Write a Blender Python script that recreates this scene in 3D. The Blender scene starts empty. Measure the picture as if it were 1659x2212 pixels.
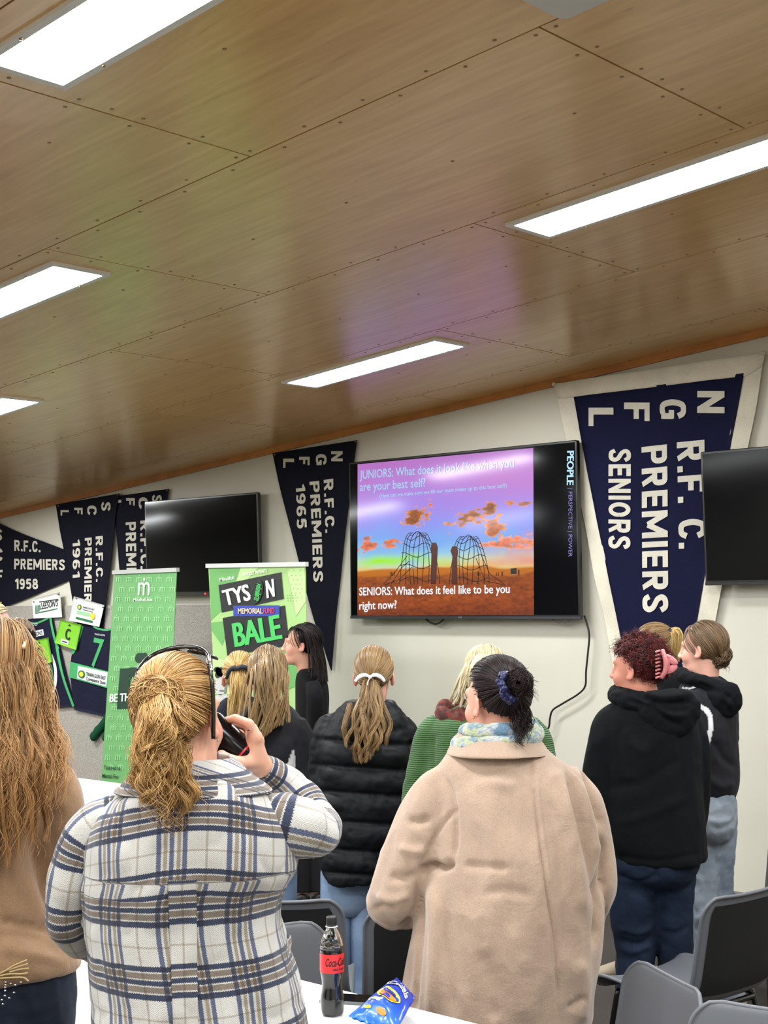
import bpy, math, random
import numpy as np
from mathutils import Vector, Matrix

random.seed(7)
RNG = np.random.default_rng(7)
SC = bpy.context.scene
COL = SC.collection
PI = math.pi

# ------------------------------------------------------------------ camera, world, exposure
CAM = np.array([0.0, 0.0, 1.8])
CR = np.array([0.7401009774, 0.6723864209, -0.0121261814])
CU = np.array([0.0488068852, -0.0357205928, 0.9981692878])
CF = np.array([-0.6707223205, 0.7393379067, 0.0592539325])
FPX, PCX, PCY = 3035.965, 829.5, 1106.0
cd = bpy.data.cameras.new('camera')
cam = bpy.data.objects.new('camera', cd)
COL.objects.link(cam)
cd.sensor_fit = 'VERTICAL'
cd.sensor_height = 36.0
cd.sensor_width = 27.0
cd.lens = 36.0 * FPX / 2212.0
cd.clip_start = 0.05
m4 = Matrix.Identity(4)
for i in range(3):
    m4[i][0], m4[i][1], m4[i][2], m4[i][3] = CR[i], CU[i], -CF[i], CAM[i]
cam.matrix_world = m4
SC.camera = cam
w = bpy.data.worlds.new('world')
SC.world = w
w.use_nodes = True
w.node_tree.nodes['Background'].inputs[0].default_value = (.9, .95, 1, 1)
w.node_tree.nodes['Background'].inputs[1].default_value = 0.02
SC.view_settings.view_transform = 'Standard'
SC.view_settings.look = 'None'
SC.view_settings.exposure = 0.0
SC.view_settings.gamma = 1.0
SC.view_settings.use_curve_mapping = False
LAMP = 76.0                      # radiance of the ceiling light diffusers
SC.cycles.max_bounces = 7
SC.cycles.diffuse_bounces = 5
SC.cycles.glossy_bounces = 4
SC.cycles.transmission_bounces = 6
SC.cycles.caustics_reflective = False
SC.cycles.caustics_refractive = False
SC.cycles.sample_clamp_indirect = 4.0

YW = 7.222                      # the wall with the screens
def ceil_z(x): return 3.5823 + 0.08698 * x

# ------------------------------------------------------------------ where a spot of the photo is
def ray(px, py): return CF + (px - PCX) / FPX * CR - (py - PCY) / FPX * CU
def at(px, py, d): return CAM + ray(px, py) * d
def on_y(px, py, y):
    q = ray(px, py); return CAM + q * (y / q[1])
def on_z(px, py, z):
    q = ray(px, py); return CAM + q * ((z - 1.8) / q[2])
def wall(off): return lambda px, py: on_y(px, py, YW - off)
def proj(P):
    q = np.asarray(P) - CAM
    d = q @ CF
    return np.stack([PCX + FPX * (q @ CR) / d, PCY - FPX * (q @ CU) / d], -1)

# ------------------------------------------------------------------ colours and materials
def lin(c): return tuple((v / 255 / 12.92) if v <= 10 else ((v / 255 + .055) / 1.055) ** 2.4 for v in c) + (1.0,)
MATS = {}
class NT:
    def __init__(s, name):
        s.m = bpy.data.materials.new(name); s.m.use_nodes = True
        s.t = s.m.node_tree; s.b = s.t.nodes['Principled BSDF']
    def n(s, kind, **kw):
        o = s.t.nodes.new(kind)
        for k, v in kw.items(): setattr(o, k, v)
        return o
    def l(s, a, b): s.t.links.new(a, b)
    def math(s, op, a, b=None, c=None):
        o = s.n('ShaderNodeMath', operation=op)
        for i, v in enumerate((a, b, c)):
            if v is None: continue
            if isinstance(v, (int, float)): o.inputs[i].default_value = v
            else: s.l(v, o.inputs[i])
        return o.outputs[0]
    def mix(s, f, a, b, mode='MIX'):
        o = s.n('ShaderNodeMix', data_type='RGBA', blend_type=mode)
        for i, v in ((0, f), (6, a), (7, b)):
            if isinstance(v, (int, float)): o.inputs[i].default_value = v
            elif isinstance(v, tuple): o.inputs[i].default_value = v
            else: s.l(v, o.inputs[i])
        return o.outputs[2]
    def ramp(s, f, stops, interp='LINEAR'):
        o = s.n('ShaderNodeValToRGB'); cr = o.color_ramp; cr.interpolation = interp
        while len(cr.elements) < len(stops): cr.elements.new(.5)
        for e, (p, c) in zip(cr.elements, stops): e.position = p; e.color = c
        s.l(f, o.inputs[0]); return o.outputs[0]
    def noise(s, scale, detail=3, vec=None, rough=.5, dist=0):
        o = s.n('ShaderNodeTexNoise'); o.inputs['Scale'].default_value = scale
        o.inputs['Detail'].default_value = detail; o.inputs['Roughness'].default_value = rough
        o.inputs['Distortion'].default_value = dist
        if vec is not None: s.l(vec, o.inputs['Vector'])
        return o.outputs[0]
    def coords(s, scale=(1, 1, 1), rot=(0, 0, 0)):
        tc = s.n('ShaderNodeTexCoord'); mp = s.n('ShaderNodeMapping')
        mp.inputs['Scale'].default_value = scale; mp.inputs['Rotation'].default_value = rot
        s.l(tc.outputs['Object'], mp.inputs[0]); return mp.outputs[0]
    def attr(s, name, out='Vector'):
        o = s.n('ShaderNodeAttribute', attribute_name=name); return o.outputs[out]
    def bump(s, h, strength=.3, dist=.002):
        o = s.n('ShaderNodeBump'); o.inputs['Strength'].default_value = strength
        o.inputs['Distance'].default_value = dist
        s.l(h, o.inputs['Height']); s.l(o.outputs[0], s.b.inputs['Normal'])
    def set(s, **kw):
        for k, v in kw.items():
            k = k.replace('_', ' ')
            if isinstance(v, (int, float, tuple)): s.b.inputs[k].default_value = v
            else: s.l(v, s.b.inputs[k])
        return s

def mat(name, col, rough=.6, metal=0., spec=.5, coat=0., bump=None, var=None, sheen=0., emit=0., trans=0., ior=1.45):
    if name in MATS: return MATS[name]
    a = NT(name); c = lin(col)
    a.set(Base_Color=c, Roughness=rough, Metallic=metal, IOR=ior)
    a.b.inputs['Specular IOR Level'].default_value = spec
    if coat: a.set(Coat_Weight=coat, Coat_Roughness=.08)
    if sheen: a.set(Sheen_Weight=sheen, Sheen_Roughness=.5)
    if trans: a.set(Transmission_Weight=trans)
    if emit: a.set(Emission_Color=c, Emission_Strength=emit)
    if var:
        n = a.noise(var[0], 4, a.coords())
        d = tuple(v * (1 - var[1]) for v in c[:3]) + (1,); u = tuple(min(1, v * (1 + var[1])) for v in c[:3]) + (1,)
        a.set(Base_Color=a.ramp(n, [(.3, d), (.7, u)]))
    if bump: a.bump(a.noise(bump[0], 3, a.coords()), bump[1], bump[2])
    MATS[name] = a.m
    return a.m

# ------------------------------------------------------------------ objects
ORG = {}
def tag(o, label=None, cat=None, group=None, kind=None):
    for k, v in (('label', label), ('category', cat), ('group', group), ('kind', kind)):
        if v: o[k] = v
    return o
def thing(name, label, cat, loc=(0, 0, 0), group=None):
    o = bpy.data.objects.new(name, None); COL.objects.link(o)
    o.empty_display_size = .1; o.location = loc
    ORG[o.name] = np.array(loc, float)
    return tag(o, label, cat, group)
def fill(me, V, F):
    """V (N,3); F a list of index arrays, each (M,k)."""
    V = np.asarray(V, np.float32); F = [np.asarray(f, np.int32) for f in F if len(f)]
    me.vertices.add(len(V)); me.vertices.foreach_set('co', V.ravel())
    li = np.concatenate([f.ravel() for f in F]); tot = np.concatenate([np.full(len(f), f.shape[1], np.int32) for f in F])
    st = np.concatenate([[0], np.cumsum(tot)[:-1]]).astype(np.int32)
    me.loops.add(len(li)); me.loops.foreach_set('vertex_index', li)
    me.polygons.add(len(tot)); me.polygons.foreach_set('loop_start', st)
    me.update(calc_edges=True)
def put(name, V, F, m, parent=None, loc=None, smooth=True, attrs=None, label=None, kind=None, midx=None, obj=None):
    V = np.asarray(V, float)
    org = ORG[parent.name] if parent is not None else (np.array(loc, float) if loc is not None else np.zeros(3))
    if obj is None:
        me = bpy.data.meshes.new(name); o = bpy.data.objects.new(name, me); COL.objects.link(o)
        ORG[o.name] = org
        if parent is not None: o.parent = parent
        else: o.location = org
    else:
        o = obj; me = o.data; org = ORG[o.name]
    if isinstance(F, np.ndarray): F = [F]
    elif len(F) and not isinstance(F[0], np.ndarray):
        by = {}
        for f in F: by.setdefault(len(f), []).append(f)
        F = [np.array(v) for v in by.values()]
    fill(me, V - org, F)
    for k, v in (attrs or {}).items():
        v = np.asarray(v, np.float32)
        ty = 'FLOAT' if v.ndim == 1 else ('FLOAT_VECTOR' if v.shape[1] == 3 else 'FLOAT_COLOR')
        a = me.attributes.new(k, ty, 'POINT')
        a.data.foreach_set('value' if ty == 'FLOAT' else ('vector' if ty == 'FLOAT_VECTOR' else 'color'), v.ravel())
    for mm in (m if isinstance(m, (list, tuple)) else [m]): me.materials.append(mm)
    if midx is not None: me.polygons.foreach_set('material_index', np.asarray(midx, np.int32))
    me.polygons.foreach_set('use_smooth', np.full(len(me.polygons), bool(smooth)))
    me.update()
    if label: o['label'] = label
    if kind: o['kind'] = kind
    return o
def join(parts):
    """[(V, [F..])] -> V, [F..]"""
    VV, FF, n = [], [], 0
    for V, F in parts:
        VV.append(np.asarray(V, float))
        for f in ([F] if isinstance(F, np.ndarray) else F): FF.append(np.asarray(f) + n)
        n += len(V)
    return np.concatenate(VV), FF
def box(lo, hi, bev=0.0):
    lo, hi = np.array(lo, float), np.array(hi, float)
    if bev <= 0:
        V = np.array([[x, y, z] for x in (lo[0], hi[0]) for y in (lo[1], hi[1]) for z in (lo[2], hi[2])])
        return V, [np.array([[0, 1, 3, 2], [4, 6, 7, 5], [0, 4, 5, 1], [2, 3, 7, 6], [0, 2, 6, 4], [1, 5, 7, 3]])]
    # rounded in the plan x/z outline and softened front/back
    V = []; c = (lo + hi) / 2; h = (hi - lo) / 2; b = min(bev, h.min() * .9)
    out = []
    for sx, sz, a0 in ((1, 1, 0), (-1, 1, 90), (-1, -1, 180), (1, -1, 270)):
        for k in range(5):
            a = math.radians(a0 + k * 22.5)
            out.append((sx * (h[0] - b) + b * math.cos(a), sz * (h[2] - b) + b * math.sin(a)))
    n = len(out)
    for yy, ins in ((-h[1], b * .35), (-h[1] + b * .35, 0), (h[1] - b * .35, 0), (h[1], b * .35)):
        for x, z in out:
            V.append(c + [x - math.copysign(ins, x), yy, z - math.copysign(ins, z)])
    Q = [[r * n + i, r * n + (i + 1) % n, (r + 1) * n + (i + 1) % n, (r + 1) * n + i] for r in range(3) for i in range(n)]
    return np.array(V), [np.array(Q), np.array([list(range(n))[::-1]]), np.array([[3 * n + i for i in range(n)]])]
def hexa(P):
    """8 corners: 4 of one face in order, then the 4 opposite."""
    return np.array(P, float), [np.array([[0, 1, 2, 3], [7, 6, 5, 4], [0, 4, 5, 1], [1, 5, 6, 2], [2, 6, 7, 3], [3, 7, 4, 0]])]
def slab(P, n, t):
    P = [np.array(p, float) for p in P]; n = np.array(n, float)
    return hexa([p for p in P] + [p + n * t for p in P])
def crs(K, n):
    """Catmull-Rom through K (k,dim), n samples."""
    K = np.asarray(K, float); k = len(K)
    E = np.vstack([2 * K[0] - K[1], K, 2 * K[-1] - K[-2]])
    u = np.linspace(0, k - 1 - 1e-9, n); i = u.astype(int); t = (u - i)[:, None]
    p0, p1, p2, p3 = E[i], E[i + 1], E[i + 2], E[i + 3]
    return .5 * (2 * p1 + (p2 - p0) * t + (2 * p0 - 5 * p1 + 4 * p2 - p3) * t ** 2 + (3 * p1 - p0 - 3 * p2 + p3) * t ** 3)
def nz(v): return v / np.maximum(np.linalg.norm(v, axis=-1, keepdims=True), 1e-12)
def grid_faces(n, m, closed=True):
    mm = m if closed else m - 1
    i, j = np.meshgrid(np.arange(n - 1), np.arange(mm), indexing='ij'); i = i.ravel(); j = j.ravel(); k = (j + 1) % m
    return np.stack([i * m + j, (i + 1) * m + j, (i + 1) * m + k, i * m + k], 1)
def loft(R, cap=True):
    n, m, _ = R.shape
    V = R.reshape(-1, 3); F = [grid_faces(n, m)]
    if cap:
        V = np.vstack([V, R[0].mean(0), R[-1].mean(0)]); j = np.arange(m); k = (j + 1) % m
        F.append(np.stack([np.full(m, n * m), j, k], 1)); F.append(np.stack([np.full(m, n * m + 1), (n - 1) * m + k, (n - 1) * m + j], 1))
    return V, F
def frames(P):
    T = nz(np.gradient(P, axis=0)); N = np.zeros_like(P)
    ref = np.array([0, 0, 1.]) if abs(T[0][2]) < .9 else np.array([1., 0, 0])
    v = nz(np.cross(np.cross(T[0], ref), T[0]))
    for i in range(len(P)):
        v = nz(v - T[i] * (v @ T[i])); N[i] = v
    return T, N, np.cross(T, N)
def tube(P, r, seg=16, flat=1.0, cap=True):
    """P (n,3), r (n,)"""
    T, N, B = frames(P); a = np.arange(seg) / seg * 2 * PI
    R = P[:, None] + np.asarray(r)[:, None, None] * (np.cos(a)[None, :, None] * N[:, None] + flat * np.sin(a)[None, :, None] * B[:, None])
    return loft(R, cap)
def rod(pts, r, seg=8, n=None, smooth=True):
    P = np.array(pts, float)
    if smooth and len(P) > 2: P = crs(P, n or 6 * len(P))
    return tube(P, np.full(len(P), r), seg)
def lathe(prof, seg=32, c=(0, 0, 0)):
    """prof [(r,z)]"""
    a = np.arange(seg) / seg * 2 * PI
    R = np.stack([np.stack([r * np.cos(a), r * np.sin(a), np.full(seg, z)], -1) for r, z in prof]) + np.array(c)
    return loft(R)
def normals(V, F):
    N = np.zeros_like(V)
    for f in F:
        g = np.cross(V[f[:, 2]] - V[f[:, 0]], V[f[:, -1]] - V[f[:, 1]]) if f.shape[1] == 4 else np.cross(V[f[:, 1]] - V[f[:, 0]], V[f[:, 2]] - V[f[:, 0]])
        for c in range(f.shape[1]):
            for k in range(3): N[:, k] += np.bincount(f[:, c], g[:, k], len(V))
    return nz(N)
def vnoise(P, seed=0):
    P = np.asarray(P, float); i = np.floor(P).astype(np.int64); f = P - i; u = f * f * f * (f * (f * 6 - 15) + 10)
    def h(x, y, z):
        n = (x * 374761393 + y * 668265263 + z * 1440662683 + seed * 974711) & 0xffffffff
        n = ((n ^ (n >> 13)) * 1274126177) & 0xffffffff
        return ((n ^ (n >> 16)) & 0xffff) / 32767.5 - 1
    r = 0
    for a in (0, 1):
        for b in (0, 1):
            for c in (0, 1):
                wgt = (u[:, 0] if a else 1 - u[:, 0]) * (u[:, 1] if b else 1 - u[:, 1]) * (u[:, 2] if c else 1 - u[:, 2])
                r = r + wgt * h(i[:, 0] + a, i[:, 1] + b, i[:, 2] + c)
    return r
def fbm(P, seed=0, o=3):
    return sum(vnoise(P * 2 ** k, seed + k) * .5 ** k for k in range(o))
def remesh(parts, vox, it=4):
    V, F = join(parts)
    me = bpy.data.meshes.new('tmp'); fill(me, V, F); o = bpy.data.objects.new('tmp', me); COL.objects.link(o)
    md = o.modifiers.new('r', 'REMESH'); md.mode = 'VOXEL'; md.voxel_size = vox
    dg = bpy.context.evaluated_depsgraph_get(); dg.update()
    e = o.evaluated_get(dg).to_mesh()
    V = np.empty(len(e.vertices) * 3, np.float32); e.vertices.foreach_get('co', V); V = V.reshape(-1, 3).astype(float)
    li = np.empty(len(e.loops), np.int32); e.loops.foreach_get('vertex_index', li)
    tot = np.empty(len(e.polygons), np.int32); e.polygons.foreach_get('loop_total', tot)
    st = np.concatenate([[0], np.cumsum(tot)[:-1]])
    F = []
    for k in (3, 4):
        s = st[tot == k]
        if len(s): F.append(li[s[:, None] + np.arange(k)])
    o.evaluated_get(dg).to_mesh_clear(); bpy.data.objects.remove(o); bpy.data.meshes.remove(me)
    return smooth_v(V, F, it), F
def smooth_v(V, F, it, w=.5):
    e = np.concatenate([np.stack([f[:, i], f[:, (i + 1) % f.shape[1]]], 1) for f in F for i in range(f.shape[1])])
    e = np.concatenate([e, e[:, ::-1]]); cnt = np.maximum(np.bincount(e[:, 0], minlength=len(V)), 1)
    for _ in range(it):
        A = np.stack([np.bincount(e[:, 0], V[e[:, 1], k], len(V)) for k in range(3)], 1) / cnt[:, None]
        V = V + (A - V) * w
    return V
def poly_dist(q, pl):
    """pixel distance to a polyline and place along it (0..1)"""
    pl = np.array(pl, float); best = np.full(len(q), 1e9); tt = np.zeros(len(q)); L = np.linalg.norm(np.diff(pl, axis=0), axis=1); cum = np.concatenate([[0], np.cumsum(L)]); tot = cum[-1]
    for i in range(len(pl) - 1):
        a, b = pl[i], pl[i + 1]; ab = b - a
        t = np.clip(((q - a) @ ab) / max(ab @ ab, 1e-9), 0, 1); d = np.linalg.norm(q - a - t[:, None] * ab, axis=1)
        m = d < best; best[m] = d[m]; tt[m] = (cum[i] + t[m] * L[i]) / tot
    return best, tt
def sculpt(V, F, lines, back=False):
    """folds and seams: lines [(polyline in photo pixels, width px, amount m)]"""
    N = normals(V, F); fac = np.clip((N * nz(CAM - V)).sum(1) * 3, 0, 1); q = proj(V); D = np.zeros(len(V))
    for pl, wd, am in lines:
        pl = crs(pl, 12 * len(pl)) if len(pl) > 2 else np.array(pl, float)
        lo, hi = pl.min(0) - 3 * wd, pl.max(0) + 3 * wd
        s = np.where((q[:, 0] > lo[0]) & (q[:, 0] < hi[0]) & (q[:, 1] > lo[1]) & (q[:, 1] < hi[1]) & (fac > 0))[0]
        if not len(s): continue
        d, t = poly_dist(q[s], pl)
        fade = np.clip(np.minimum(t, 1 - t) * 6 + .15, 0, 1)
        D[s] += am * np.exp(-(d / wd) ** 2) * fade * fac[s]
    return V + N * D[:, None]
def ruffle(V, F, amp, sc, seed=0, ridge=False):
    n = fbm(V * np.array(sc), seed, 2)
    if ridge: n = 1 - 2 * np.abs(n)
    return V + normals(V, F) * (amp * n)[:, None]

# ------------------------------------------------------------------ lettering: a line of text fitted to three corners
def glyphs(s, bold=0.0, shear=0.0, res=3, space=1.0):
    cu = bpy.data.curves.new('t', 'FONT'); cu.body = s; cu.offset = bold; cu.shear = shear; cu.resolution_u = res; cu.fill_mode = 'FRONT'; cu.space_character = space
    o = bpy.data.objects.new('t', cu); COL.objects.link(o)
    dg = bpy.context.evaluated_depsgraph_get(); dg.update()
    e = o.evaluated_get(dg).to_mesh()
    V = np.array([v.co[:] for v in e.vertices]); F = [tuple(p.vertices) for p in e.polygons]
    o.evaluated_get(dg).to_mesh_clear(); bpy.data.objects.remove(o); bpy.data.curves.remove(cu)
    lo, hi = V.min(0), V.max(0)
    return (V[:, :2] - lo[:2]) / np.maximum(hi[:2] - lo[:2], 1e-6), F
BLK = {}
def _blk():
    arc = lambda *p: ('c', p)
    C = [(.56, .70), (.47, .87), (.32, .905), (.17, .83), (.10, .5), (.17, .17), (.32, .095), (.47, .13), (.56, .30)]
    bowl = lambda y0, y1, x=.34: arc((x, y1), (.46, y1 - .01), (.53, (y0 + y1) / 2 + .1), (.53, (y0 + y1) / 2 - .1), (.46, y0 + .01), (x, y0))
    v = ((.1, 0), (.1, 1)); ring = lambda x, y, a, b: arc(*[(x + a * math.cos(t), y + b * math.sin(t)) for t in np.linspace(0, 2 * PI, 14)])
    BLK.update({'P': (.64, [v, ((.1, .9), (.35, .9)), ((.1, .47), (.35, .47)), bowl(.47, .9)]), 'R': (.68, [v, ((.1, .9), (.35, .9)), ((.1, .5), (.35, .5)), bowl(.5, .9), ((.30, .5), (.56, 0))]),
        'E': (.58, [v, ((.1, .9), (.58, .9)), ((.1, .5), (.54, .5)), ((.1, .1), (.58, .1))]), 'F': (.56, [v, ((.1, .9), (.56, .9)), ((.1, .48), (.5, .48))]), 'L': (.54, [v, ((.1, .1), (.54, .1))]),
        'M': (.94, [v, ((.84, 0), (.84, 1)), ((.12, .97), (.47, .22)), ((.82, .97), (.47, .22))]), 'N': (.70, [v, ((.6, 0), (.6, 1)), ((.1, .96), (.6, .04))]), 'I': (.2, [v]), '.': (.2, [((.1, 0), (.1, .2))]), ' ': (.3, []),
        'C': (.64, [arc(*C)]), 'G': (.66, [arc(*C[:-1]), ((.56, .06), (.56, .5)), ((.36, .45), (.64, .45))]), 'O': (.72, [ring(.36, .5, .26, .4)]),
        'S': (.62, [arc((.55, .72), (.46, .87), (.31, .905), (.15, .85), (.105, .73), (.18, .59), (.31, .51), (.45, .42), (.52, .28), (.46, .14), (.31, .095), (.15, .13), (.07, .28))]),
        '1': (.42, [((.32, 0), (.32, 1)), ((.04, .74), (.32, .93))]), '9': (.62, [ring(.31, .68, .21, .22), arc((.52, .68), (.51, .42), (.42, .16), (.26, .09), (.1, .16))]), '6': (.62, [ring(.31, .32, .21, .22), arc((.10, .32), (.11, .58), (.2, .84), (.36, .91), (.52, .84))]),
        '5': (.6, [((.12, .9), (.55, .9)), ((.14, .92), (.12, .48)), arc((.12, .52), (.3, .6), (.45, .54), (.51, .36), (.45, .16), (.28, .09), (.07, .18))]), '8': (.62, [ring(.31, .72, .18, .18), ring(.31, .3, .21, .2)])})
def glyphs_block(s, t=.2):
    if not BLK: _blk()
    VV, FF, x = [], [], 0.
    for ch in s:
        w_, st = BLK[ch]
        for q in st:
            P = crs(np.array(q[1]), 5 * len(q[1])) if q[0] == 'c' else np.array(q, float)
            T = nz(np.gradient(P, axis=0)); N = np.stack([-T[:, 1], T[:, 0]], 1) * t / 2; b = sum(len(v) for v in VV); n = len(P)
            VV.append(np.concatenate([P + N, P - N]) + [x, 0]); FF += [(b + i, b + i + 1, b + n + i + 1, b + n + i) for i in range(n - 1)]
        x += w_ + .13
    V = np.concatenate(VV); V[:, 1] = np.clip(V[:, 1], 0, 1); lo, hi = V.min(0), V.max(0)
    return (V - lo) / (hi - lo), FF
def block(s, p0, p1, p2, to3, wave):
    uv, F = glyphs_block(s); A, B, C = to3(*p0), to3(*p1), to3(*p2); V = A + uv[:, :1] * (B - A) + (1 - uv[:, 1:2]) * (C - A)
    return wave(V) - np.array([0, 1e-5, 0]) * (np.arange(len(V)) % 7)[:, None], tri(F)
def tri(F):
    return np.array([[f[0], f[i], f[i + 1]] for f in F for i in range(1, len(f) - 1)])
def text_mesh(s, p0, p1, p2, to3, bold=0.0, shear=0.0, wave=None, space=1.0):
    uv, F = glyphs(s, min(bold, .01), shear, space=space)
    if bold > .015:                                                # heavier strokes: the glyphs laid side by side
        e = (bold - .01) * 1.1 / max(.6, .62 * len(s)); n = len(uv)
        uv = np.concatenate([uv * [1 - 2 * e, 1] + [k * e, 0] for k in (0, 1, 2)]); F = [tuple(i + k * n for i in f) for k in range(3) for f in F]
    A, B, C = to3(*p0), to3(*p1), to3(*p2)
    V = A + uv[:, :1] * (B - A) + (1 - uv[:, 1:2]) * (C - A)
    if bold > .015:
        nn = nz(np.cross(B - A, C - A)); nn = nn if nn @ (CAM - A) > 0 else -nn
        V = V + nn * (np.repeat([0, 1, 2], n) * .0003)[:, None]
    if wave is not None: V = wave(V)
    return V, tri(F)
def text(name, lines, to3, m, parent, bold=0.0, shear=0.0, wave=None, label=None, space=1.0):
    V, F = join([text_mesh(s, a, b, c, to3, bold, shear, wave, space) for s, a, b, c in lines])
    return put(name, V, F, m, parent, smooth=False, label=label)
def shape(name, polys, to3, m, parent, wave=None, label=None, kind=None):
    """flat printed shapes: polygons in photo pixels"""
    parts = []
    for pl in polys:
        V = np.array([to3(*p) for p in pl])
        if wave is not None: V = wave(V)
        parts.append((V, np.array([list(range(len(pl)))[::-1]])))
    V, F = join(parts)
    return put(name, V, F, m, parent, smooth=False, label=label, kind=kind)
def ell(cx, cy, a, b, rot=0, n=24):
    c, s = math.cos(math.radians(rot)), math.sin(math.radians(rot))
    return [(cx + a * math.cos(t) * c - b * math.sin(t) * s, cy + a * math.cos(t) * s + b * math.sin(t) * c) for t in np.arange(n) / n * 2 * PI]
def band(pl, wd):
    """a polyline thickened into quads"""
    pl = np.array(pl, float); T = nz(np.gradient(pl, axis=0)); N = np.stack([-T[:, 1], T[:, 0]], 1) * wd / 2
    return [[tuple(pl[i] + N[i]), tuple(pl[i + 1] + N[i + 1]), tuple(pl[i + 1] - N[i + 1]), tuple(pl[i] - N[i])] for i in range(len(pl) - 1)]
# ------------------------------------------------------------------ the room
X0, X1, Y0 = -13.4, 4.2, -3.2
def wall_mat():
    a = NT('painted plasterboard'); n = a.noise(1.3, 4, a.coords())
    a.set(Base_Color=a.ramp(n, [(.35, lin((200, 196, 182))), (.7, lin((207, 204, 191)))]), Roughness=.55)
    a.b.inputs['Specular IOR Level'].default_value = .3
    a.bump(a.noise(220, 3, a.coords()), .12, .001); return a.m
M_WALL = wall_mat()
def carpet_mat():
    a = NT('carpet'); v = a.coords((1, 1, 1)); n = a.noise(260, 2, v); n2 = a.noise(9, 4, a.coords((1, 6, 1)))
    c = a.mix(a.math('MULTIPLY', n2, .8), a.ramp(n, [(.3, lin((38, 34, 32))), (.7, lin((72, 64, 58)))]), lin((52, 45, 42)))
    a.set(Base_Color=c, Roughness=.95); a.bump(n, .8, .006); return a.m
def ply_mat():
    a = NT('varnished plywood'); p = a.attr('pnl')                     # per-panel offset
    tc = a.n('ShaderNodeTexCoord'); ad = a.n('ShaderNodeVectorMath', operation='ADD'); a.l(tc.outputs['Object'], ad.inputs[0]); a.l(p, ad.inputs[1])
    mp = a.n('ShaderNodeMapping'); mp.inputs['Scale'].default_value = (1.1, 7.5, 1); mp.inputs['Rotation'].default_value = (0, 0, .06); a.l(ad.outputs[0], mp.inputs[0])
    big = a.noise(.9, 4, mp.outputs[0], .55, 2.4)
    wv = a.n('ShaderNodeTexWave', wave_type='BANDS', bands_direction='Y'); wv.inputs['Scale'].default_value = .9; wv.inputs['Distortion'].default_value = 9; wv.inputs['Detail'].default_value = 3; wv.inputs['Detail Scale'].default_value = 1.1
    a.l(mp.outputs[0], wv.inputs['Vector'])
    mp2 = a.n('ShaderNodeMapping'); mp2.inputs['Scale'].default_value = (6, 160, 1); a.l(ad.outputs[0], mp2.inputs[0])
    fine = a.noise(1.5, 3, mp2.outputs[0])
    c = a.ramp(big, [(.28, lin((200, 157, 92))), (.5, lin((216, 174, 108))), (.72, lin((226, 187, 124)))])
    c = a.mix(a.math('MULTIPLY', wv.outputs['Fac'], .22), c, lin((190, 138, 82)))
    c = a.mix(a.math('MULTIPLY', fine, .26), c, lin((184, 136, 84)))
    kn = a.noise(1.6, 2, mp.outputs[0], .5, 3.5)
    c = a.mix(a.ramp(kn, [(.70, (0, 0, 0, 1)), (.8, (.45, .45, .45, 1))]), c, lin((156, 106, 60)))
    a.set(Base_Color=c, Roughness=.3, Coat_Weight=.55, Coat_Roughness=.21); a.b.inputs['Specular IOR Level'].default_value = .4
    a.bump(fine, .05, .001); return a.m
M_PLY = ply_mat()
M_GAP = mat('dark joint', (34, 24, 15), .9)
M_WHITE = mat('white powder coat', (226, 226, 222), .4)
M_STEEL = mat('screw steel', (150, 128, 98), .35, metal=.9)
def struct(name, V, F, m, **k): return put(name, V, F, m, kind='structure', **k)
struct('floor', *box((X0, Y0, -.1), (X1, YW, 0)), carpet_mat(), smooth=False)
def gable(y, t):        # a wall across the slope of the ceiling
    return hexa([(X0, y, -.1), (X1, y, -.1), (X1, y, ceil_z(X1) + .1), (X0, y, ceil_z(X0) + .1), (X0, y + t, -.1), (X1, y + t, -.1), (X1, y + t, ceil_z(X1) + .1), (X0, y + t, ceil_z(X0) + .1)])
struct('wall_far', *gable(YW, .15), M_WALL, smooth=False)
struct('wall_near', *gable(Y0 - .15, .15), M_WALL, smooth=False)
struct('wall_left', *box((X0 - .15, Y0, -.1), (X0, YW, ceil_z(X0) + .1)), M_WALL, smooth=False)
struct('wall_right', *box((X1, Y0, -.1), (X1 + .15, YW, ceil_z(X1) + .1)), M_WALL, smooth=False)
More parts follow.
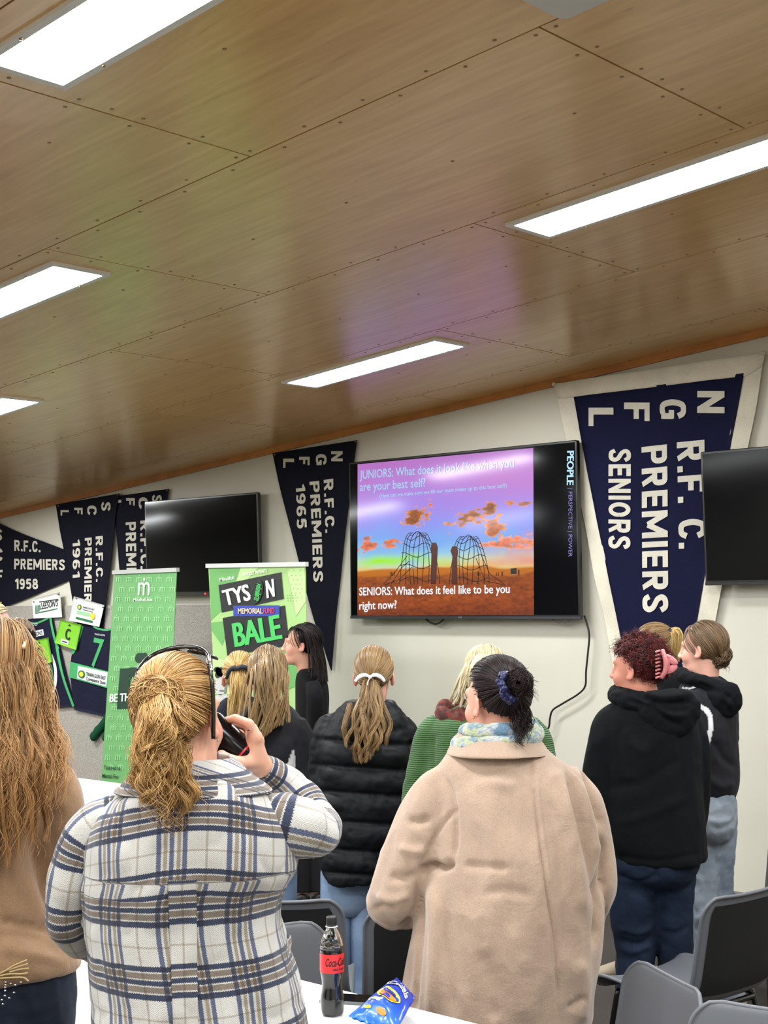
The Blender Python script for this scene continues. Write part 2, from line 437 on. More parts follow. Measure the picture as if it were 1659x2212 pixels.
# ceiling: dark backing, plywood sheets with open joints, screw heads
XS = 1 / math.hypot(1, .08698)
def cz(P):
    P = np.asarray(P, float); P[:, 2] += ceil_z(P[:, 0]); return P
V = cz(np.array([[x, y, z] for z in (.016, .1) for x, y in ((X0, Y0), (X1, Y0), (X1, YW), (X0, YW))]))
ceiling = struct('ceiling', V, [np.array([[0, 1, 2, 3], [7, 6, 5, 4]])], M_GAP, loc=(0, 0, 0), smooth=False)
ply, off, scr = [], [], []
strips = [-1.642 - 1.2, -1.642 - 0.0, -.442, .758, 1.958, 3.158, 4.358, 5.558, 6.758, YW]
strips = [6.758 - 1.2 * k for k in range(9, -1, -1)] + [YW]
for i, (ya, yb) in enumerate(zip(strips[:-1], strips[1:])):
    ya = max(ya, Y0)
    k = len(strips) - 2 - i                                        # 0 = strip against the far wall
    j0 = (-4.665, -3.465)[k % 2 == 0] if True else 0
    js = [x for x in (j0 * XS + n * 2.4 * XS for n in range(-6, 6)) if X0 < x < X1]
    js = [X0] + js + [X1]
    for xa, xb in zip(js[:-1], js[1:]):
        g = .0035
        P = [(xa + g, ya + g), (xb - g, ya + g), (xb - g, yb - g), (xa + g, yb - g)]
        b = .002
        lo = [[x, y, 0.] for x, y in P]; up = [[x, y, .014] for x, y in P]
        V, F = hexa(cz(np.array(lo + up)))
        ply.append((V, F)); off.append(np.tile([[random.uniform(0, 30), random.uniform(0, 30), 0]], (8, 1)))
        if ya > .5 and xa < .6:
            nx = max(2, int(round((xb - xa) / .27))); e = .035
            for q in range(nx + 1):
                x = xa + e + (xb - xa - 2 * e) * q / nx
                for y in ((ya + e, yb - e) if yb - ya > .3 else (ya + e,)): scr.append((x, y))
                if q % 2 == 0 and yb - ya > .6: scr.append((x, (ya + yb) / 2))
            for q in range(1, 5):
                if yb - ya > .6:
                    y = ya + (yb - ya) * q / 5
                    scr += [(xa + e, y), (xb - e, y)]
V, F = join(ply)
put('plywood_sheet', V, F, M_PLY, ceiling, smooth=False, attrs={'pnl': np.concatenate(off)}, kind='structure')
parts = []
for x, y in scr:
    V, F = lathe([(.0065, 0), (.006, -.0018), (.003, -.0022)], 8, (x, y, 0)); parts.append((cz(V), F))
V, F = join(parts)
put('screw_heads', V, F, M_STEEL, ceiling, kind='stuff')
# timber bead where the plywood meets the wall
struct('trim_1', *hexa(cz(np.array([[X0, YW, -.045], [X1, YW, -.045], [X1, YW - .025, -.045], [X0, YW - .025, -.045], [X0, YW, 0], [X1, YW, 0], [X1, YW - .025, 0], [X0, YW - .025, 0]]))), mat('stained bead', (176, 116, 60), .4, var=(8, .15)), smooth=False)
struct('baseboard_far', *box((X0, YW - .018, 0), (X1, YW, .11)), mat('skirting', (70, 66, 62), .5), smooth=False)

# ------------------------------------------------------------------ ceiling lights
M_DIFF = NT('lamp diffuser').set(Base_Color=(.9, .9, .9, 1), Emission_Color=(.96, .99, 1, 1), Emission_Strength=LAMP).m
def ceiling_light(xa, yc, label, w=1.19, dp=.295):
    o = thing('ceiling_light', label, 'ceiling light', (xa + w / 2, yc, ceil_z(xa + w / 2)), 'recessed ceiling lights')
    xb, ya, yb = xa + w, yc - dp / 2, yc + dp / 2; e = .026
    A = [(xa, ya), (xb, ya), (xb, yb), (xa, yb)]; B = [(xa + e, ya + e), (xb - e, ya + e), (xb - e, yb - e), (xa + e, yb - e)]
    V = cz(np.array([[x, y, 0.] for x, y in A] + [[x, y, -.012] for x, y in A] + [[x, y, -.012] for x, y in B] + [[x, y, -.006] for x, y in B]))
    F = [np.array([[r * 4 + i, r * 4 + (i + 1) % 4, r * 4 + 4 + (i + 1) % 4, r * 4 + 4 + i] for r in range(3) for i in range(4)])]
    put('frame', V, F, M_WHITE, o, smooth=False)
    V = cz(np.array([[x, y, -.007] for x, y in B])); put('diffuser', V, [np.array([[3, 2, 1, 0]])], M_DIFF, o, smooth=False)
    for x in (xa + .2, xb - .2):
        for y in (ya + .013, yb - .013):
            V, F = lathe([(.006, -.012), (.005, -.015), (.001, -.0155)], 8, (x, y, 0)); put('screw', cz(V), F, M_STEEL, o)
seen = {(-3.37, 2.21): 'long white ceiling light nearest the camera, cut off at the top left corner', (-5.95, 3.412): 'glowing ceiling light at left, ending beside a plywood joint above the far tables',
        (-3.376, 4.615): 'glowing ceiling light on the right, running out of the right edge', (-5.96, 5.828): 'smallest whole ceiling light, in the middle above the lit television',
        (-8.19, 4.605): 'farthest ceiling light, a short sliver at the left edge above the pennants'}
for (x, y), lb in seen.items(): ceiling_light(x, y, lb)
for x, y in [(1.43, 2.21), (1.43, 4.61), (-10.77, 5.83), (-1.13, 5.83), (-10.77, 3.41), (-1.13, 3.41)] + [(x, y) for y in (-.19, -2.6) for x in (-8.2, -3.37, 1.43)] + [(x, y) for y in (1.0, -1.4) for x in (-10.77, -5.95, -1.13)] + [(-8.2, 2.21), (-13.0, 4.61)]:
    ceiling_light(x, y, 'ceiling light of the same row, outside the photo')
V, F = box((-2.15, 2.62, -.05), (-1.6, 3.125, 0), 0)
parts = []
out = []
for sx, sy, a0 in ((1, 1, 0), (-1, 1, 90), (-1, -1, 180), (1, -1, 270)):
    for k in range(6):
        a = math.radians(a0 + k * 18); out.append((-1.875 + sx * (.275 - .03) + .03 * math.cos(a), 2.87 + sy * (.252 - .03) + .03 * math.sin(a)))
R = np.array([[[x, y, z] for x, y in out] for z in (0, -.03, -.036)]); R[2, :, :2] = R[2, :, :2] * .985 + np.array([-1.875, 2.87]) * .015
V, F = loft(R)
o = put('ceiling_speaker', cz(V), F, mat('white plastic cover', (205, 203, 196), .5), loc=(-1.875, 2.87, ceil_z(-1.875)), smooth=False)
tag(o, 'white round-cornered unit on the plywood at the top edge, right of centre', 'ceiling unit')

# ------------------------------------------------------------------ televisions
M_TVB = mat('black tv plastic', (14, 14, 16), .3, coat=.3)
M_GLOSS = mat('black glossy screen', (4, 5, 8), .1, spec=.22)
M_GREY = mat('dark grey bezel', (62, 64, 70), .35, metal=.5)
def television(label, x0, x1, z0, z1, yf, tilt=0., grey=False):
    o = thing('television', label, 'television', ((x0 + x1) / 2, YW, z0))
    b = .014
    def tl(V):
        V = np.array(V, float); V[:, 1] -= (V[:, 2] - z0) / (z1 - z0) * tilt; return V
    V, F = box((x0, yf, z0), (x1, yf + .035, z1), .012); put('casing', tl(V), F, M_TVB, o, smooth=False)
    V, F = box((x0 + .25, yf + .034, z0 + .12), (x1 - .25, yf + .06, z1 - .25), .02); put('rear_housing', tl(V), F, M_TVB, o, smooth=False)
    V, F = box(((x0 + x1) / 2 - .25, yf + .055, z0 + .25), ((x0 + x1) / 2 + .25, YW - .002, z1 - .3), .01); put('wall_bracket', V, F, M_GREY, o, smooth=False)
    V = tl([[x0 + b, yf - .0012, z0 + b * 1.6], [x1 - b, yf - .0012, z0 + b * 1.6], [x1 - b, yf - .0012, z1 - b], [x0 + b, yf - .0012, z1 - b]])
    s = put('screen', V, [np.array([[0, 1, 2, 3]])], M_GLOSS, o, smooth=False)
    V, F = box((x0, yf - .003, z0 - .004), (x1, yf + .03, z0 + .014), .003); put('bottom_strip', V, F, M_GREY if grey else M_TVB, o, smooth=False)
    return o
TVY = YW - .10
tvl = television('black switched-off television on the left, behind the two green banners', -9.06, -7.715, 1.825, 2.58, TVY, .02)
tv = television('big lit television showing the orange sunset slide', -6.79, -4.865, 1.645, 2.735, TVY, .0, True)
tvr = television('black switched-off television cut off at the right edge', -4.0, -2.66, 1.838, 2.59, TVY - .02, .02)
scr3 = lambda off: (lambda px, py: on_y(px, py, TVY - off))
# the slide: a sunset over a plain, drawn as coloured points on the panel
Pc = np.array([(772.5, 1003), (1152, 967.5), (1153.5, 1329), (772, 1330)], float)
A, B, Cc, D = [on_y(*p, TVY - .003) for p in Pc]
nu, nv = 380, 360
uu, vv = np.meshgrid(np.linspace(0, 1, nu), np.linspace(0, 1, nv), indexing='ij'); uu = uu.ravel(); vv = vv.ravel()   # v from the top
V = A * ((1 - uu) * (1 - vv))[:, None] + B * (uu * (1 - vv))[:, None] + Cc * (uu * vv)[:, None] + D * ((1 - uu) * vv)[:, None]
def grad(t, stops):
    xs = [p for p, _ in stops]; cs = np.array([lin(c)[:3] for _, c in stops]); return np.stack([np.interp(t, xs, cs[:, k]) for k in range(3)], 1)
q3 = np.stack([uu * 6, vv * 6, 0 * uu], 1)
nn = fbm(q3, 3, 4); n2 = fbm(q3 * [3, 5, 1], 9, 4); n3 = fbm(q3 * [8, 12, 1], 19, 3)
sky = grad(vv + .03 * nn, [(0, (186, 118, 200)), (.12, (190, 130, 214)), (.3, (172, 142, 236)), (.42, (150, 156, 246)), (.54, (128, 178, 246)), (.62, (150, 206, 240)), (.68, (206, 222, 196)), (.74, (250, 190, 70)), (.80, (226, 130, 40))])
pink = np.clip((uu - .55) * 1.8, 0, 1) * np.clip((vv - .05) * 8, 0, 1) * np.clip((.38 - vv) * 6, 0, 1)
sky = sky * (1 - .45 * pink[:, None]) + .45 * pink[:, None] * np.array(lin((238, 140, 200))[:3])
gr = np.exp(-((vv - .645 - .02 * nn) / .028) ** 2) * np.clip(1.25 - uu * 1.7, 0, 1) * np.clip(uu * 6 + .3, 0, 1)
sky = sky * (1 - gr[:, None]) + gr[:, None] * np.array(lin((168, 246, 40))[:3])
pk = np.exp(-((vv - .62 - .05 * nn) / .05) ** 2) * np.clip(uu * 3 - 1.9, 0, 1)
sky = sky * (1 - .8 * pk[:, None]) + .8 * pk[:, None] * np.array(lin((240, 150, 140))[:3])
def cloud(cu, cv, a, b, col, edge, shr=0.):
    global sky
    du = uu - cu; dv = vv - cv + shr * du
    a, b = a * 1.12, b * 1.15
    r = 1 - np.sqrt((du / a) ** 2 + (dv / b) ** 2) + .5 * n2 + .25 * n3
    k = np.clip(r * 5, 0, 1)[:, None]; core = np.clip(r * 2.2 - .25, 0, 1)[:, None]
    c = np.array(lin(edge)[:3]) * (1 - core) + np.array(lin(col)[:3]) * core
    c = c * (1 + .35 * n3[:, None])
    sky = sky * (1 - k) + c * k
for c in [(.37, .365, .10, .05, (150, 88, 40), (238, 150, 80), .35), (.70, .39, .12, .055, (140, 84, 36), (232, 140, 70), .3), (.79, .47, .055, .06, (196, 108, 60), (246, 160, 96), 0), (.95, .33, .03, .012, (170, 110, 90), (220, 150, 120), 0), (.07, .55, .05, .028, (214, 116, 86), (236, 140, 110), .2), (.21, .53, .055, .03, (220, 112, 70), (240, 140, 90), 0), (.06, .49, .02, .012, (200, 130, 120), (220, 150, 150), 0), (.55, .43, .035, .012, (214, 140, 100), (230, 160, 130), 0), (.89, .56, .11, .035, (224, 128, 96), (246, 170, 140), .1), (.44, .30, .02, .012, (190, 110, 70), (230, 150, 110), .2)]: cloud(*c)
hz = .735 + .012 * np.sin(uu * 9) * (uu > .6) + .008 * vnoise(np.stack([uu * 14, 0 * uu, 0 * uu], 1), 5)
hill = .69 + .02 * np.abs(uu - .3) + .012 * vnoise(np.stack([uu * 7, 0 * uu, 0 * uu], 1), 8)
k = np.clip((vv - hill) * 70, 0, 1)[:, None]; sky = sky * (1 - k) + k * grad(vv, [(.65, (210, 130, 34)), (.74, (196, 112, 28))])
g = grad(vv, [(.72, (176, 98, 38)), (.78, (150, 74, 26)), (.9, (158, 74, 24)), (1, (118, 50, 18))]) * (1 + .25 * n3[:, None] + .12 * n2[:, None])
k = np.clip((vv - hz) * 90, 0, 1)[:, None]; col = np.clip(sky * (1 - k) + g * k, 0, 1)
def slide_mat(name, col=None, st=.95):
    a = NT(name)
    if col is None: a.set(Emission_Color=a.attr('slide', 'Color'))
    else: a.set(Emission_Color=lin(col))
    a.set(Base_Color=(.01, .01, .012, 1), Emission_Strength=st, Roughness=.1); a.b.inputs['Specular IOR Level'].default_value = .26; return a.m
put('slide_picture', V, [grid_faces(nu, nv, False)], slide_mat('sunset slide'), tv, smooth=False, attrs={'slide': np.concatenate([col, np.ones((len(col), 1))], 1)})
M_DARKLINE = mat('dark line art', (26, 15, 12), .3); M_FIG = mat('rust post', (64, 22, 12), .3)
# plain stand-ins for the artwork on the slide: two leaning wire lattices, two dark uprights
def lattice(cx, by, w, h, lean, n=9, m=6):
    L = []
    for i in range(n):
        t = i / (n - 1) * 2 - 1
        L.append([(cx + w * t * math.cos(s * 1.35) ** .8 + lean * s * h / 1.35 + 3 * math.sin(5 * s + i), by - h * math.sin(s * 1.5)) for s in np.linspace(0, 1, 12)])
    for j in range(m):
        s = (j + .4) / m
        L.append([(cx + w * t * math.cos(s * 1.35) ** .8 + lean * s * h / 1.35, by - h * math.sin(s * 1.5) + 5 * math.sin(4 * t + j)) for t in np.linspace(-1, 1, 14)])
    return L
lines = lattice(905, 1262, 42, 112, -.02) + lattice(1012, 1262, 42, 104, .02)
lines += [[(828, 1262), (850, 1240), (880, 1200)], [(830, 1264), (862, 1252), (890, 1225)], [(845, 1262), (868, 1226), (884, 1212)], [(1040, 1200), (1058, 1240), (1090, 1262)], [(1028, 1205), (1048, 1255), (1092, 1264)]]
for k in (0, 1):
    sh = []
    for l in lines:
        if (l[0][0] > 960) == bool(k): sh += band(l, 1.5)
    shape('wire_lattice', sh, scr3(.0045), M_DARKLINE, tv)
shape('upright', [[(930, 1262), (932, 1192), (930, 1184), (934, 1172), (942, 1172), (946, 1182), (945, 1200), (942, 1262)], [(975, 1262), (977, 1200), (973, 1190), (977, 1180), (986, 1180), (990, 1190), (988, 1204), (988, 1262)]], scr3(.005), M_FIG, tv)
sp = [[(x, 1244), (x, 1240 - h), (x + 1.6, 1240 - h), (x + 1.6, 1244)] for x, h in ((842, 4), (845, 5), (848, 4), (851, 5), (1033, 4), (1036, 3), (1072, 3), (1076, 4), (1083, 6), (1085, 5), (1031, 6))] + [[(1103, 1240), (1103, 1228), (1116, 1227), (1116, 1240)], [(1119, 1243), (1119, 1231), (1122, 1231), (1122, 1243)]]
shape('distant_figures', sp, scr3(.0045), M_DARKLINE, tv)
text('slide_heading', [('JUNIORS: What does it look like when you', (777, 1016.5), (1110.6, 988.5), (777, 1041)), ('are your best self?', (777, 1042.5), (919, 1032), (777, 1067)),
     ('(How can we make sure we lift our team mates up to this best self?)', (820, 1067), (1094.5, 1044), (820, 1078))], scr3(.006), slide_mat('pale blue slide text', (176, 216, 250), .9), tv, .012)
text('slide_question', [('SENIORS: What does it feel like to be you', (776, 1269), (1101, 1262), (776, 1292)), ], scr3(.006), slide_mat('white slide text', (236, 246, 255), 1.1), tv, .022)
text('slide_question', [('right now?', (776, 1299.5), (857, 1296), (776, 1323))], scr3(.006), bpy.data.materials['white slide text'], tv, .022)
text('slide_word', [('PEOPLE', (1239.8, 973.5), (1239, 1048), (1225, 974))], scr3(.006), slide_mat('cyan slide text', (190, 236, 255), 1.0), tv, .04)
text('slide_word', [('| PERSPECTIVE | POWER', (1236.5, 1055), (1236.2, 1203), (1225.5, 1055))], scr3(.006), slide_mat('violet slide text', (150, 140, 220), .8), tv, 0)
text('logo', [('TCL', (990, 1332.3), (998, 1332.2), (990, 1335))], scr3(.008), mat('logo grey', (170, 170, 175), .4), tv, .01)
V, F = rod([wall(.05)(*p) for p in ((1262, 1330), (1267, 1345), (1273, 1372), (1270, 1410), (1266, 1450), (1264, 1482), (1248, 1500), (1215, 1520), (1194, 1534), (1188, 1552), (1185, 1572), (1172, 1584), (1150, 1590))], .006, 8, 80)
M_CORD = mat('black cord', (18, 18, 18), .5)
put('power_cord', V, F, M_CORD, tv)
V, F = rod([wall(.06)(*p) for p in ((918, 1334), (928, 1344), (942, 1348), (954, 1342), (960, 1334))], .006, 8); put('signal_cable', V, F, M_CORD, tv)
V, F = rod([wall(.06)(*p) for p in ((1190, 1335), (1200, 1343), (1215, 1347), (1228, 1342), (1238, 1335))], .004, 8); put('signal_cable', V, F, mat('grey cord', (120, 120, 120), .5), tv)
M_LED = mat('red standby led', (255, 60, 60), .4, emit=2)
V, F = box(on_y(444, 1282.5, TVY - .004) - .006, on_y(444, 1282.5, TVY - .004) + .006); put('standby_light', V, F, M_LED, tvl, smooth=False)
# ------------------------------------------------------------------ pennants on the wall
def fabric(name, col, rough=.9, b=.25, sheen=0.):
    if name in MATS: return MATS[name]
    a = NT(name); v = a.coords()
    a.set(Roughness=rough, Sheen_Weight=sheen); a.b.inputs['Specular IOR Level'].default_value = .2
    n = a.noise(5, 4, v); c = lin(col); mt = a.ramp(a.noise(320, 3, v), [(.3, (.84, .84, .84, 1)), (.7, (1.08, 1.08, 1.08, 1))])
    a.set(Base_Color=a.mix(1., a.ramp(n, [(.3, tuple(x * .88 for x in c[:3]) + (1,)), (.7, tuple(min(1, x * 1.12) for x in c[:3]) + (1,))]), mt, 'MULTIPLY'))
    h = a.math('ADD', a.math('MULTIPLY', a.noise(7, 4, v, .6, 1.2), 6.), a.noise(420, 2, v)); a.bump(h, b, .004)
    MATS[name] = a.m; return a.m
M_NAVY = fabric('navy bunting', (11, 14, 46)); M_NAVY2 = fabric('deep navy bunting', (8, 10, 26)); M_CALICO = fabric('calico', (214, 208, 190)); M_LETTER = fabric('cream letter felt', (205, 200, 186))
def waver(seed, amp):
    def f(V):
        V = np.array(V, float)
        V[:, 1] -= amp * (1 + fbm(np.stack([V[:, 0] * 5, V[:, 2] * 2.2, 0 * V[:, 0] + seed], 1), seed, 2)); return V
    return f
def cloth(left, right, to3, n=44, m=26, wave=None, thick=.004):
    """a sheet between a left and a right edge given top to bottom in photo pixels"""
    L, Rr = crs(left, n), crs(right, n); G = []
    for a, b in zip(L, Rr): G.append([to3(*(a + (b - a) * t)) for t in np.linspace(0, 1, m)])
    V = np.array(G).reshape(-1, 3)
    if wave: V = wave(V)
    W = V + [0, thick, 0]; F = grid_faces(n, m, False); k = n * m
    rim = [i * m for i in range(n)] + [(n - 1) * m + j for j in range(1, m)] + [i * m + m - 1 for i in range(n - 2, -1, -1)] + [j for j in range(m - 2, 0, -1)]
    Q = np.array([[rim[i], rim[(i + 1) % len(rim)], rim[(i + 1) % len(rim)] + k, rim[i] + k] for i in range(len(rim))])
    return np.vstack([V, W]), [F, F[:, ::-1] + k, Q]
def pennant(name, label, left, right, lines, seed, m=None, off=.02, amp=.004, corners=()):
    wv = waver(seed, amp); V, F = cloth(left, right, wall(off), wave=wv)
    o = put(name, V, F, m or M_NAVY2, loc=V.mean(0)); tag(o, label, 'pennant', 'premiership pennants on the wall')
    wf = lambda V: wv(V) - [0, .005, 0]
    for s, a, b, c in lines: put('lettering', *block(s, a, b, c, wall(off), wf), M_LETTER, o, smooth=False)
    for p in corners:
        V, F = lathe([(.001, -.006), (.006, -.005), (.007, 0)], 10); V = V[:, [0, 2, 1]] * [1, 1, 1] + wall(off + .01)(*p); put('pin', V, F, M_STEEL, o)
    return o
def rot_letters(ls): return [(s, (xr, y0), (xr, y1), (xl, y0)) for s, xl, xr, y0, y1 in ls]
pennant('pennant', 'navy pennant lettered N.G.F.L. R.F.C. PREMIERS 1965, hung between two televisions', [(590, 979), (611, 1075), (645, 1205), (676, 1330), (700, 1400), (716, 1447)], [(772, 951), (755, 1080), (739, 1220), (727, 1320), (722, 1390), (718, 1449)],
        [('R.F.C.', (722.4, 1034), (725.5, 1149), (702, 1037)), ('PREMIERS', (692, 1039), (700, 1257), (671, 1041)), ('1965', (661.5, 1045), (664.5, 1141), (641, 1047))] +
        rot_letters([('N', 718, 742.5, 975, 996.7), ('G', 685, 708, 981, 1005), ('F', 648.6, 671.7, 987, 1005), ('L', 614, 637.6, 991, 1011)]), 3, corners=((594, 982), (768, 954)))
pennant('pennant', 'navy pennant lettered 1961, second from the left edge', [(122, 1090), (131, 1150), (141, 1205), (158, 1302), (176, 1400), (198, 1530)], [(258, 1066), (250, 1110), (246, 1158), (229, 1307), (215, 1420), (202, 1530)],
        [('R.F.C.', (224, 1157.5), (225, 1256), (208.5, 1159)), ('PREMIERS', (199.6, 1161), (200.5, 1322), (184, 1162.5)), ('1961', (174, 1164), (174.5, 1247), (158, 1166))] +
        rot_letters([('L', 133.5, 151, 1102, 1114), ('F', 162.5, 180, 1097, 1111), ('C', 190.5, 210, 1092, 1113), ('S', 220.5, 240, 1084, 1104)]), 5, off=.035, corners=((126, 1093), (254, 1069)))
pennant('pennant', 'navy pennant half hidden by the left television, top letters L F C S', [(245, 1073), (251, 1140), (259, 1230), (270, 1330), (280, 1410), (292, 1500)], [(365, 1056), (352, 1140), (339, 1230), (322, 1330), (310, 1410), (296, 1500)],
        [('R.F.C.', (325, 1123), (326.5, 1229), (304, 1125)), ('PREMIERS', (295, 1127), (298, 1300), (273.5, 1128.5))] +
        rot_letters([('L', 246, 264, 1080, 1096), ('F', 274, 293, 1076, 1092), ('C', 301, 321, 1074, 1100), ('S', 331, 352, 1069, 1086)]), 8, corners=((361, 1059),))
# the sideways pennant at the left edge: its edges run left to right
wv = waver(11, .004); V, F = cloth([(-80, 1100), (-20, 1122), (40, 1149), (100, 1172), (150, 1192), (190, 1212)], [(-80, 1345), (-20, 1322), (40, 1300), (100, 1275), (150, 1253), (190, 1234)], wall(.018), wave=wv)
p58 = put('pennant', V, F, M_NAVY2, loc=V.mean(0)); tag(p58, 'sideways navy pennant lettered R.F.C. PREMIERS 1958 at the left edge', 'pennant', 'premiership pennants on the wall')
for s, a, b, c in [('R.F.C.', (33, 1166.5), (90, 1169), (33, 1190)), ('PREMIERS', (33, 1207), (142, 1208.5), (33, 1229.5)), ('1958', (34.5, 1250), (84, 1250), (34.5, 1272.5)), ('S', (-10, 1142), (7, 1143), (-10, 1167)), ('C', (-10, 1184), (8, 1185), (-10, 1211)), ('F', (-10, 1231), (8, 1231), (-10, 1257))]:
    put('lettering', *block(s, a, b, c, wall(.018), lambda V: wv(V) - [0, .005, 0]), M_LETTER, p58, smooth=False)
text('lettering', [('L', (-10, 1285), (6, 1285), (-10, 1303))], wall(.018), mat('yellowed letter', (196, 170, 70), .9), p58, .03, wave=lambda V: wv(V) - [0, .005, 0], label='yellowed letter')
# the big pennant with its white border
big = pennant('pennant', 'largest pennant, navy with a white border, lettered SENIORS, right of the lit television', [(1240, 858), (1257, 951), (1297, 1163), (1340, 1369), (1375, 1550), (1421, 1786)], [(1608, 806), (1577, 971), (1535, 1181), (1506, 1341), (1472, 1520), (1425, 1786)],
        [('R.F. C.', (1523, 950), (1526.5, 1183), (1464.4, 956)), ('PREMIERS', (1443, 960), (1445.3, 1323), (1387.5, 966)), ('SENIORS', (1365.5, 969), (1363.5, 1187), (1317.4, 970))] +
        rot_letters([('N', 1508, 1566, 845, 893), ('G', 1427.5, 1484.5, 863, 906), ('F', 1350.6, 1405, 870, 910), ('L', 1273.8, 1327.6, 881, 921)]), 14, M_NAVY, off=.03, amp=.005)
wv2 = waver(17, .005)
bord = [([(1200, 829), (1212, 900), (1232, 985), (1262, 1120), (1284, 1240), (1306, 1335), (1338, 1510), (1400, 1790)], [(1246, 858), (1256, 920), (1268, 985), (1296, 1120), (1320, 1240), (1342, 1340), (1378, 1510), (1424, 1790)]),
        ([(1600, 806), (1584, 905), (1566, 990), (1536, 1150), (1512, 1290), (1492, 1400), (1468, 1520), (1424, 1786)], [(1651, 762), (1634, 880), (1616, 966), (1584, 1130), (1560, 1268), (1540, 1370), (1512, 1520), (1440, 1790)])]
for l, r in bord:
    V, F = cloth(l, r, wall(.026), wave=wv2); put('border', V, F, M_CALICO, big, label='white calico border')
V, F = cloth([(1198, 829), (1199, 845), (1204, 862)], [(1652, 762), (1645, 790), (1612, 812)], wall(.032), n=8, m=40, wave=waver(19, .008)); put('border', V, F, M_CALICO, big, label='white calico border')
for p in ((1198, 830), (1650, 763)):
    V, F = lathe([(.001, -.02), (.012, -.014), (.014, 0)], 10); put('knot', V[:, [0, 2, 1]] + wall(.03)(*p), F, M_CALICO, big)

# ------------------------------------------------------------------ pinboard with jerseys, papers, armbands and socks
def board_mat():
    a = NT('pinboard felt'); n = a.noise(150, 3, a.coords()); a.set(Base_Color=a.ramp(n, [(.35, lin((140, 135, 128))), (.65, lin((178, 172, 162)))]), Roughness=.95); a.bump(n, .3, .002); return a.m
V, F = box((-12.6, YW - .022, .25), (-7.93, YW - .002, 1.745)); o = put('pinboard', V, F, board_mat(), loc=(-10.2, YW, .25), smooth=False); tag(o, 'long grey speckled felt pinboard below the pennants', 'pinboard')
PB = .045
M_JNAVY = fabric('jersey navy', (15, 18, 44), .7); M_JGREEN = fabric('jersey green', (74, 170, 104), .6); M_JWHITE = mat('jersey white print', (226, 230, 228), .6); M_INK = mat('black print', (26, 30, 30), .6); M_LIME = fabric('lime armband', (126, 196, 54), .55); M_SUN = mat('sun yellow', (226, 214, 60), .6); M_DGREEN = mat('print green', (36, 108, 62), .6)
def outline_cloth(left, right, off, seed, amp=.006): return cloth(left, right, wall(off), n=40, m=30, wave=waver(seed, amp), thick=.012)
w1 = waver(23, .006); f1 = lambda d: (lambda V: w1(V) - [0, d, 0])
V, F = outline_cloth([(58, 1338), (64, 1352), (62, 1372), (50, 1400), (36, 1440), (30, 1490), (28, 1532)], [(112, 1331), (116, 1352), (121, 1375), (130, 1405), (141, 1450), (152, 1490), (163, 1526)], PB, 23)
J1 = put('jersey', V, F, M_JNAVY, loc=V.mean(0)); tag(J1, 'navy football jersey with curved green and white stripes, left one on the pinboard', 'jersey')
shape('armhole_trim', band(crs([(110, 1331), (113, 1352), (119, 1377), (127, 1402)], 10), 5), wall(PB), M_JGREEN, J1, f1(.004)); shape('collar_trim', band(crs([(58, 1341), (76, 1347), (94, 1341), (110, 1332)], 10), 4), wall(PB), M_JGREEN, J1, f1(.004))
shape('side_strip', band(crs([(124, 1396), (130, 1430), (142, 1475), (160, 1526)], 12), 5), wall(PB), M_JGREEN, J1, f1(.004))
for k, (dx, m_, wd) in enumerate(((0, M_JWHITE, 6), (-9, M_DGREEN, 5), (-17, M_JWHITE, 6), (-27, M_JGREEN, 8))):
    shape('stripe', band(crs([(112 + dx, 1413), (122 + dx * .9, 1445), (120 + dx * .8, 1485), (98 + dx * .6, 1522)], 14), wd), wall(PB), m_, J1, f1(.005))
shape('sponsor_patch', [[(64, 1366), (95, 1359), (97, 1372), (63.5, 1378.5)]], wall(PB), M_JWHITE, J1, f1(.005))
text('sponsor_name', [("LEESON'S", (70, 1367), (94, 1361.5), (70, 1376))], wall(PB), M_INK, J1, .01, .2, wave=f1(.008))
text('collar_mark', [('SCO', (69, 1345.5), (83, 1345.5), (69, 1351))], wall(PB), M_JWHITE, J1, wave=f1(.006))
w2 = waver(29, .006); f2 = lambda d: (lambda V: w2(V) - [0, d, 0])
V, F = outline_cloth([(180, 1351), (174, 1375), (165, 1400), (157, 1413), (153, 1450), (156, 1490), (161, 1533)], [(250, 1362), (254, 1380), (258, 1400), (262, 1425), (258, 1470), (252, 1510), (246, 1552)], PB, 29)
J2 = put('jersey', V, F, M_JNAVY, loc=V.mean(0)); tag(J2, 'navy football jersey with a big green 7, partly behind the tall green banner', 'jersey')
shape('armhole_trim', band(crs([(180, 1352), (174, 1377), (166, 1400), (158, 1412)], 10), 6), wall(PB), M_JGREEN, J2, f2(.004)); shape('collar_trim', band(crs([(204, 1353), (214, 1358), (230, 1361), (242, 1359)], 10), 4), wall(PB), M_JGREEN, J2, f2(.004))
shape('chest_band', [[(154.5, 1429), (259, 1456), (256, 1492), (153, 1463)]], wall(PB), M_JGREEN, J2, f2(.009))
text('number', [('7', (206, 1377), (228, 1382), (198, 1440))], wall(PB), M_JGREEN, J2, .01, wave=f2(.006))
shape('sponsor_patch', [[(173.6, 1438), (236, 1452), (234, 1483), (170.7, 1465)]], wall(PB), M_JWHITE, J2, f2(.014))
shape('sun_logo', [ell(181.5, 1456, 7, 8.5)], wall(PB), M_DGREEN, J2, f2(.017)); shape('sun_logo', [ell(181.5, 1456, 4.5, 5.5)], wall(PB), M_SUN, J2, f2(.019))
text('sponsor_name', [('TRARALGON EAST', (191, 1451), (233, 1461), (190.5, 1459)), ('Convenience Store', (191, 1461), (232.5, 1471), (190.5, 1469))], wall(PB), M_INK, J2, .02, wave=f2(.018))
text('collar_mark', [('TRARALGON', (207, 1367.5), (229, 1370.5), (207, 1371.5))], wall(PB), M_JWHITE, J2, wave=f2(.006))
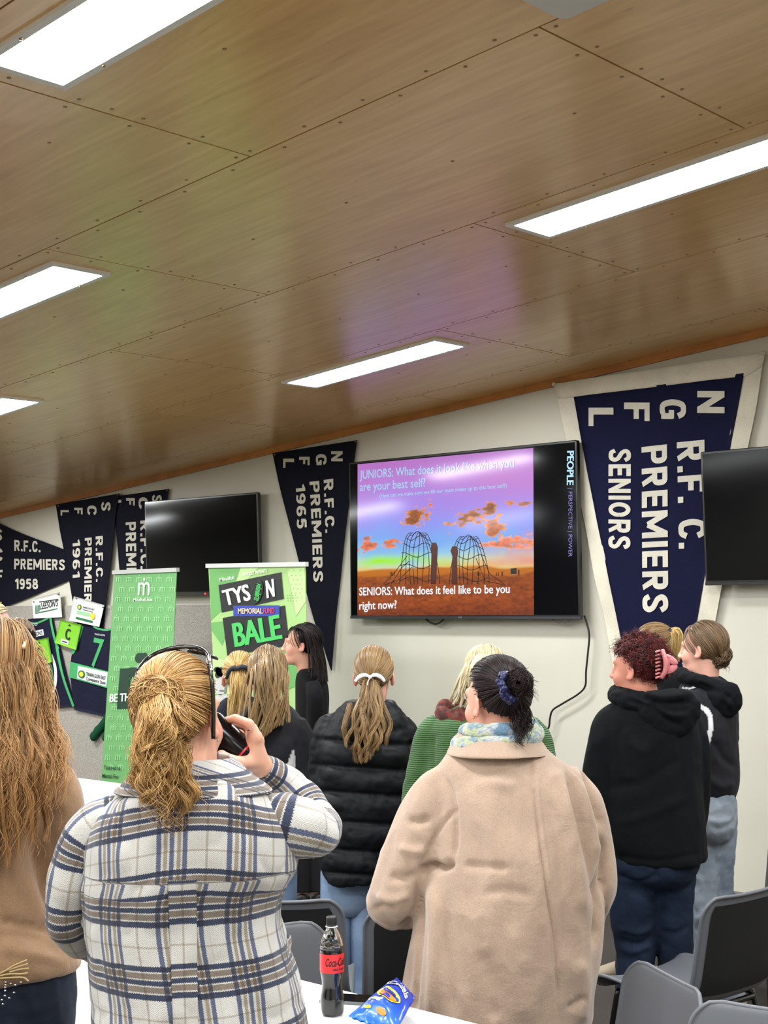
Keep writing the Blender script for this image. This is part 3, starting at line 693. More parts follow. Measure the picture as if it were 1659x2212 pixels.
def paper(label, q, seed):
    wv = waver(seed, .006); V, F = cloth([q[0], q[3]], [q[1], q[2]], wall(.055), n=8, m=8, wave=wv, thick=.0015); o = put('paper_sign', V, F, mat('white paper', (232, 232, 228), .7), loc=V.mean(0)); tag(o, label, 'paper sign')
    for p, s in ((q[0], 1), (q[1], -1)):
        V, F = lathe([(.001, -.012), (.005, -.01), (.006, 0)], 8); put('pin', V[:, [0, 2, 1]] + wall(.065)(p[0] + 4 * s, p[1] + 5), F, M_STEEL, o)
    return o, (lambda V: wv(V) - [0, .003, 0])
o, fw = paper('white paper sign with a slanted green and black logo above the left jersey', [(69.4, 1295), (130.8, 1279), (136, 1333), (74.7, 1336)], 31)
text('print', [("LEESON'S", (89, 1302), (128, 1294), (88, 1317))], wall(.055), M_INK, o, .02, .25, fw)
shape('print', band([(86, 1300.5), (127, 1294.5)], 2), wall(.055), M_INK, o, fw); shape('print', [[(78 + 2.6 * k, 1308 - k * .5), (79.4 + 2.6 * k, 1307.8 - k * .5), (79 + 2.6 * k, 1323 - k * .6), (77.4 + 2.6 * k, 1323.3 - k * .6)] for k in range(4)] + band([(78, 1325), (126, 1314.5)], 2), wall(.055), M_DGREEN, o, fw)
o, fw = paper('white paper sign with a green sun logo and yellow circle above the right jersey', [(162, 1288), (227, 1307), (216, 1354), (150.5, 1340)], 37)
shape('print', [ell(174, 1311.5, 4.4, 6)], wall(.055), M_DGREEN, o, fw); shape('print', [ell(174, 1311.5, 2.4, 3.4)], wall(.056), M_SUN, o, lambda V: fw(V) - [0, .001, 0])
text('print', [('TRARALGON EAST', (181, 1309), (207, 1315), (180.5, 1313)), ('Convenience Store', (181, 1314), (204, 1320), (180.5, 1317.5))], wall(.055), M_INK, o, .02, wave=fw)
shape('print', [[(169, 1318), (206, 1326), (204.5, 1334), (167.5, 1326)]], wall(.055), mat('pale print green', (150, 196, 150), .7), o, fw); shape('print', [[(166, 1332), (203, 1341), (202, 1346), (165, 1337)]], wall(.055), M_DGREEN, o, fw)
shape('print', [ell(202.5, 1331, 5.4, 7)], wall(.057), M_SUN, o, lambda V: fw(V) - [0, .001, 0])
def armband(label, q, cpos, seed, off):
    wv = waver(seed, .004); V, F = cloth([q[0], q[3]], [q[1], q[2]], wall(off), n=10, m=10, wave=wv, thick=.006); o = put('armband', V, F, M_LIME, loc=V.mean(0)); tag(o, label, 'captain armband', 'lime captain armbands')
    fw = lambda V: wv(V) - [0, .004, 0]
    text('letter', [('C',) + cpos], wall(off), M_INK, o, .05, wave=fw)
    (a, b, c, d) = [np.array(p) for p in q]; L = lambda u, v: tuple(a * (1 - u) * (1 - v) + b * u * (1 - v) + c * u * v + d * (1 - u) * v)
    shape('maker_patch', [[L(.28, .74), L(.64, .74), L(.64, .9), L(.28, .9)]], wall(off), M_JWHITE, o, fw); shape('maker_mark', [[L(.34, .8), L(.58, .8), L(.58, .85), L(.34, .85)]], wall(off + .001), M_INK, o, lambda V: fw(V) - [0, .001, 0])
    shape('crest', [[L(.42, .16), L(.5, .07), L(.58, .16)]], wall(off), M_INK, o, fw)
armband('lime green armband with a black C pinned over the left jersey', [(64, 1386), (103, 1377), (112, 1430), (90, 1437)], ((81, 1397), (92, 1395), (81.5, 1422)), 41, PB + .03)
armband('lime green armband with a black C pinned between the two jerseys', [(131.7, 1338.7), (175, 1350), (165, 1404), (118.6, 1388)], ((144, 1357), (155, 1359), (142, 1381)), 43, PB + .03)
for keys, lb in (([(240, 1535, 9), (232, 1550, 10), (222, 1566, 11), (210, 1580, 10), (202, 1590, 11), (196, 1594, 9)], 'dark green sock hanging left of the tall green banner, toe out'), ([(246, 1560, 9), (238, 1575, 10), (230, 1590, 10), (224, 1600, 9)], 'dark green sock mostly tucked behind the tall green banner')):
    K = crs(np.array([list(wall(.05)(x, y)) + [r * .0037] for x, y, r in keys]), 24); V, F = tube(K[:, :3], np.minimum(K[:, 3] * np.minimum(1, (1 - np.linspace(0, 1, 24)) * 6 + .35), .045), 16, .6)
    V = ruffle(V, F, .004, (25, 25, 25), 3); o = put('sock', V, F, fabric('bottle green knit', (14, 70, 46)), loc=V.mean(0)); tag(o, lb, 'sock')
# ------------------------------------------------------------------ roll-up banners
def banner(label, y, tl, tr, bl, br, m):
    to3 = lambda px, py: on_y(px, py, y)
    A, B, D, E = to3(*tl), to3(*tr), to3(*bl), to3(*br); c = (D + E) / 2
    o = thing('rollup_banner', label, 'roll-up banner', (c[0], y, 0))
    n, mm = 20, 10; L = np.linspace(0, 1, n)[:, None]; G = np.stack([A * (1 - L) + D * L + (B + (E - B) * L - A * (1 - L) - D * L) * t for t in np.linspace(0, 1, mm)], 1)
    V = G.reshape(-1, 3); W = V + [0, .003, 0]; f = grid_faces(n, mm, False); put('print_sheet', np.vstack([V, W]), [f, f[:, ::-1] + n * mm], m, o, smooth=False)
    u = B - A; V, F = hexa([A + [-.012, -.014, -.012], B + [.012, -.014, -.012], B + [.012, -.014, .016], A + [-.012, -.014, .016], A + [-.012, .014, -.012], B + [.012, .014, -.012], B + [.012, .014, .016], A + [-.012, .014, .016]]); put('top_rail', V, F, mat('aluminium rail', (205, 206, 204), .35, metal=.4), o, smooth=False)
    V, F = box((min(D[0], E[0]) - .02, y - .09, 0), (max(D[0], E[0]) + .02, y + .09, .09), .03); put('base_cassette', V, F, mat('grey cassette', (150, 150, 150), .4, metal=.5), o, smooth=False)
    V, F = rod([c * [1, 0, 0] + [0, y + .03, .08], (A + B) / 2 + [0, .02, 0]], .01, 8, smooth=False); put('support_pole', V, F, M_GREY, o)
    return o, (lambda k: (lambda px, py: on_y(px, py, y - .002 * k)))
b1, t1 = banner('narrow tall green banner patterned with small m logos, left of the wide banner', 6.20, (247.5, 1237), (382, 1231.5), (210, 1830), (356, 1826), mat('banner green', (112, 172, 108), .45))
MARK = '\u1e41'
rows = []
for k in range(20):
    y = 1243 + 21.4 * k; sh = 8 if k % 2 else 0; lx = 249 - (y - 1237) * .063
    for j in range(6):
        x = lx + 3 + sh + j * 21.8
        if x + 12 < 381 - (y - 1237) * .045: rows.append((MARK, (x, y), (x + 11.5, y - .3), (x - .9, y + 14)))
text('logo_pattern', rows, t1(1), mat('banner pale print', (150, 208, 146), .45), b1, .02)
text('logo', [(MARK, (299, 1248.5), (324, 1247.5), (297.5, 1286))], t1(3), mat('banner white print', (236, 240, 232), .45), b1, .01); text('logo', [('Mindfull Aus', (288, 1292.4), (330, 1290.8), (287.5, 1299.5))], t1(3), MATS['banner white print'], b1, .02)
text('logo', [(MARK, (262, 1412), (352, 1408), (252, 1531))], t1(3), mat('banner dark print', (34, 62, 48), .45), b1, .05)
text('slogan', [('BE THE', (237.5, 1499.5), (291, 1496), (236.5, 1517))], t1(5), MATS['banner white print'], b1, .04)
text('small_print', [('Tailored to', (224.5, 1653.5), (260, 1655), (224, 1662)), ('Mental For', (221, 1671), (256, 1673), (220.5, 1680))], t1(4), MATS['banner dark print'], b1, .02)
b2, t2 = banner('wide pale green banner with black name panels, beside the presenter', 6.12, (450, 1223), (660, 1219.5), (484, 1896), (672, 1890), mat('banner pale green', (158, 194, 124), .5))
M_B2D = mat('banner mid green', (104, 164, 92), .5); M_B2L = mat('banner light green', (182, 216, 146), .5); M_PANEL = mat('panel black', (30, 32, 32), .5)
for pl in ([(452, 1226), (520, 1225), (497, 1300), (456, 1340)], [(456, 1345), (497, 1340), (480, 1395), (457, 1362)], [(560, 1400), (620, 1380), (663, 1400), (664, 1470), (600, 1500)]): shape('print_shape', [pl], t2(1), M_B2D, b2)
for pl in ([(520, 1225), (560, 1224), (500, 1290)], [(620, 1230), (658, 1226), (660, 1300), (640, 1330)], [(459, 1420), (500, 1430), (530, 1500), (462, 1500)]): shape('print_shape', [pl], t2(1), M_B2L, b2)
shape('dots', [ell(x, y, 1, 1.2, 0, 8) for x, y in [(476 + 9 * k, 1235) for k in range(3)] + [(622 + 13 * k, 1231.5) for k in range(3)] + [(630 + 9 * i + (j % 2) * 4, 1243 + 9.5 * j) for j in range(6) for i in range(3)] + [(620 + 6 * i + j, 1286 + 6 * j) for i in range(4) for j in range(3)]], t2(2), M_B2D, b2)
shape('name_panel', [[(472, 1264), (607.5, 1236), (613, 1293.5), (478.7, 1323)]], t2(2), M_PANEL, b2); shape('name_panel', [[(480.8, 1335), (615.3, 1308), (625, 1394.5), (491, 1417)]], t2(2), M_PANEL, b2)
text('lettering', [('TYS', (478.5, 1275.5), (536, 1261), (486, 1309.5)), ('N', (573, 1254.5), (591, 1250), (576, 1292.5))], t2(4), MATS['banner white print'], b2, .045)
text('lettering', [('BALE', (500, 1347), (603, 1326.5), (507, 1398))], t2(4), mat('lettering green', (70, 184, 92), .5), b2, .05)
shape('fund_panel', [[(504, 1308.4), (603.8, 1307.5), (604, 1331), (504, 1331.3)]], t2(4), mat('fund blue', (50, 66, 156), .5), b2)
text('lettering', [('MEMORIAL', (514, 1314), (567.5, 1313.4), (514, 1325.8))], t2(6), mat('lettering cream', (240, 206, 170), .5), b2, .03); text('lettering', [('FUND', (568.5, 1313.4), (593, 1313), (568.5, 1325.4))], t2(6), mat('lettering red', (206, 52, 80), .5), b2, .03)
shape('ball_print', [ell(554.5, 1279, 12.5, 26.5, 14)], t2(5), mat('ball black', (18, 28, 22), .5), b2); shape('ball_print', band(ell(554.5, 1279, 11, 24.5, 14, 20) , .9), t2(6), mat('ball line', (70, 80, 76), .5), b2)
text('ball_print', [('SHERRIN', (548, 1296), (555, 1260), (555, 1298))], t2(7), MATS['lettering green'], b2, .04); shape('ball_print', band([(557, 1298), (562, 1262)], 2) + band([(552, 1282), (564, 1284)], 1.5) + band([(554, 1272), (565, 1272)], 1.5), t2(7), MATS['lettering green'], b2)
text('small_print', [('Mindfull', (474.4, 1248.6), (506, 1243.5), (474.6, 1256)), ('PROUDLY PRESENTS', (524, 1237.6), (576, 1228.8), (524.5, 1244.8))], t2(4), MATS['banner white print'], b2, .02)
G1, G2, G3 = [mat('portrait ' + n, c, .5) for n, c in (('light', (190, 190, 188)), ('mid', (120, 120, 118)), ('dark', (44, 44, 44)))]
shape('portrait_print', [ell(477, 1478, 14, 24, 4), [(462, 1520), (470, 1500), (490, 1500), (505, 1525), (505, 1570), (462, 1570)]], t2(2), G1, b2, label='black and white printed portrait')
shape('portrait_print', [ell(470 + 5 * math.sin(k * 2.1) + k * 1.2, 1452 + 6 * math.cos(k * 1.7), 6, 7, k * 30, 10) for k in range(9)], t2(3), G3, b2); shape('portrait_print', [ell(482, 1478, 5, 2, 0, 8), ell(479, 1492, 6, 2, 0, 8), [(486, 1466), (490, 1480), (488, 1496), (484, 1500)]], t2(4), G2, b2)
# ------------------------------------------------------------------ people: one continuous body from blended volumes
def sdf_mesh(prims, h):
    lo = np.full(3, 1e9); hi = -lo
    for p in prims:
        if p['neg']: continue
        lo = np.minimum(lo, p['lo']); hi = np.maximum(hi, p['hi'])
    lo -= .03; hi += .03; n = np.ceil((hi - lo) / h).astype(int) + 1
    D = np.full(n, .06, np.float32)
    for p in prims:
        m = p['k'] + 2 * h + .012
        a = np.maximum(((p['lo'] - m - lo) / h).astype(int), 0); b = np.minimum(((p['hi'] + m - lo) / h).astype(int) + 2, n)
        if (b <= a).any(): continue
        X = [(lo[i] + h * np.arange(a[i], b[i])).astype(np.float32) for i in range(3)]
        G = np.stack(np.meshgrid(*X, indexing='ij'), -1); d = p['f'](G); k = max(p['k'], 1e-4)
        S = D[a[0]:b[0], a[1]:b[1], a[2]:b[2]]
        if p['neg']:
            t = np.clip(.5 - .5 * (S + d) / k, 0, 1); S[...] = S * (1 - t) - d * t + k * t * (1 - t)
        else:
            t = np.clip(.5 + .5 * (S - d) / k, 0, 1); S[...] = S * (1 - t) + d * t - k * t * (1 - t)
    s = D < 0; c = sum(s[i:n[0] - 1 + i, j:n[1] - 1 + j, k:n[2] - 1 + k].astype(np.int8) for i in (0, 1) for j in (0, 1) for k in (0, 1))
    act = (c > 0) & (c < 8); ids = np.full(act.shape, -1, np.int32); I = np.argwhere(act); ids[act] = np.arange(len(I))
    pos = np.zeros((len(I), 3)); cnt = np.zeros(len(I))
    cor = [(i, j, k) for i in (0, 1) for j in (0, 1) for k in (0, 1)]
    for a in range(8):
        for ax in range(3):
            if cor[a][ax]: continue
            b = list(cor[a]); b[ax] = 1
            A = I + cor[a]; B = I + b; da = D[A[:, 0], A[:, 1], A[:, 2]]; db = D[B[:, 0], B[:, 1], B[:, 2]]
            x = (da < 0) != (db < 0); t = np.where(x, da / np.where(x, da - db, 1), 0)
            q = np.array(cor[a], float)[None] + 0 * pos; q[:, ax] += t; pos[x] += q[x]; cnt[x] += 1
    V = lo + h * (I + pos / cnt[:, None]); F = []
    for ax in range(3):
        u, v = (ax + 1) % 3, (ax + 2) % 3
        s0 = np.take(s, range(n[ax] - 1), ax); s1 = np.take(s, range(1, n[ax]), ax); E = np.argwhere(s0 != s1)
        E = E[(E[:, u] > 0) & (E[:, v] > 0) & (E[:, u] < n[u] - 1) & (E[:, v] < n[v] - 1)]
        du = np.zeros(3, int); du[u] = 1; dv = np.zeros(3, int); dv[v] = 1
        g = lambda q: ids[q[:, 0], q[:, 1], q[:, 2]]
        Q = np.stack([g(E - du - dv), g(E - dv), g(E), g(E - du)], 1)
        ins = s[E[:, 0], E[:, 1], E[:, 2]]; Q[~ins] = Q[~ins][:, ::-1]; F.append(Q)
    return smooth_v(V, F, 1, .4), F
def cap_(a, b, ra, rb, k=.02, neg=False):
    a, b = np.array(a, float), np.array(b, float); r = max(ra, rb); ba = (b - a); L = max(ba @ ba, 1e-9)
    def f(G):
        q = G - a; t = np.clip((q @ ba) / L, 0, 1); return np.linalg.norm(q - t[..., None] * ba, axis=-1) - (ra + (rb - ra) * t)
    return dict(f=f, k=k, neg=neg, lo=np.minimum(a, b) - r, hi=np.maximum(a, b) + r)
def ell_(c, rad, M=None, k=.02, neg=False):
    c = np.array(c, float); rad = np.array(rad, float); M = np.eye(3) if M is None else M
    def f(G):
        q = (G - c) @ M; k0 = np.linalg.norm(q / rad, axis=-1); k1 = np.linalg.norm(q / rad ** 2, axis=-1) + 1e-6; return k0 * (k0 - 1) / k1
    e = np.sqrt(((M * rad) ** 2).sum(1)); return dict(f=f, k=k, neg=neg, lo=c - e, hi=c + e)

def skin_mat():
    a = NT('skin'); c = a.attr('tint', 'Color'); n = a.noise(90, 3, a.coords())
    a.set(Base_Color=a.mix(.35, c, a.mix(n, lin((212, 162, 138)), lin((194, 138, 116))), 'MIX'), Roughness=.55, Subsurface_Weight=.05, Subsurface_Radius=(.01, .004, .002))
    a.b.inputs['Specular IOR Level'].default_value = .35; a.bump(a.noise(500, 2, a.coords()), .08, .001); return a.m
M_SKIN = skin_mat()
def hair_mat(name, dark, mid, light, tip=None, rough=.36, spec=.4):
    a = NT(name); r = a.attr('rnd', 'Fac'); t = a.attr('along', 'Fac')
    c = a.ramp(r, [(.0, lin(dark)), (.45, lin(mid)), (1., lin(light))])
    if tip: c = a.mix(a.math('MULTIPLY', t, .75), c, a.ramp(r, [(0, lin(tuple(v * .7 for v in tip))), (1, lin(tip))]))
    a.set(Base_Color=c, Roughness=rough); a.b.inputs['Specular IOR Level'].default_value = spec
    return a.m

class Fig:
    def __init__(s, label, px, d, cat='person', group=None):
        s.d = d; g = at(px, 1300, d); s.base = np.array([g[0], g[1], 0.]); s.fwd = nz(np.array([g[0], g[1], 0.])); s.r = np.array([s.fwd[1], -s.fwd[0], 0.]); s.up = np.array([0, 0, 1.])
        me = bpy.data.meshes.new('person'); s.o = bpy.data.objects.new('person', me); COL.objects.link(s.o); s.o.location = s.base; ORG[s.o.name] = s.base
        tag(s.o, label, cat, group); s.pr = []; s.hair = []; s.px = FPX / d; s.tints = []
    def P(s, px, py, dd=0.): return at(px, py, s.d + dd)
    def part(s, name, V, F, m, **k): return put(name, V, F, m, s.o, **k)
    # head: centre between the ears; yaw 0 looks away from the camera, + turns to the right of the photo
    def head(s, px, py, scale=1., yaw=0., pitch=0., roll=0., dd=0., skin=(222, 164, 142), lips=(176, 92, 92), brow=(84, 60, 48), neck_to=None, neck_r=1.):
        c, sn = math.cos(math.radians(yaw)), math.sin(math.radians(yaw)); f = c * s.fwd + sn * s.r; x = np.cross(f, s.up)
        p = math.radians(pitch); f2 = f * math.cos(p) + s.up * math.sin(p); z2 = np.cross(x, f2)
        q = math.radians(roll); x2 = x * math.cos(q) + z2 * math.sin(q); z3 = np.cross(x2, f2)
        s.hM = np.stack([x2, f2, z3], 1); s.hC = s.P(px, py, dd); s.hs = k = scale; s.skin = skin
        W = lambda *v: s.hC + s.hM @ (np.array(v) * k); M = s.hM; s.W = W
        def E(v, r, kk, neg=False, MM=None): s.pr.append(ell_(W(*v), np.array(r) * k, M if MM is None else M @ MM, kk * k, neg))
        def Cp(a, b, ra, rb, kk, neg=False): s.pr.append(cap_(W(*a), W(*b), ra * k, rb * k, kk * k, neg))
        E((0, -.014, .036), (.073, .094, .086), .02); E((0, .028, -.022), (.058, .066, .082), .03); E((0, .045, -.085), (.044, .046, .034), .03); E((0, .078, -.103), (.02, .016, .016), .02)
        for q in (-1, 1):
            E((q * .034, .064, -.035), (.024, .024, .026), .02); Cp((q * .008, .089, .026), (q * .042, .076, .026), .010, .010, .018)
            E((q * .031, .098, .004), (.017, .013, .012), .012, True); E((q * .031, .0775, .003), (.013, .0125, .012), .004)
            R = np.array([[math.cos(.45 * q), -math.sin(.45 * q), 0], [math.sin(.45 * q), math.cos(.45 * q), 0], [0, 0, 1]])
            E((q * .079, -.012, -.008), (.0065, .019, .031), .006, False, R); E((q * .0775, .0, -.030), (.007, .009, .010), .008); E((q * .0865, -.010, -.006), (.006, .009, .017), .005, True, R)
        Cp((0, .090, .022), (0, .112, -.030), .008, .0105, .012); E((0, .116, -.032), (.010, .009, .009), .008)
        for q in (-1, 1): E((q * .011, .104, -.035), (.008, .010, .008), .006)
        E((0, .094, -.064), (.023, .0085, .0055), .006); E((0, .092, -.0745), (.019, .0085, .006), .005); Cp((-.018, .103, -.0685), (.018, .103, -.0685), .0022, .0022, .003, True)
        nb = neck_to if neck_to is not None else W(0, -.05, -.2)
        s.nb = np.array(nb, float); s.pr.append(cap_(W(0, -.022, -.07), s.nb, .050 * k * neck_r, .058 * k * neck_r, .03 * k))
        s.tints += [((0, .098, -.069), (.025, .016, .013), lips), ((.032, .088, .028), (.022, .016, .006), brow), ((-.032, .088, .028), (.022, .016, .006), brow), ((.045, .06, -.03), (.03, .03, .022), (224, 142, 128)), ((-.045, .06, -.03), (.03, .03, .022), (224, 142, 128)), ((.085, -.01, -.01), (.014, .026, .036), (226, 140, 124)), ((-.085, -.01, -.01), (.014, .026, .036), (226, 140, 124))]
    def eyes(s):
        for q in (-1, 1):
            V, F = lathe([(.0001 + .0118 * s.hs * math.sin(t), .0118 * s.hs * math.cos(t)) for t in np.linspace(0.02, PI - .02, 12)], 16); V = s.W(q * .031, .0795, .003) + V @ np.stack([s.hM[:, 0], s.hM[:, 2], s.hM[:, 1]], 1).T
            c = np.where(((V - s.W(q * .031, .0795, .003)) @ s.hM[:, 1] > .0098 * s.hs)[:, None], [[.02, .012, .01, 1]], [[.75, .72, .7, 1]])
            a = MATS.get('eye')
            if a is None: a = NT('eye'); a.set(Base_Color=a.attr('tint', 'Color'), Roughness=.15); a = MATS['eye'] = a.m
            s.part('eye', V, F, a, attrs={'tint': c})
    def torso(s, keys, rows=70, seg=80, e=2.25, body=.8, dd=0., flat=True):
        """keys: (y px, left px, right px, half thickness m[, droop m[, depth shift m]])"""
        K = np.array([list(k) + [0.] * (6 - len(k)) for k in keys], float); K = crs(K, rows); R = []; th = np.arange(seg) / seg * 2 * PI
        cx = np.sign(np.sin(th)) * np.abs(np.sin(th)) ** (2 / e); sy = -np.sign(np.cos(th)) * np.abs(np.cos(th)) ** (2 / e)     # th=0 faces away, pi faces the camera
        for py, xl, xr, t, dr, sh in K:
            L, Q = s.P(xl, py, dd + sh), s.P(xr, py, dd + sh); c = (L + Q) / 2; a = np.linalg.norm(Q - L) / 2
            ring = c + cx[:, None] * a * s.r - sy[:, None] * t * s.fwd
            ring[:, 2] = c[2] - dr * np.abs(cx) ** 2; R.append(ring)
        R = np.array(R); s.rings = R
        if body:
            zz = R[:, :, 2].mean(1); H_ = zz[0] - zz[-1]; zs = np.concatenate([zz[0] - np.arange(.035, min(.16, H_ * .4), .018), np.linspace(zz[0] - min(.16, H_ * .4), zz[-1] + min(.075, H_ * .3), 10)])
            for z in zs:
                i = int(np.argmin(np.abs(zz - z))); c = R[i].mean(0); a = np.abs((R[i] - c) @ s.r).max() * body; t = K[i, 3] * body; up_ = zz[0] - z < .17
                s.pr.append(ell_(c, (a * (.92 if up_ else 1), t * (.92 if up_ else 1), .022 if up_ else min(.07, H_ * .28)), np.stack([s.r, s.fwd, s.up], 1), .02))
        V, F = loft(R); n, m = rows, seg; d = np.linalg.norm(np.roll(R, -1, 1) - R, axis=2); cu = np.concatenate([np.zeros((n, 1)), np.cumsum(d, 1)[:, :-1]], 1); cu -= cu[:, m // 2:m // 2 + 1]
        cv = -np.concatenate([[0], np.cumsum(np.linalg.norm(np.diff(R[:, m // 2], axis=0), axis=1))]); s.uv = np.vstack([np.stack([cu, np.repeat(cv[:, None], m, 1), 0 * cu], -1).reshape(-1, 3), np.zeros((2, 3))])
        return V, F
    def sleeve(s, keys, rows=40, seg=36, body=.7, flat=1., hand=None, ruff=0.):
        """keys: (x px, y px, depth shift m, radius px)"""
        K = np.array([list(s.P(x, y, dd)) + [r / s.px] for x, y, dd, r in keys]); C = crs(K, rows)
        if body:
            KK = K.copy(); KK[0] = K[0] * .5 + K[1] * .5
            for a, b in zip(KK[:-1], KK[1:]): s.pr.append(cap_(a[:3], b[:3], min(.058, a[3] * body), min(.055, b[3] * body), .03))
        if hand is not None: s.simple_hand(K[-1][:3], nz(K[-1][:3] - K[-2][:3]))
        rr = C[:, 3].copy(); L = np.concatenate([[0], np.cumsum(np.linalg.norm(np.diff(C[:, :3], axis=0), axis=1))])
        if ruff: rr *= 1 + ruff * np.sin(L * 75 + 1.5 * np.sin(L * 23))
        V, F = tube(C[:, :3], rr, seg, flat); u = np.arange(seg) / seg * 2 * PI * C[:, 3].mean()
        s.suv = np.vstack([np.stack(np.broadcast_arrays(u[None] - .11, -L[:, None], 0.), -1).reshape(-1, 3), np.zeros((2, 3))])
        return V, F
    def simple_hand(s, w, dr):
        side = nz(np.cross(dr, s.up) + .01); n = np.cross(dr, side); s.pr.append(cap_(w, w + dr * .05, .026, .03, .01)); s.pr.append(ell_(w + dr * .07, (.045, .04, .017), np.stack([dr, side, n], 1), .012))
        for i, (o, l) in enumerate(((-.03, .06), (-.01, .072), (.01, .068), (.028, .054))):
            a = w + dr * .105 + side * o; b = a + dr * l * .5 + n * .008; c = b + dr * l * .4 + n * .022; s.pr += [cap_(a, b, .0088, .008, .004), cap_(b, c, .008, .007, .003)]
        a = w + dr * .05 - side * .035; b = a + dr * .03 - side * .025 + n * .01; s.pr += [cap_(a, b, .011, .0095, .008), cap_(b, b + dr * .03, .0092, .0078, .003)]
    def legs(s, left, right, rows=40, seg=32, body=.75):
        out = []
        for K0 in (left, right):
            K = np.array([list(s.P(x, y, dd)) + [r / s.px] for x, y, dd, r in K0]); C = crs(K, rows)
            for a, b in zip(K[:-1], K[1:]): s.pr.append(cap_(a[:3], b[:3], a[3] * body, b[3] * body, .02))
            out.append(tube(C[:, :3], C[:, 3], seg))
        return out
    def straight_legs(s, hip_y, cx, gap, r0, r1, body=.7, dd=0.):
        """two legs dropping plumb from hip height to the floor; px offsets"""
        zf = s.P(cx, hip_y, dd); out = []; th = np.arange(32) / 32 * 2 * PI; w_ = (gap + r0) / s.px; d_ = r0 / s.px * 1.25
        pel = np.array([zf + np.cos(th)[:, None] * w_ * k * s.r + np.sin(th)[:, None] * d_ * k * s.fwd + [0, 0, z] for z, k in ((.22, .80), (.18, .9), (.08, .99), (0, 1), (-.04, .96), (-.08, .7), (-.09, .3))]); out.append(loft(pel))
        for q in (-1, 1):
            a = zf + q * s.r * gap / s.px; pts = [a + [0, 0, .06], a, np.array([a[0], a[1], a[2] * .52]), np.array([a[0], a[1], .09])]; rr = [r0 / s.px * .9, r0 / s.px, (r0 + r1) / 2 / s.px, r1 / s.px]
            C = crs(np.array([list(p) + [x] for p, x in zip(pts, rr)]), 40); out.append(tube(C[:, :3], C[:, 3], 30))
            for u, v, x, y in zip(pts[:-1], pts[1:], rr[:-1], rr[1:]): s.pr.append(cap_(u, v, x * body, y * body, .02))
            s.pr.append(cap_([a[0], a[1], .09], [a[0], a[1], .05] + s.fwd * .08, .024, .02, .005))
            s.shoe(np.array([a[0], a[1], 0]), s.fwd)
        return out
    def shoe(s, p, f, m=None, L=.27):
        x = np.cross(f, s.up); R = []
        for t, w, h, z in ((-.06, .02, .03, .02), (-.055, .03, .075, 0), (-.02, .036, .085, 0), (.04, .038, .075, 0), (.1, .045, .055, 0), (.15, .045, .04, 0), (.195, .035, .03, 0), (.21, .012, .018, .004)):
            a = np.arange(16) / 16 * 2 * PI; R.append(p + f * t + np.cos(a)[:, None] * w * x + (z + h / 2 + np.maximum(np.sin(a), -1) * h / 2)[:, None] * s.up)
        V, F = loft(crs(np.array(R).reshape(len(R), -1), 24).reshape(24, 16, 3)); s.part('shoe', V, F, m or mat('black shoe', (30, 30, 32), .5)); V2, F2 = loft(np.array(R)[:, :, :] * [1, 1, 0] + np.array([0, 0, .0]) + np.where((np.arange(16) < 8)[None, :, None], [[[0, 0, .016]]], [[[0, 0, 0.]]]))
        s.part('shoe_sole', V2, F2, mat('shoe sole', (200, 196, 186), .6))
    def finish(s, h=.006, tintfn=None):
        V, F = sdf_mesh(s.pr, h); sk = np.array(lin(s.skin)); c = np.tile(sk, (len(V), 1)); q = ((V - s.hC) @ s.hM) / s.hs
        for ctr, rad, col in s.tints:
            d = np.linalg.norm((q - ctr) / rad, axis=1); k = np.clip(1.5 - d * 1.2, 0, 1)[:, None] * .8; c = c * (1 - k) + np.array(lin(col)) * k
        if tintfn is not None: c = tintfn(s, V, q, c)
        put('person', V, F, M_SKIN, obj=s.o, attrs={'tint': c})
    # ---- hair
    def hcenter(s): return s.W(0, -.014, .036), np.array([.078, .1, .092]) * s.hs
    def hairline(s, n):
        y, z = n[:, 1], n[:, 2]; return z > np.interp(y, [-1, -.5, -.15, .1, .45, .8, 1], s.hl)
    hl = [-.95, -.85, -.55, .02, .30, .52, .6]
    def shell(s, puff=1.02, m=None):
        C, rad = s.hcenter(); n, mth = 36, 48; a = np.linspace(0.0, PI, n)[:, None]; b = np.linspace(0, 2 * PI, mth, endpoint=False)[None]
        d = np.stack([np.sin(a) * np.cos(b), np.sin(a) * np.sin(b), np.cos(a) + 0 * b], -1).reshape(-1, 3); F = grid_faces(n, mth); ok = s.hairline(d); F = F[ok[F].all(1)]
        V = C + (d * rad * puff) @ s.hM.T; s.hair.append((V, [F], np.full(len(V), .18), np.zeros(len(V))))
    def strands(s, P, r, rnd, tip=.35):
        """P (N,K,3) polylines -> three-sided hairs"""
        N, K, _ = P.shape; T = nz(np.gradient(P, axis=1)); ref = nz(np.array([.31, .52, .79])); A = nz(np.cross(T, ref)); B = np.cross(T, A); t = np.linspace(0, 1, K); rr = (np.asarray(r)[:, None] * (1 - (1 - tip) * t ** 2))[..., None]
        V = np.stack([P + rr * (math.cos(q) * A + math.sin(q) * B) for q in (0, 2.094, 4.189)], 2).reshape(-1, 3)
        i = (np.arange(N) * K * 3)[:, None, None] + (np.arange(K - 1) * 3)[None, :, None] + np.zeros((1, 1, 3), int); c = np.arange(3); c2 = (c + 1) % 3
        F = np.stack([i + c, i + 3 + c, i + 3 + c2, i + c2], -1).reshape(-1, 4)
        s.hair.append((V, [F], np.repeat(rnd, K * 3), np.tile(np.repeat(t, 3), N)))
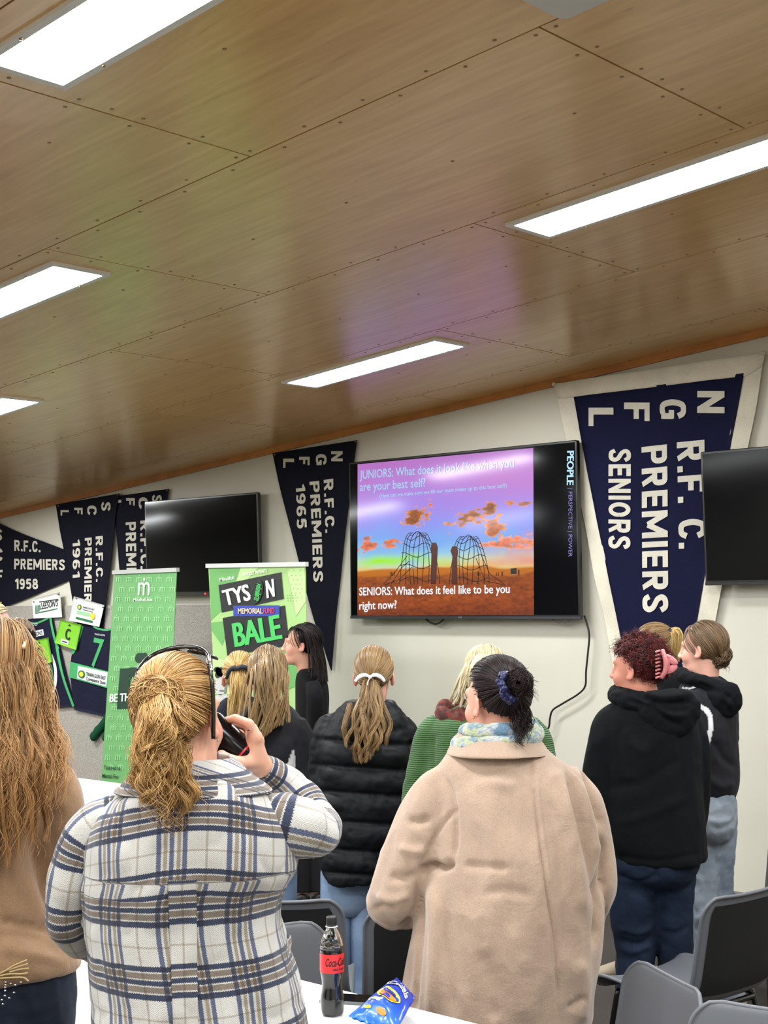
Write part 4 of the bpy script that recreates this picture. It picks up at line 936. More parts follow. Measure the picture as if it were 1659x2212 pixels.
    def cap(s, N, tie, K=14, r=.0011, puff=(1.02, 1.07), lift=.75, seed=1, jit=.012, part=None, messy=.0):
        """hair combed over the skull to a tie point (world)"""
        g = np.random.default_rng(seed); C, rad = s.hcenter(); d = nz(g.normal(size=(N * 4, 3))); d = d[s.hairline(d)][:N]; N = len(d)
        tl = ((np.array(tie) - C) @ s.hM) / rad; tn = nz(tl); d = d[(d @ tn) > -.955]; N = len(d); w = np.arccos(np.clip(d @ tn, -1, 1)); t = np.linspace(0, 1, K)[None, :, None]; ww = np.maximum(w, .05)[:, None, None]
        q = (np.sin((1 - t) * ww) * d[:, None] + np.sin(t * ww) * tn) / np.sin(ww)
        q = nz(q) * (g.uniform(*puff, N)[:, None, None] + .02 * np.sin(t * PI))
        q = q + messy * np.sin(t * 9 + g.uniform(0, 6, (N, 1, 1))) * g.normal(size=(N, 1, 3)) * t
        P = C + (q * rad) @ s.hM.T; k = np.clip((t - lift) / (1 - lift), 0, 1) ** 1.5; P = P * (1 - k) + (np.array(tie) + g.normal(size=(N, 1, 3)) * jit) * k
        s.strands(P, g.uniform(.6, 1.2, N) * r, g.uniform(0, 1, N) * .6 + .4 * g.uniform(0, 1, 40)[(d[:, 0] * 20 + 20).astype(int) % 40], .9)
    def sheet(s, guides, N, K=36, r=.0012, thick=.03, clump=16, pull=.6, amp=0., freq=2.5, tend=(.82, 1.), seed=1, jit=.004, pw=1., rnd=(0, 1), fr=1., out=0.):
        """hair hanging between guide lines given left to right in (px, py, depth shift)"""
        g = np.random.default_rng(seed); G = np.array([[s.P(*p) for p in gl] for gl in guides]); ng = len(G); u = g.uniform(0, 1, N); lay = g.uniform(0, 1, N) ** 1.3
        nc = clump; cid = np.minimum((u * nc).astype(int), nc - 1); cc = (cid + .5) / nc; ph = g.uniform(0, 6.28, (nc, 2)); cf = g.uniform(.75, 1.3, nc); ca = g.uniform(.6, 1.4, nc); cs = g.normal(0, 1, nc); cr = g.uniform(0, 1, nc); ct = g.uniform(*tend, nc)
        Kc = 40; base = np.array([crs(x, Kc) for x in G]); t = np.linspace(0, 1, K)[None]; te = np.clip(ct[cid] + g.normal(0, .025, N), 3e-1, 1.)[:, None]; tt = t * te
        us = u[:, None] + (cc[cid] - u)[:, None] * pull * np.minimum(1, tt * 1.2) ** pw; ug = np.clip(us, 0, 1) * (ng - 1); i0 = np.minimum(ug.astype(int), ng - 2); fu = (ug - i0)[..., None]
        fk = np.clip(tt, 0, 1) * (Kc - 1); k0 = np.minimum(fk.astype(int), Kc - 2); fk = (fk - k0)[..., None]
        smp = lambda i, k: base[i, k]
        P = (smp(i0, k0) * (1 - fk) + smp(i0, k0 + 1) * fk) * (1 - fu) + (smp(i0 + 1, k0) * (1 - fk) + smp(i0 + 1, k0 + 1) * fk) * fu
        ramp = np.minimum(1, tt * 1.6) ** 1.2; wv = amp * ca[cid][:, None] * ramp
        a = tt * freq * 6.28 * cf[cid][:, None] + ph[cid, 0][:, None] + g.normal(0, .25, N)[:, None]
        P = P + (wv * np.sin(a))[..., None] * s.r - (wv * .8 * np.sin(a * fr + 1.4 + ph[cid, 1][:, None]))[..., None] * s.fwd
        P = P + (s.fwd * thick) * (lay[:, None, None] - .15) - s.fwd * out * (np.sin(tt * PI))[..., None]
        P = P + g.normal(0, 1, (N, 1, 3)) * jit * (.4 + tt[..., None]) + np.sin(tt * 7 + g.uniform(0, 6, (N, 1)))[..., None] * g.normal(0, 1, (N, 1, 3)) * jit * .8
        s.strands(P, g.uniform(.6, 1.25, N) * r, rnd[0] + (rnd[1] - rnd[0]) * np.clip(.5 * g.uniform(0, 1, N) + .6 * cr[cid] - .35 * lay, 0, 1))
    def bun(s, c, rad, N=300, r=.0011, seed=1, turns=1.6, K=40, loose=.12, axis=None):
        g = np.random.default_rng(seed); c = np.array(c); ax = nz(np.array(axis if axis is not None else -s.fwd)); e1 = nz(np.cross(ax, s.up)); e2 = np.cross(ax, e1); t = np.linspace(0, 1, K)[None]
        th = g.uniform(0, 6.28, N)[:, None] + t * 6.28 * turns; q = g.uniform(.15, 1, N)[:, None] ** .6; el = g.uniform(-1, 1, N)[:, None] * .8 + .4 * np.sin(th * 2 + g.uniform(0, 6, (N, 1)))
        rr = rad * q * (np.cos(el) * (1 + loose * np.sin(th * 3 + g.uniform(0, 6, (N, 1)))))
        P = c + (rr * np.cos(th))[..., None] * e1 + (rr * np.sin(th))[..., None] * e2 + (rad * .8 * np.sin(el))[..., None] * ax
        s.strands(P, g.uniform(.6, 1.2, N) * r, g.uniform(0, 1, N))
    def curls(s, N, rad=.008, turns=2.5, L=.05, K=26, r=.0013, seed=1, hl=None):
        g = np.random.default_rng(seed); C, R = s.hcenter(); d = nz(g.normal(size=(N * 4, 3))); d = d[s.hairline(d)][:N]; N = len(d); t = np.linspace(0, 1, K)[None]; D = nz(d @ s.hM.T); a = nz(np.cross(D, s.up) + .01); b = np.cross(D, a)
        drift = nz(g.normal(size=(N, 3)) * .8 + D * .55 - s.up * .3); th = g.uniform(0, 6.28, (N, 1)) + t * 6.28 * turns; rr = rad * g.uniform(.6, 1.3, (N, 1)) * np.minimum(1, t * 4)
        P = C + ((d * R * 1.0) @ s.hM.T)[:, None] + drift[:, None] * (t * L * g.uniform(.5, 1.1, (N, 1)))[..., None] + (rr * np.cos(th))[..., None] * a[:, None] + (rr * np.sin(th))[..., None] * b[:, None]
        s.strands(P, g.uniform(.7, 1.2, N) * r, g.uniform(0, 1, N))
    def hair_done(s, m):
        V = np.concatenate([h[0] for h in s.hair]); F, n = [], 0
        for h in s.hair: F += [f + n for f in h[1]]; n += len(h[0])
        o = s.part('hair', V, F, m, attrs={'rnd': np.concatenate([h[2] for h in s.hair]), 'along': np.concatenate([h[3] for h in s.hair])}); s.hair = []; return o
def knit(name, col, sc=(90, 90, 90)):
    if name in MATS: return MATS[name]
    a = NT(name); v = a.coords(); w1 = a.n('ShaderNodeTexWave', wave_type='BANDS', bands_direction='Z'); w1.inputs['Scale'].default_value = sc[2]; w1.inputs['Distortion'].default_value = 1.5; a.l(v, w1.inputs[0])
    c = lin(col); a.set(Base_Color=a.ramp(w1.outputs[1], [(.2, tuple(x * .55 for x in c[:3]) + (1,)), (.8, c)]), Roughness=.9, Sheen_Weight=.2); a.bump(w1.outputs[1], .8, .006); MATS[name] = a.m; return a.m
def denim(name, dark, light, tex=5):
    if name in MATS: return MATS[name]
    a = NT(name); v = a.coords(); n = a.noise(tex, 4, v); f = a.noise(600, 2, a.coords((1, 1, .4)))
    c = a.ramp(n, [(.3, lin(dark)), (.7, lin(light))]); c = a.mix(a.math('MULTIPLY', f, .3), c, lin(tuple(x * .6 for x in dark))); a.set(Base_Color=c, Roughness=.85); a.b.inputs['Specular IOR Level'].default_value = .2
    a.bump(a.math('ADD', a.math('MULTIPLY', a.noise(16, 3, v, .5, 1), 3.), f), .3, .004); MATS[name] = a.m; return a.m
def garment(fig, name, parts, m, vox=.008, it=4, amp=.004, sc=(9, 9, 4), lines=(), seed=1, label=None, cut=None, post=2, attrs=None):
    V, F = remesh(parts, vox, it)
    if amp: V = ruffle(V, F, amp, sc, seed); V = ruffle(V, F, amp * .5, tuple(x * 2.3 for x in sc), seed + 5, True)
    if lines: V = sculpt(V, F, lines)
    V = smooth_v(V, F, post, .4)
    return fig.part(name, V, F, m, label=label, attrs=attrs(V) if attrs else None)
# ------------------------------------------------------------------ the audience
H_AUB = hair_mat('long honey hair', (66, 46, 28), (142, 104, 64), (206, 168, 116), (198, 146, 90), .42)
H_BLOND = hair_mat('strawberry blonde hair', (110, 76, 40), (184, 142, 86), (228, 190, 130), None, .4)
H_LBROWN = hair_mat('light brown hair', (74, 56, 38), (134, 108, 76), (184, 152, 106), (168, 132, 84), .38)
H_BROWN = hair_mat('brown hair with blonde streaks', (66, 52, 38), (124, 100, 72), (194, 164, 118), (176, 142, 92), .38)
H_YELLOW = hair_mat('blonde hair', (130, 98, 52), (196, 162, 98), (228, 200, 140), None, .4)
H_ASH = hair_mat('ash blonde hair', (140, 124, 92), (202, 188, 150), (232, 222, 190), None, .42)
H_BLACK = hair_mat('near black hair', (10, 8, 8), (26, 19, 18), (44, 34, 30), None, .34, .2)
H_DARK = hair_mat('black hair with plum roots', (14, 10, 10), (34, 22, 22), (52, 36, 36), None, .36, .2)
H_RED = hair_mat('dark red curls', (24, 8, 8), (62, 16, 18), (120, 38, 36), None, .36, .3)
H_MID = hair_mat('mid brown hair', (48, 36, 26), (96, 74, 52), (140, 112, 80), None, .38)

# --- woman in the tan sweatshirt, left edge
M_TAN = fabric('tan fleece', (146, 116, 88), .95, .3, .3)
f = Fig('person with very long wavy honey hair and a tan sweatshirt, left edge', -10, 3.3); P1 = f
f.head(-6, 1462, 1.03, -6, neck_to=f.P(-15, 1625))
tv_ = f.torso([(1598, -78, 62, .075), (1625, -120, 88, .10), (1665, -170, 112, .125), (1730, -200, 118, .145), (1850, -205, 108, .155), (1950, -205, 112, .16), (2010, -208, 132, .175), (2055, -208, 158, .185), (2082, -204, 172, .18), (2098, -195, 166, .168)])
sl = f.sleeve([(60, 1650, 0, 34), (112, 1690, 0, 56), (132, 1760, 0, 55), (134, 1840, 0, 52), (132, 1915, .03, 47), (142, 1975, .12, 42), (150, 2010, .24, 34), (140, 2020, .34, 28)], hand=1)
sl2 = f.sleeve([(-140, 1650, 0, 34), (-196, 1690, 0, 54), (-222, 1780, 0, 54), (-226, 1880, 0, 48), (-222, 1950, .05, 44), (-205, 2000, .2, 36), (-180, 2010, .34, 28)], hand=1)
lg = f.legs([(-110, 2080, 0, 92), (-108, 2150, 0, 88), (-100, 2400, 0, 66), (-96, 2700, 0, 50), (-96, 2900, 0, 46)], [(72, 2080, 0, 86), (74, 2150, 0, 86), (74, 2400, 0, 66), (72, 2700, 0, 50), (72, 2900, 0, 46)])
hip = f.torso([(2040, -195, 150, .15), (2100, -200, 158, .165), (2160, -200, 160, .17), (2230, -198, 158, .16), (2290, -190, 152, .12)], rows=30, body=.75)
for x in (-96, 72): f.shoe(f.P(x, 2900) * [1, 1, 0], f.fwd)
f.finish(.006)
garment(f, 'sweatshirt', [tv_, sl, sl2], M_TAN, .009, 4, .006, (8, 8, 5), [([(64, 1800), (84, 1870), (110, 1970)], 14, -.016), ([(0, 1990), (60, 2000), (110, 2006)], 9, -.018), ([(0, 2020), (40, 2018), (90, 2030)], 8, -.012), ([(20, 1850), (70, 1930), (100, 1985)], 20, .010), ([(70, 1700), (90, 1660), (118, 1628)], 4, -.004), ([(152, 2080), (150, 2096)], 2.5, -.003), ([(0, 2046), (70, 2060), (140, 2080)], 12, .010)], 3)
M_DKDENIM = denim('dark blue denim', (20, 26, 40), (46, 56, 74)); M_THREAD = mat('gold thread', (176, 150, 104), .5); M_STUD = mat('silver stud', (210, 210, 214), .2, metal=1)
jn = garment(f, 'jeans', lg + [hip], M_DKDENIM, .009, 3, .004, (9, 9, 9), [([(118, 2085), (122, 2150), (132, 2212)], 3, .004), ([(62, 2078), (62, 2168), (20, 2190), (-30, 2205)], 2.5, .004), ([(70, 2190), (110, 2170), (150, 2160)], 8, .005)], 5)
def on_fig(fig, px, py, dd): return at(px, py, fig.d + dd)
def dots_on(fig, name, spots, r, m, parent, dd):
    for x, y in spots:
        V, F = lathe([(.0005, r * .7), (r * .7, r * .5), (r, 0)], 8); M = np.stack([fig.r, fig.up, -fig.fwd], 1); put(name, V @ M.T + on_fig(fig, x, y, dd), F, m, parent)
dots_on(f, 'stud', [(12, 2122), (23, 2125), (33, 2128), (45, 2122), (11, 2140), (30, 2144), (10, 2151), (20, 2156), (4, 2160), (6, 2169), (12, 2128), (11, 2133), (24, 2092), (21, 2096), (14, 2106), (20, 2105), (27, 2104), (34, 2105)], .0032, M_STUD, jn, -.168)
for pl in ([(-20, 2112), (10, 2098), (30, 2086), (58, 2074)], [(-10, 2110), (20, 2104), (45, 2104), (60, 2102)], [(-10, 2114), (25, 2112), (50, 2112), (62, 2120)], [(15, 2096), (35, 2090), (60, 2082)], [(20, 2100), (44, 2094), (62, 2092)]):
    V, F = rod([on_fig(f, x, y, -.171) for x, y in pl], .0022, 6); put('embroidery', V, F, M_THREAD, jn)
f.shell(1.05)
f.hl = [-.95, -.85, -.7, -.3, .2, .52, .6]
C, rad = f.hcenter()
f.cap(900, f.P(-8, 1600, -.10), 16, .0013, (1.04, 1.12), .9, 2, .02)
f.sheet([[(-30, 1372, .02), (-90, 1420, .02), (-112, 1540, .0), (-135, 1680, -.10), (-150, 1860, -.19)], [(-20, 1364, -.03), (-60, 1430, -.09), (-72, 1560, -.13), (-80, 1690, -.19), (-85, 1880, -.20)], [(2, 1363, -.03), (0, 1440, -.12), (10, 1570, -.15), (14, 1690, -.20), (10, 1880, -.20)], [(18, 1366, -.03), (44, 1430, -.09), (64, 1550, -.13), (82, 1680, -.18), (62, 1850, -.19)], [(30, 1372, .02), (74, 1430, .0), (94, 1540, -.03), (118, 1650, -.10), (106, 1800, -.15)]],
        4200, 50, .0010, .05, 40, .78, .0085, 3.4, (.72, 1.), 4, .0022, rnd=(0, 1))
f.sheet([[(-90, 1440, -.03), (-110, 1560, -.06), (-130, 1690, -.14), (-140, 1850, -.2)], [(0, 1440, -.13), (10, 1580, -.17), (12, 1700, -.21), (10, 1870, -.215)], [(70, 1440, -.03), (98, 1570, -.07), (124, 1680, -.14), (104, 1820, -.18)]], 260, 46, .0008, .02, 40, .3, .013, 3.6, (.6, 1.05), 24, .008, rnd=(.4, 1.))
f.sheet([[(40, 1380, .0), (84, 1450, -.02), (100, 1560, -.06), (122, 1650, -.11), (112, 1740, -.15)], [(50, 1385, .02), (90, 1450, .0), (106, 1560, -.03), (136, 1640, -.06), (128, 1720, -.12)]], 260, 40, .0011, .03, 6, .5, .009, 4, (.7, 1.), 5, .01, rnd=(.4, 1))
f.hair_done(H_AUB)
M_BLKP = mat('glossy black plastic', (12, 12, 13), .18, coat=.5)
parts = []
for q in (-1, 1):
    L = np.array([[math.cos(a) * .033 * (1 if True else 1), math.sin(a) * .024] for a in np.arange(20) / 20 * 2 * PI]); c = f.P(14, 1374, .055) + q * .036 * f.r
    R = np.stack([c + L[:, :1] * k * f.r + L[:, 1:] * k * (f.up * .8 - f.fwd * .5) + f.fwd * z for k, z in ((1, 0), (1.02, .006), (.9, .01))]); parts.append(loft(R))
parts.append(rod([f.P(44, 1370, .05), f.P(52, 1374, .02), f.P(56, 1386, -.02)], .004, 8))
V, F = join(parts); sg = f.part('sunglasses', V, F, M_BLKP)
V, F = rod([f.P(55, 1370, .0), f.P(54, 1384, -.05), f.P(50, 1400, -.085)], .0046, 8); put('temple', V, F, mat('tan acetate', (196, 160, 122), .4), sg, label='tan temple arm')

# --- woman in the plaid overshirt
def plaid_mat():
    a = NT('plaid flannel'); u = a.attr('suv'); sp = a.n('ShaderNodeSeparateXYZ'); a.l(u, sp.inputs[0]); U, Vv = sp.outputs[0], sp.outputs[1]; T = .127
    tri = lambda x, per, amp: a.math('MULTIPLY', a.math('PINGPONG', a.math('ADD', x, 100.0), per), amp / per)
    jit = a.math('MULTIPLY', a.math('SUBTRACT', a.noise(900, 1, u), .5), .004)
    v2 = a.math('ADD', a.math('ADD', Vv, tri(U, .0022, .0016)), jit); u2 = a.math('ADD', a.math('ADD', U, tri(Vv, .0022, .0012)), jit)
    fr = lambda x: a.math('FRACT', a.math('ADD', a.math('DIVIDE', x, T), 50.0))
    W, N_, B, S, Lt = (0, 0, 0, 1), None, None, None, None
    wht = lin((224, 222, 218)); nav = lin((40, 54, 90)); brn = lin((140, 126, 114)); faint = lin((192, 184, 172)); blu = lin((96, 106, 140)); tnv = lin((172, 160, 142))
    hor = a.ramp(fr(v2), [(0, wht), (.02, nav), (.105, wht), (.125, brn), (.205, wht), (.225, nav), (.295, wht), (.315, brn), (.395, wht), (.415, nav), (.49, wht), (.735, faint), (.765, wht)], 'CONSTANT')
    ver = a.ramp(fr(u2), [(0, wht), (.03, blu), (.095, wht), (.12, tnv), (.175, wht), (.215, blu), (.285, wht), (.315, tnv), (.37, wht), (.405, blu), (.475, wht), (.735, faint), (.77, wht)], 'CONSTANT')
    hb = a.math('PINGPONG', a.math('ADD', a.math('ADD', Vv, a.math('PINGPONG', a.math('ADD', U, 100.), .0035)), 100.), .0016)
    hbm = a.ramp(a.math('DIVIDE', hb, .0016), [(.25, (.72, .72, .72, 1)), (.75, (1, 1, 1, 1))])
    c = a.mix(1., hor, ver, 'MULTIPLY'); c = a.mix(.0, c, c); gain = a.mix(1., c, (.94, .95, .98, 1), 'MULTIPLY')
    nb = a.n('ShaderNodeRGBToBW'); a.l(c, nb.inputs[0]); k = a.math('MULTIPLY', a.math('SUBTRACT', .62, nb.outputs[0]), 1.1); k.node.use_clamp = True
    herr = a.mix(k, (1, 1, 1, 1), hbm); c = a.mix(1., gain, herr, 'MULTIPLY')
    fz = a.noise(260, 3, a.coords()); c = a.mix(a.math('MULTIPLY', fz, .07), c, wht)
    a.set(Base_Color=c, Roughness=.95, Sheen_Weight=.25); a.b.inputs['Specular IOR Level'].default_value = .15; a.bump(a.math('ADD', fz, a.math('MULTIPLY', hb, 300.)), .35, .003); return a.m
M_PLAID = plaid_mat()
f = Fig('person in a cream and navy plaid overshirt drinking from a dark can', 415, 2.7); P2 = f
f.head(388, 1556, .97, 27, 2, 3, neck_to=f.P(408, 1690), neck_r=1.02, skin=(224, 172, 148))
TK = [(1668, 318, 510, .085, .0), (1685, 285, 548, .105, .008), (1712, 243, 592, .128, .012), (1750, 212, 628, .145, .014), (1810, 190, 648, .158, .010), (1870, 184, 646, .162, .004), (1920, 184, 618, .162), (1980, 188, 610, .162), (2050, 194, 626, .166), (2130, 198, 648, .172), (2212, 200, 664, .178), (2320, 202, 676, .18), (2420, 206, 680, .18)]
tor = f.torso(TK, 190, 300, 2.3, body=.78); uvT = f.uv.copy()
s1 = f.sleeve([(262, 1752, .0, 36), (205, 1786, 0, 54), (168, 1850, 0, 52), (150, 1930, 0, 47), (150, 1990, .02, 45), (172, 2026, .08, 40), (205, 2046, .2, 36), (240, 2050, .3, 30)], 80, 44, hand=1); u1 = f.suv.copy()
s2 = f.sleeve([(545, 1762, .02, 52), (600, 1778, .0, 74), (652, 1790, .0, 70), (690, 1800, .04, 54), (692, 1775, .13, 48), (662, 1735, .18, 44), (618, 1690, .2, 38), (566, 1656, .17, 31)], 90, 48); u2 = f.suv.copy()
# hand closed round the can
M3 = np.stack([f.r, f.fwd, f.up], 1)
H = lambda px, py, dd: f.P(px, py, dd)
wr, pk = H(558, 1652, .15), H(545, 1625, .13)
f.pr.append(cap_(wr, pk, .025, .027, .02)); f.pr.append(ell_(H(543, 1612, .13), (.017, .030, .040), M3, .012)); f.pr.append(cap_(H(552, 1598, .11), H(546, 1622, .11), .0135, .014, .012))
for k, (A, B, Cc, D, rr) in enumerate(((H(552, 1592, .105), H(538, 1564, .10), H(508, 1552, .115), H(484, 1558, .135), .0098), (H(556, 1600, .125), H(545, 1574, .135), H(516, 1564, .15), H(490, 1570, .165), .0102), (H(556, 1612, .145), H(546, 1590, .16), H(518, 1582, .18), H(492, 1588, .19), .0098), (H(554, 1624, .16), H(546, 1608, .18), H(522, 1602, .20), H(498, 1606, .21), .0086))):
    f.pr += [cap_(A, B, rr * 1.18, rr, .009), ell_(A, (rr * 1.3,) * 3, None, .006), cap_(B, Cc, rr * 1.02, rr * .95, .004), cap_(Cc, D, rr * .93, rr * .8, .003)]
f.pr += [cap_(H(548, 1646, .12), H(520, 1648, .075), .0165, .0125, .012), cap_(H(520, 1648, .075), H(494, 1640, .07), .0118, .0108, .005), cap_(H(494, 1640, .07), H(478, 1628, .08), .0104, .0085, .003)]
f.finish(.0042)
R = [tor, s1, s2]; UV = [uvT, u1 + [.03, .02, 0], u2 + [.05, .085, 0]]
V, F = join(R); uv = np.concatenate(UV)
# the yoke seam: the cloth below it is cut on its own
px = proj(V); nT = len(uvT); bk = np.arange(len(V)) < nT
yoke = bk & (uv[:, 1] < -.205); uv[yoke, 1] += .040; uv[yoke, 0] += .012
ple = yoke & (np.abs(uv[:, 0] - .0) < .034); uv[ple, 0] += .03
slope = np.where(bk, .10 * np.abs(uv[:, 0]) ** 1.6, 0); uv[:, 1] += slope * (uv[:, 1] > -.2) * 2
wob = fbm(V * 3.0, 5, 2)[:, None] * [.007, .012, 0]; uv = uv + wob * bk[:, None]
V = ruffle(V, F, .006, (7, 7, 5), 31); V = ruffle(V, F, .003, (16, 16, 12), 37, True)
V = sculpt(V, F, [([(196, 1888), (320, 1886), (440, 1886), (560, 1880), (612, 1876)], 4, -.009), ([(196, 1880), (320, 1878), (440, 1878), (560, 1872), (612, 1868)], 5, .004), ([(360, 1890), (364, 2010), (374, 2130)], 4, -.013), ([(424, 1890), (426, 2000), (428, 2120)], 4, -.013), ([(392, 1896), (395, 2000), (400, 2110)], 22, .006), ([(620, 1890), (560, 1925), (490, 1960)], 16, -.012), ([(640, 1900), (590, 1960), (540, 2040)], 18, .014), ([(646, 1910), (622, 1990), (598, 2100), (540, 2200)], 15, -.014), ([(655, 2000), (640, 2080), (600, 2180)], 16, .012),
    ([(640, 1715), (648, 1780), (626, 1850), (604, 1896)], 7, -.012), ([(205, 1775), (194, 1830), (190, 1900)], 7, -.012), ([(150, 1850), (180, 1890), (192, 1930)], 12, -.012), ([(140, 1950), (170, 1985), (196, 2000)], 12, -.010), ([(125, 1900), (160, 1930), (190, 1960)], 12, .010), ([(190, 1990), (215, 2050), (230, 2150)], 14, .008), ([(670, 1760), (690, 1810), (676, 1850)], 8, -.010), ([(700, 1780), (708, 1810), (696, 1840)], 7, .008), ([(640, 2030), (660, 2080), (672, 2150)], 5, -.016)])
f.part('overshirt', V, F, M_PLAID, attrs={'suv': uv})
# the box pleat: a flat strip standing off the back below the yoke
G = V[:190 * 300].reshape(190, 300, 3); pg = proj(G.reshape(-1, 3)).reshape(190, 300, 2); gu = uv[:190 * 300].reshape(190, 300, 3); cols = np.arange(90, 211); rowsP, rowsU = [], []
for i in range(190):
    y = pg[i, 150, 1]
    if y < 1899: continue
    t = np.clip((y - 1890) / 330, 0, 1); xs = np.linspace(362 + 12 * t, 424 + 4 * t, 13); o_ = np.argsort(pg[i, cols, 0]); xx = pg[i, cols, 0][o_]
    P_ = np.stack([np.interp(xs, xx, G[i, cols, k][o_]) for k in range(3)], 1); rowsP.append(P_ + nz(CAM - P_) * (.007 + .002 * np.sin(np.linspace(0, PI, 13)))[:, None]); w_ = np.linspace(-.5, .5, 13) * .058
    rowsU.append(np.stack([w_ + .7525 * .127, np.full(13, np.interp(xs.mean(), xx, gu[i, cols, 1][o_]) - .005), 0 * w_], 1))
PP = np.array(rowsP); n_ = len(PP); Vp = PP.reshape(-1, 3); Bk = Vp - nz(CAM - Vp) * .012; g_ = grid_faces(n_, 13, False); k_ = n_ * 13
rim_ = [i * 13 for i in range(n_)] + [(n_ - 1) * 13 + j for j in range(1, 13)] + [i * 13 + 12 for i in range(n_ - 2, -1, -1)] + [j for j in range(11, 0, -1)]
f.part('back_pleat', np.vstack([Vp, Bk]), [g_, g_[:, ::-1] + k_, np.array([[rim_[i], rim_[(i + 1) % len(rim_)], rim_[(i + 1) % len(rim_)] + k_, rim_[i] + k_] for i in range(len(rim_))])], M_PLAID, attrs={'suv': np.concatenate(rowsU * 2)})
# collar: a stand with a turned-down fall
def collar(fig, name, m, keys, suv=None, th=.006, seg=64):
    """keys: rings (y px, left, right, half depth, lower-at-the-back m) top edge inside, over the roll, down the fall"""
    R = []; th_ = np.arange(seg) / seg * 2 * PI
    for py, xl, xr, t, dr, dd in keys:
        L, Q = fig.P(xl, py, dd), fig.P(xr, py, dd); c = (L + Q) / 2; a = np.linalg.norm(Q - L) / 2
        ring = c + np.sin(th_)[:, None] * a * fig.r + np.cos(th_)[:, None] * t * fig.fwd; ring[:, 2] = c[2] + (Q - L)[2] / 2 * np.sin(th_) - dr * np.cos(th_); R.append(ring)
    R = crs(np.array(R).reshape(len(R), -1), 40).reshape(40, seg, 3); V = R.reshape(-1, 3); F = [grid_faces(40, seg)]
    d = np.linalg.norm(np.roll(R, -1, 1) - R, axis=2); cu = np.concatenate([np.zeros((40, 1)), np.cumsum(d, 1)[:, :-1]], 1); cv = np.cumsum(np.concatenate([[0], np.linalg.norm(np.diff(R[:, seg // 2], axis=0), axis=1)])); uv = np.stack([cu, np.repeat(-cv[:, None], seg, 1), 0 * cu], -1).reshape(-1, 3)
    V = ruffle(V, F, .002, (14, 14, 14), 3)
    return fig.part(name, V, F, m, attrs={'suv': uv} if suv else None)
collar(f, 'collar', M_PLAID, [(1668, 318, 506, .074, .0, 0), (1640, 328, 496, .072, .0, 0), (1634, 326, 500, .076, 0, 0), (1640, 318, 508, .082, 0, 0), (1672, 284, 542, .104, 0, 0), (1704, 250, 585, .130, .004, 0), (1709, 248, 587, .131, .004, 0), (1706, 256, 580, .124, .004, 0)], suv=True)
f.part('jeans', *join(f.straight_legs(2380, 440, 110, 110, 60)), M_DKDENIM)
f.hl = [-.92, -.85, -.62, .05, .34, .55, .6]
f.shell(1.03)
tie = f.P(344, 1496, -.085)
f.cap(2000, tie, 18, .0010, (1.02, 1.085), .72, 3, .016, messy=.012)
f.bun(f.P(340, 1512, -.105), .043, 420, .0010, 5, 1.0, 44, .2)
f.bun(f.P(362, 1545, -.11), .036, 260, .0010, 8, .9, 40, .25)
f.sheet([[(318, 1500, -.10), (290, 1540, -.12), (276, 1610, -.12), (268, 1660, -.12), (272, 1690, -.12)], [(330, 1492, -.11), (312, 1560, -.15), (300, 1640, -.15), (300, 1690, -.15), (312, 1745, -.16)], [(346, 1490, -.12), (346, 1560, -.16), (346, 1640, -.16), (362, 1710, -.165), (372, 1760, -.175)], [(358, 1494, -.11), (384, 1560, -.15), (390, 1640, -.15), (408, 1710, -.16), (414, 1772, -.175)], [(366, 1500, -.09), (408, 1560, -.11), (416, 1620, -.12), (432, 1690, -.145), (436, 1752, -.165)]],
        1700, 46, .0009, .03, 22, .80, .0080, 3.2, (.62, 1.), 6, .0022, out=.02)
f.sheet([[(325, 1500, -.10), (300, 1545, -.15), (286, 1600, -.15), (270, 1640, -.14), (262, 1675, -.12)], [(350, 1495, -.12), (350, 1540, -.17), (352, 1590, -.17), (350, 1630, -.16), (352, 1660, -.155)], [(362, 1500, -.10), (400, 1540, -.14), (412, 1590, -.14), (400, 1625, -.13), (396, 1660, -.13)]], 800, 40, .0010, .035, 16, .8, .011, 3.2, (.6, 1.), 9, .0025, out=.02)
f.sheet([[(300, 1530, -.12), (282, 1600, -.13), (268, 1660, -.13), (262, 1720, -.13)], [(340, 1520, -.16), (330, 1620, -.17), (340, 1720, -.175), (352, 1790, -.175)], [(400, 1530, -.14), (412, 1620, -.14), (428, 1700, -.15), (440, 1780, -.165)]], 130, 40, .0007, .03, 26, .3, .012, 3, (.6, 1.1), 19, .006, out=.02)
f.hair_done(H_BLOND)
gl = lambda *p: f.W(*p)
parts = [rod([gl(*p) for p in ((-.074, -.02, .104), (-.066, .012, .126), (-.038, .03, .139), (0, .034, .143), (.038, .03, .139), (.066, .012, .126), (.080, -.015, .106))], .0046, 8, 50), rod([gl(*p) for p in ((.080, -.015, .108), (.0895, -.026, .070), (.0905, -.030, .02), (.087, -.032, -.035))], .0042, 8, 30), rod([gl(*p) for p in ((-.074, -.02, .104), (-.083, -.028, .070), (-.084, -.032, .02), (-.080, -.034, -.035))], .0036, 8, 30)]
for q in (-1, 1):
    L = np.arange(20) / 20 * 2 * PI; Rr = np.array([[gl(q * .036 + .031 * k * math.cos(a), .048 + .024 * k * math.sin(a), .131 - .30 * (.024 * k * math.sin(a)) - abs(q * .036 + .031 * k * math.cos(a)) ** 2 * 3.5 + z) for a in L] for k, z in ((1, -.003), (1.05, .001), (.9, .004))]); parts.append(loft(Rr))
V, F = join(parts); sg = f.part('sunglasses', V, F, M_BLKP)
V, F = rod([gl(*p) for p in ((.070, .004, .121), (.078, -.010, .110), (.084, -.018, .094))], .0054, 8); put('hinge_trim', V, F, M_STUD, sg, label='silver hinge trim')
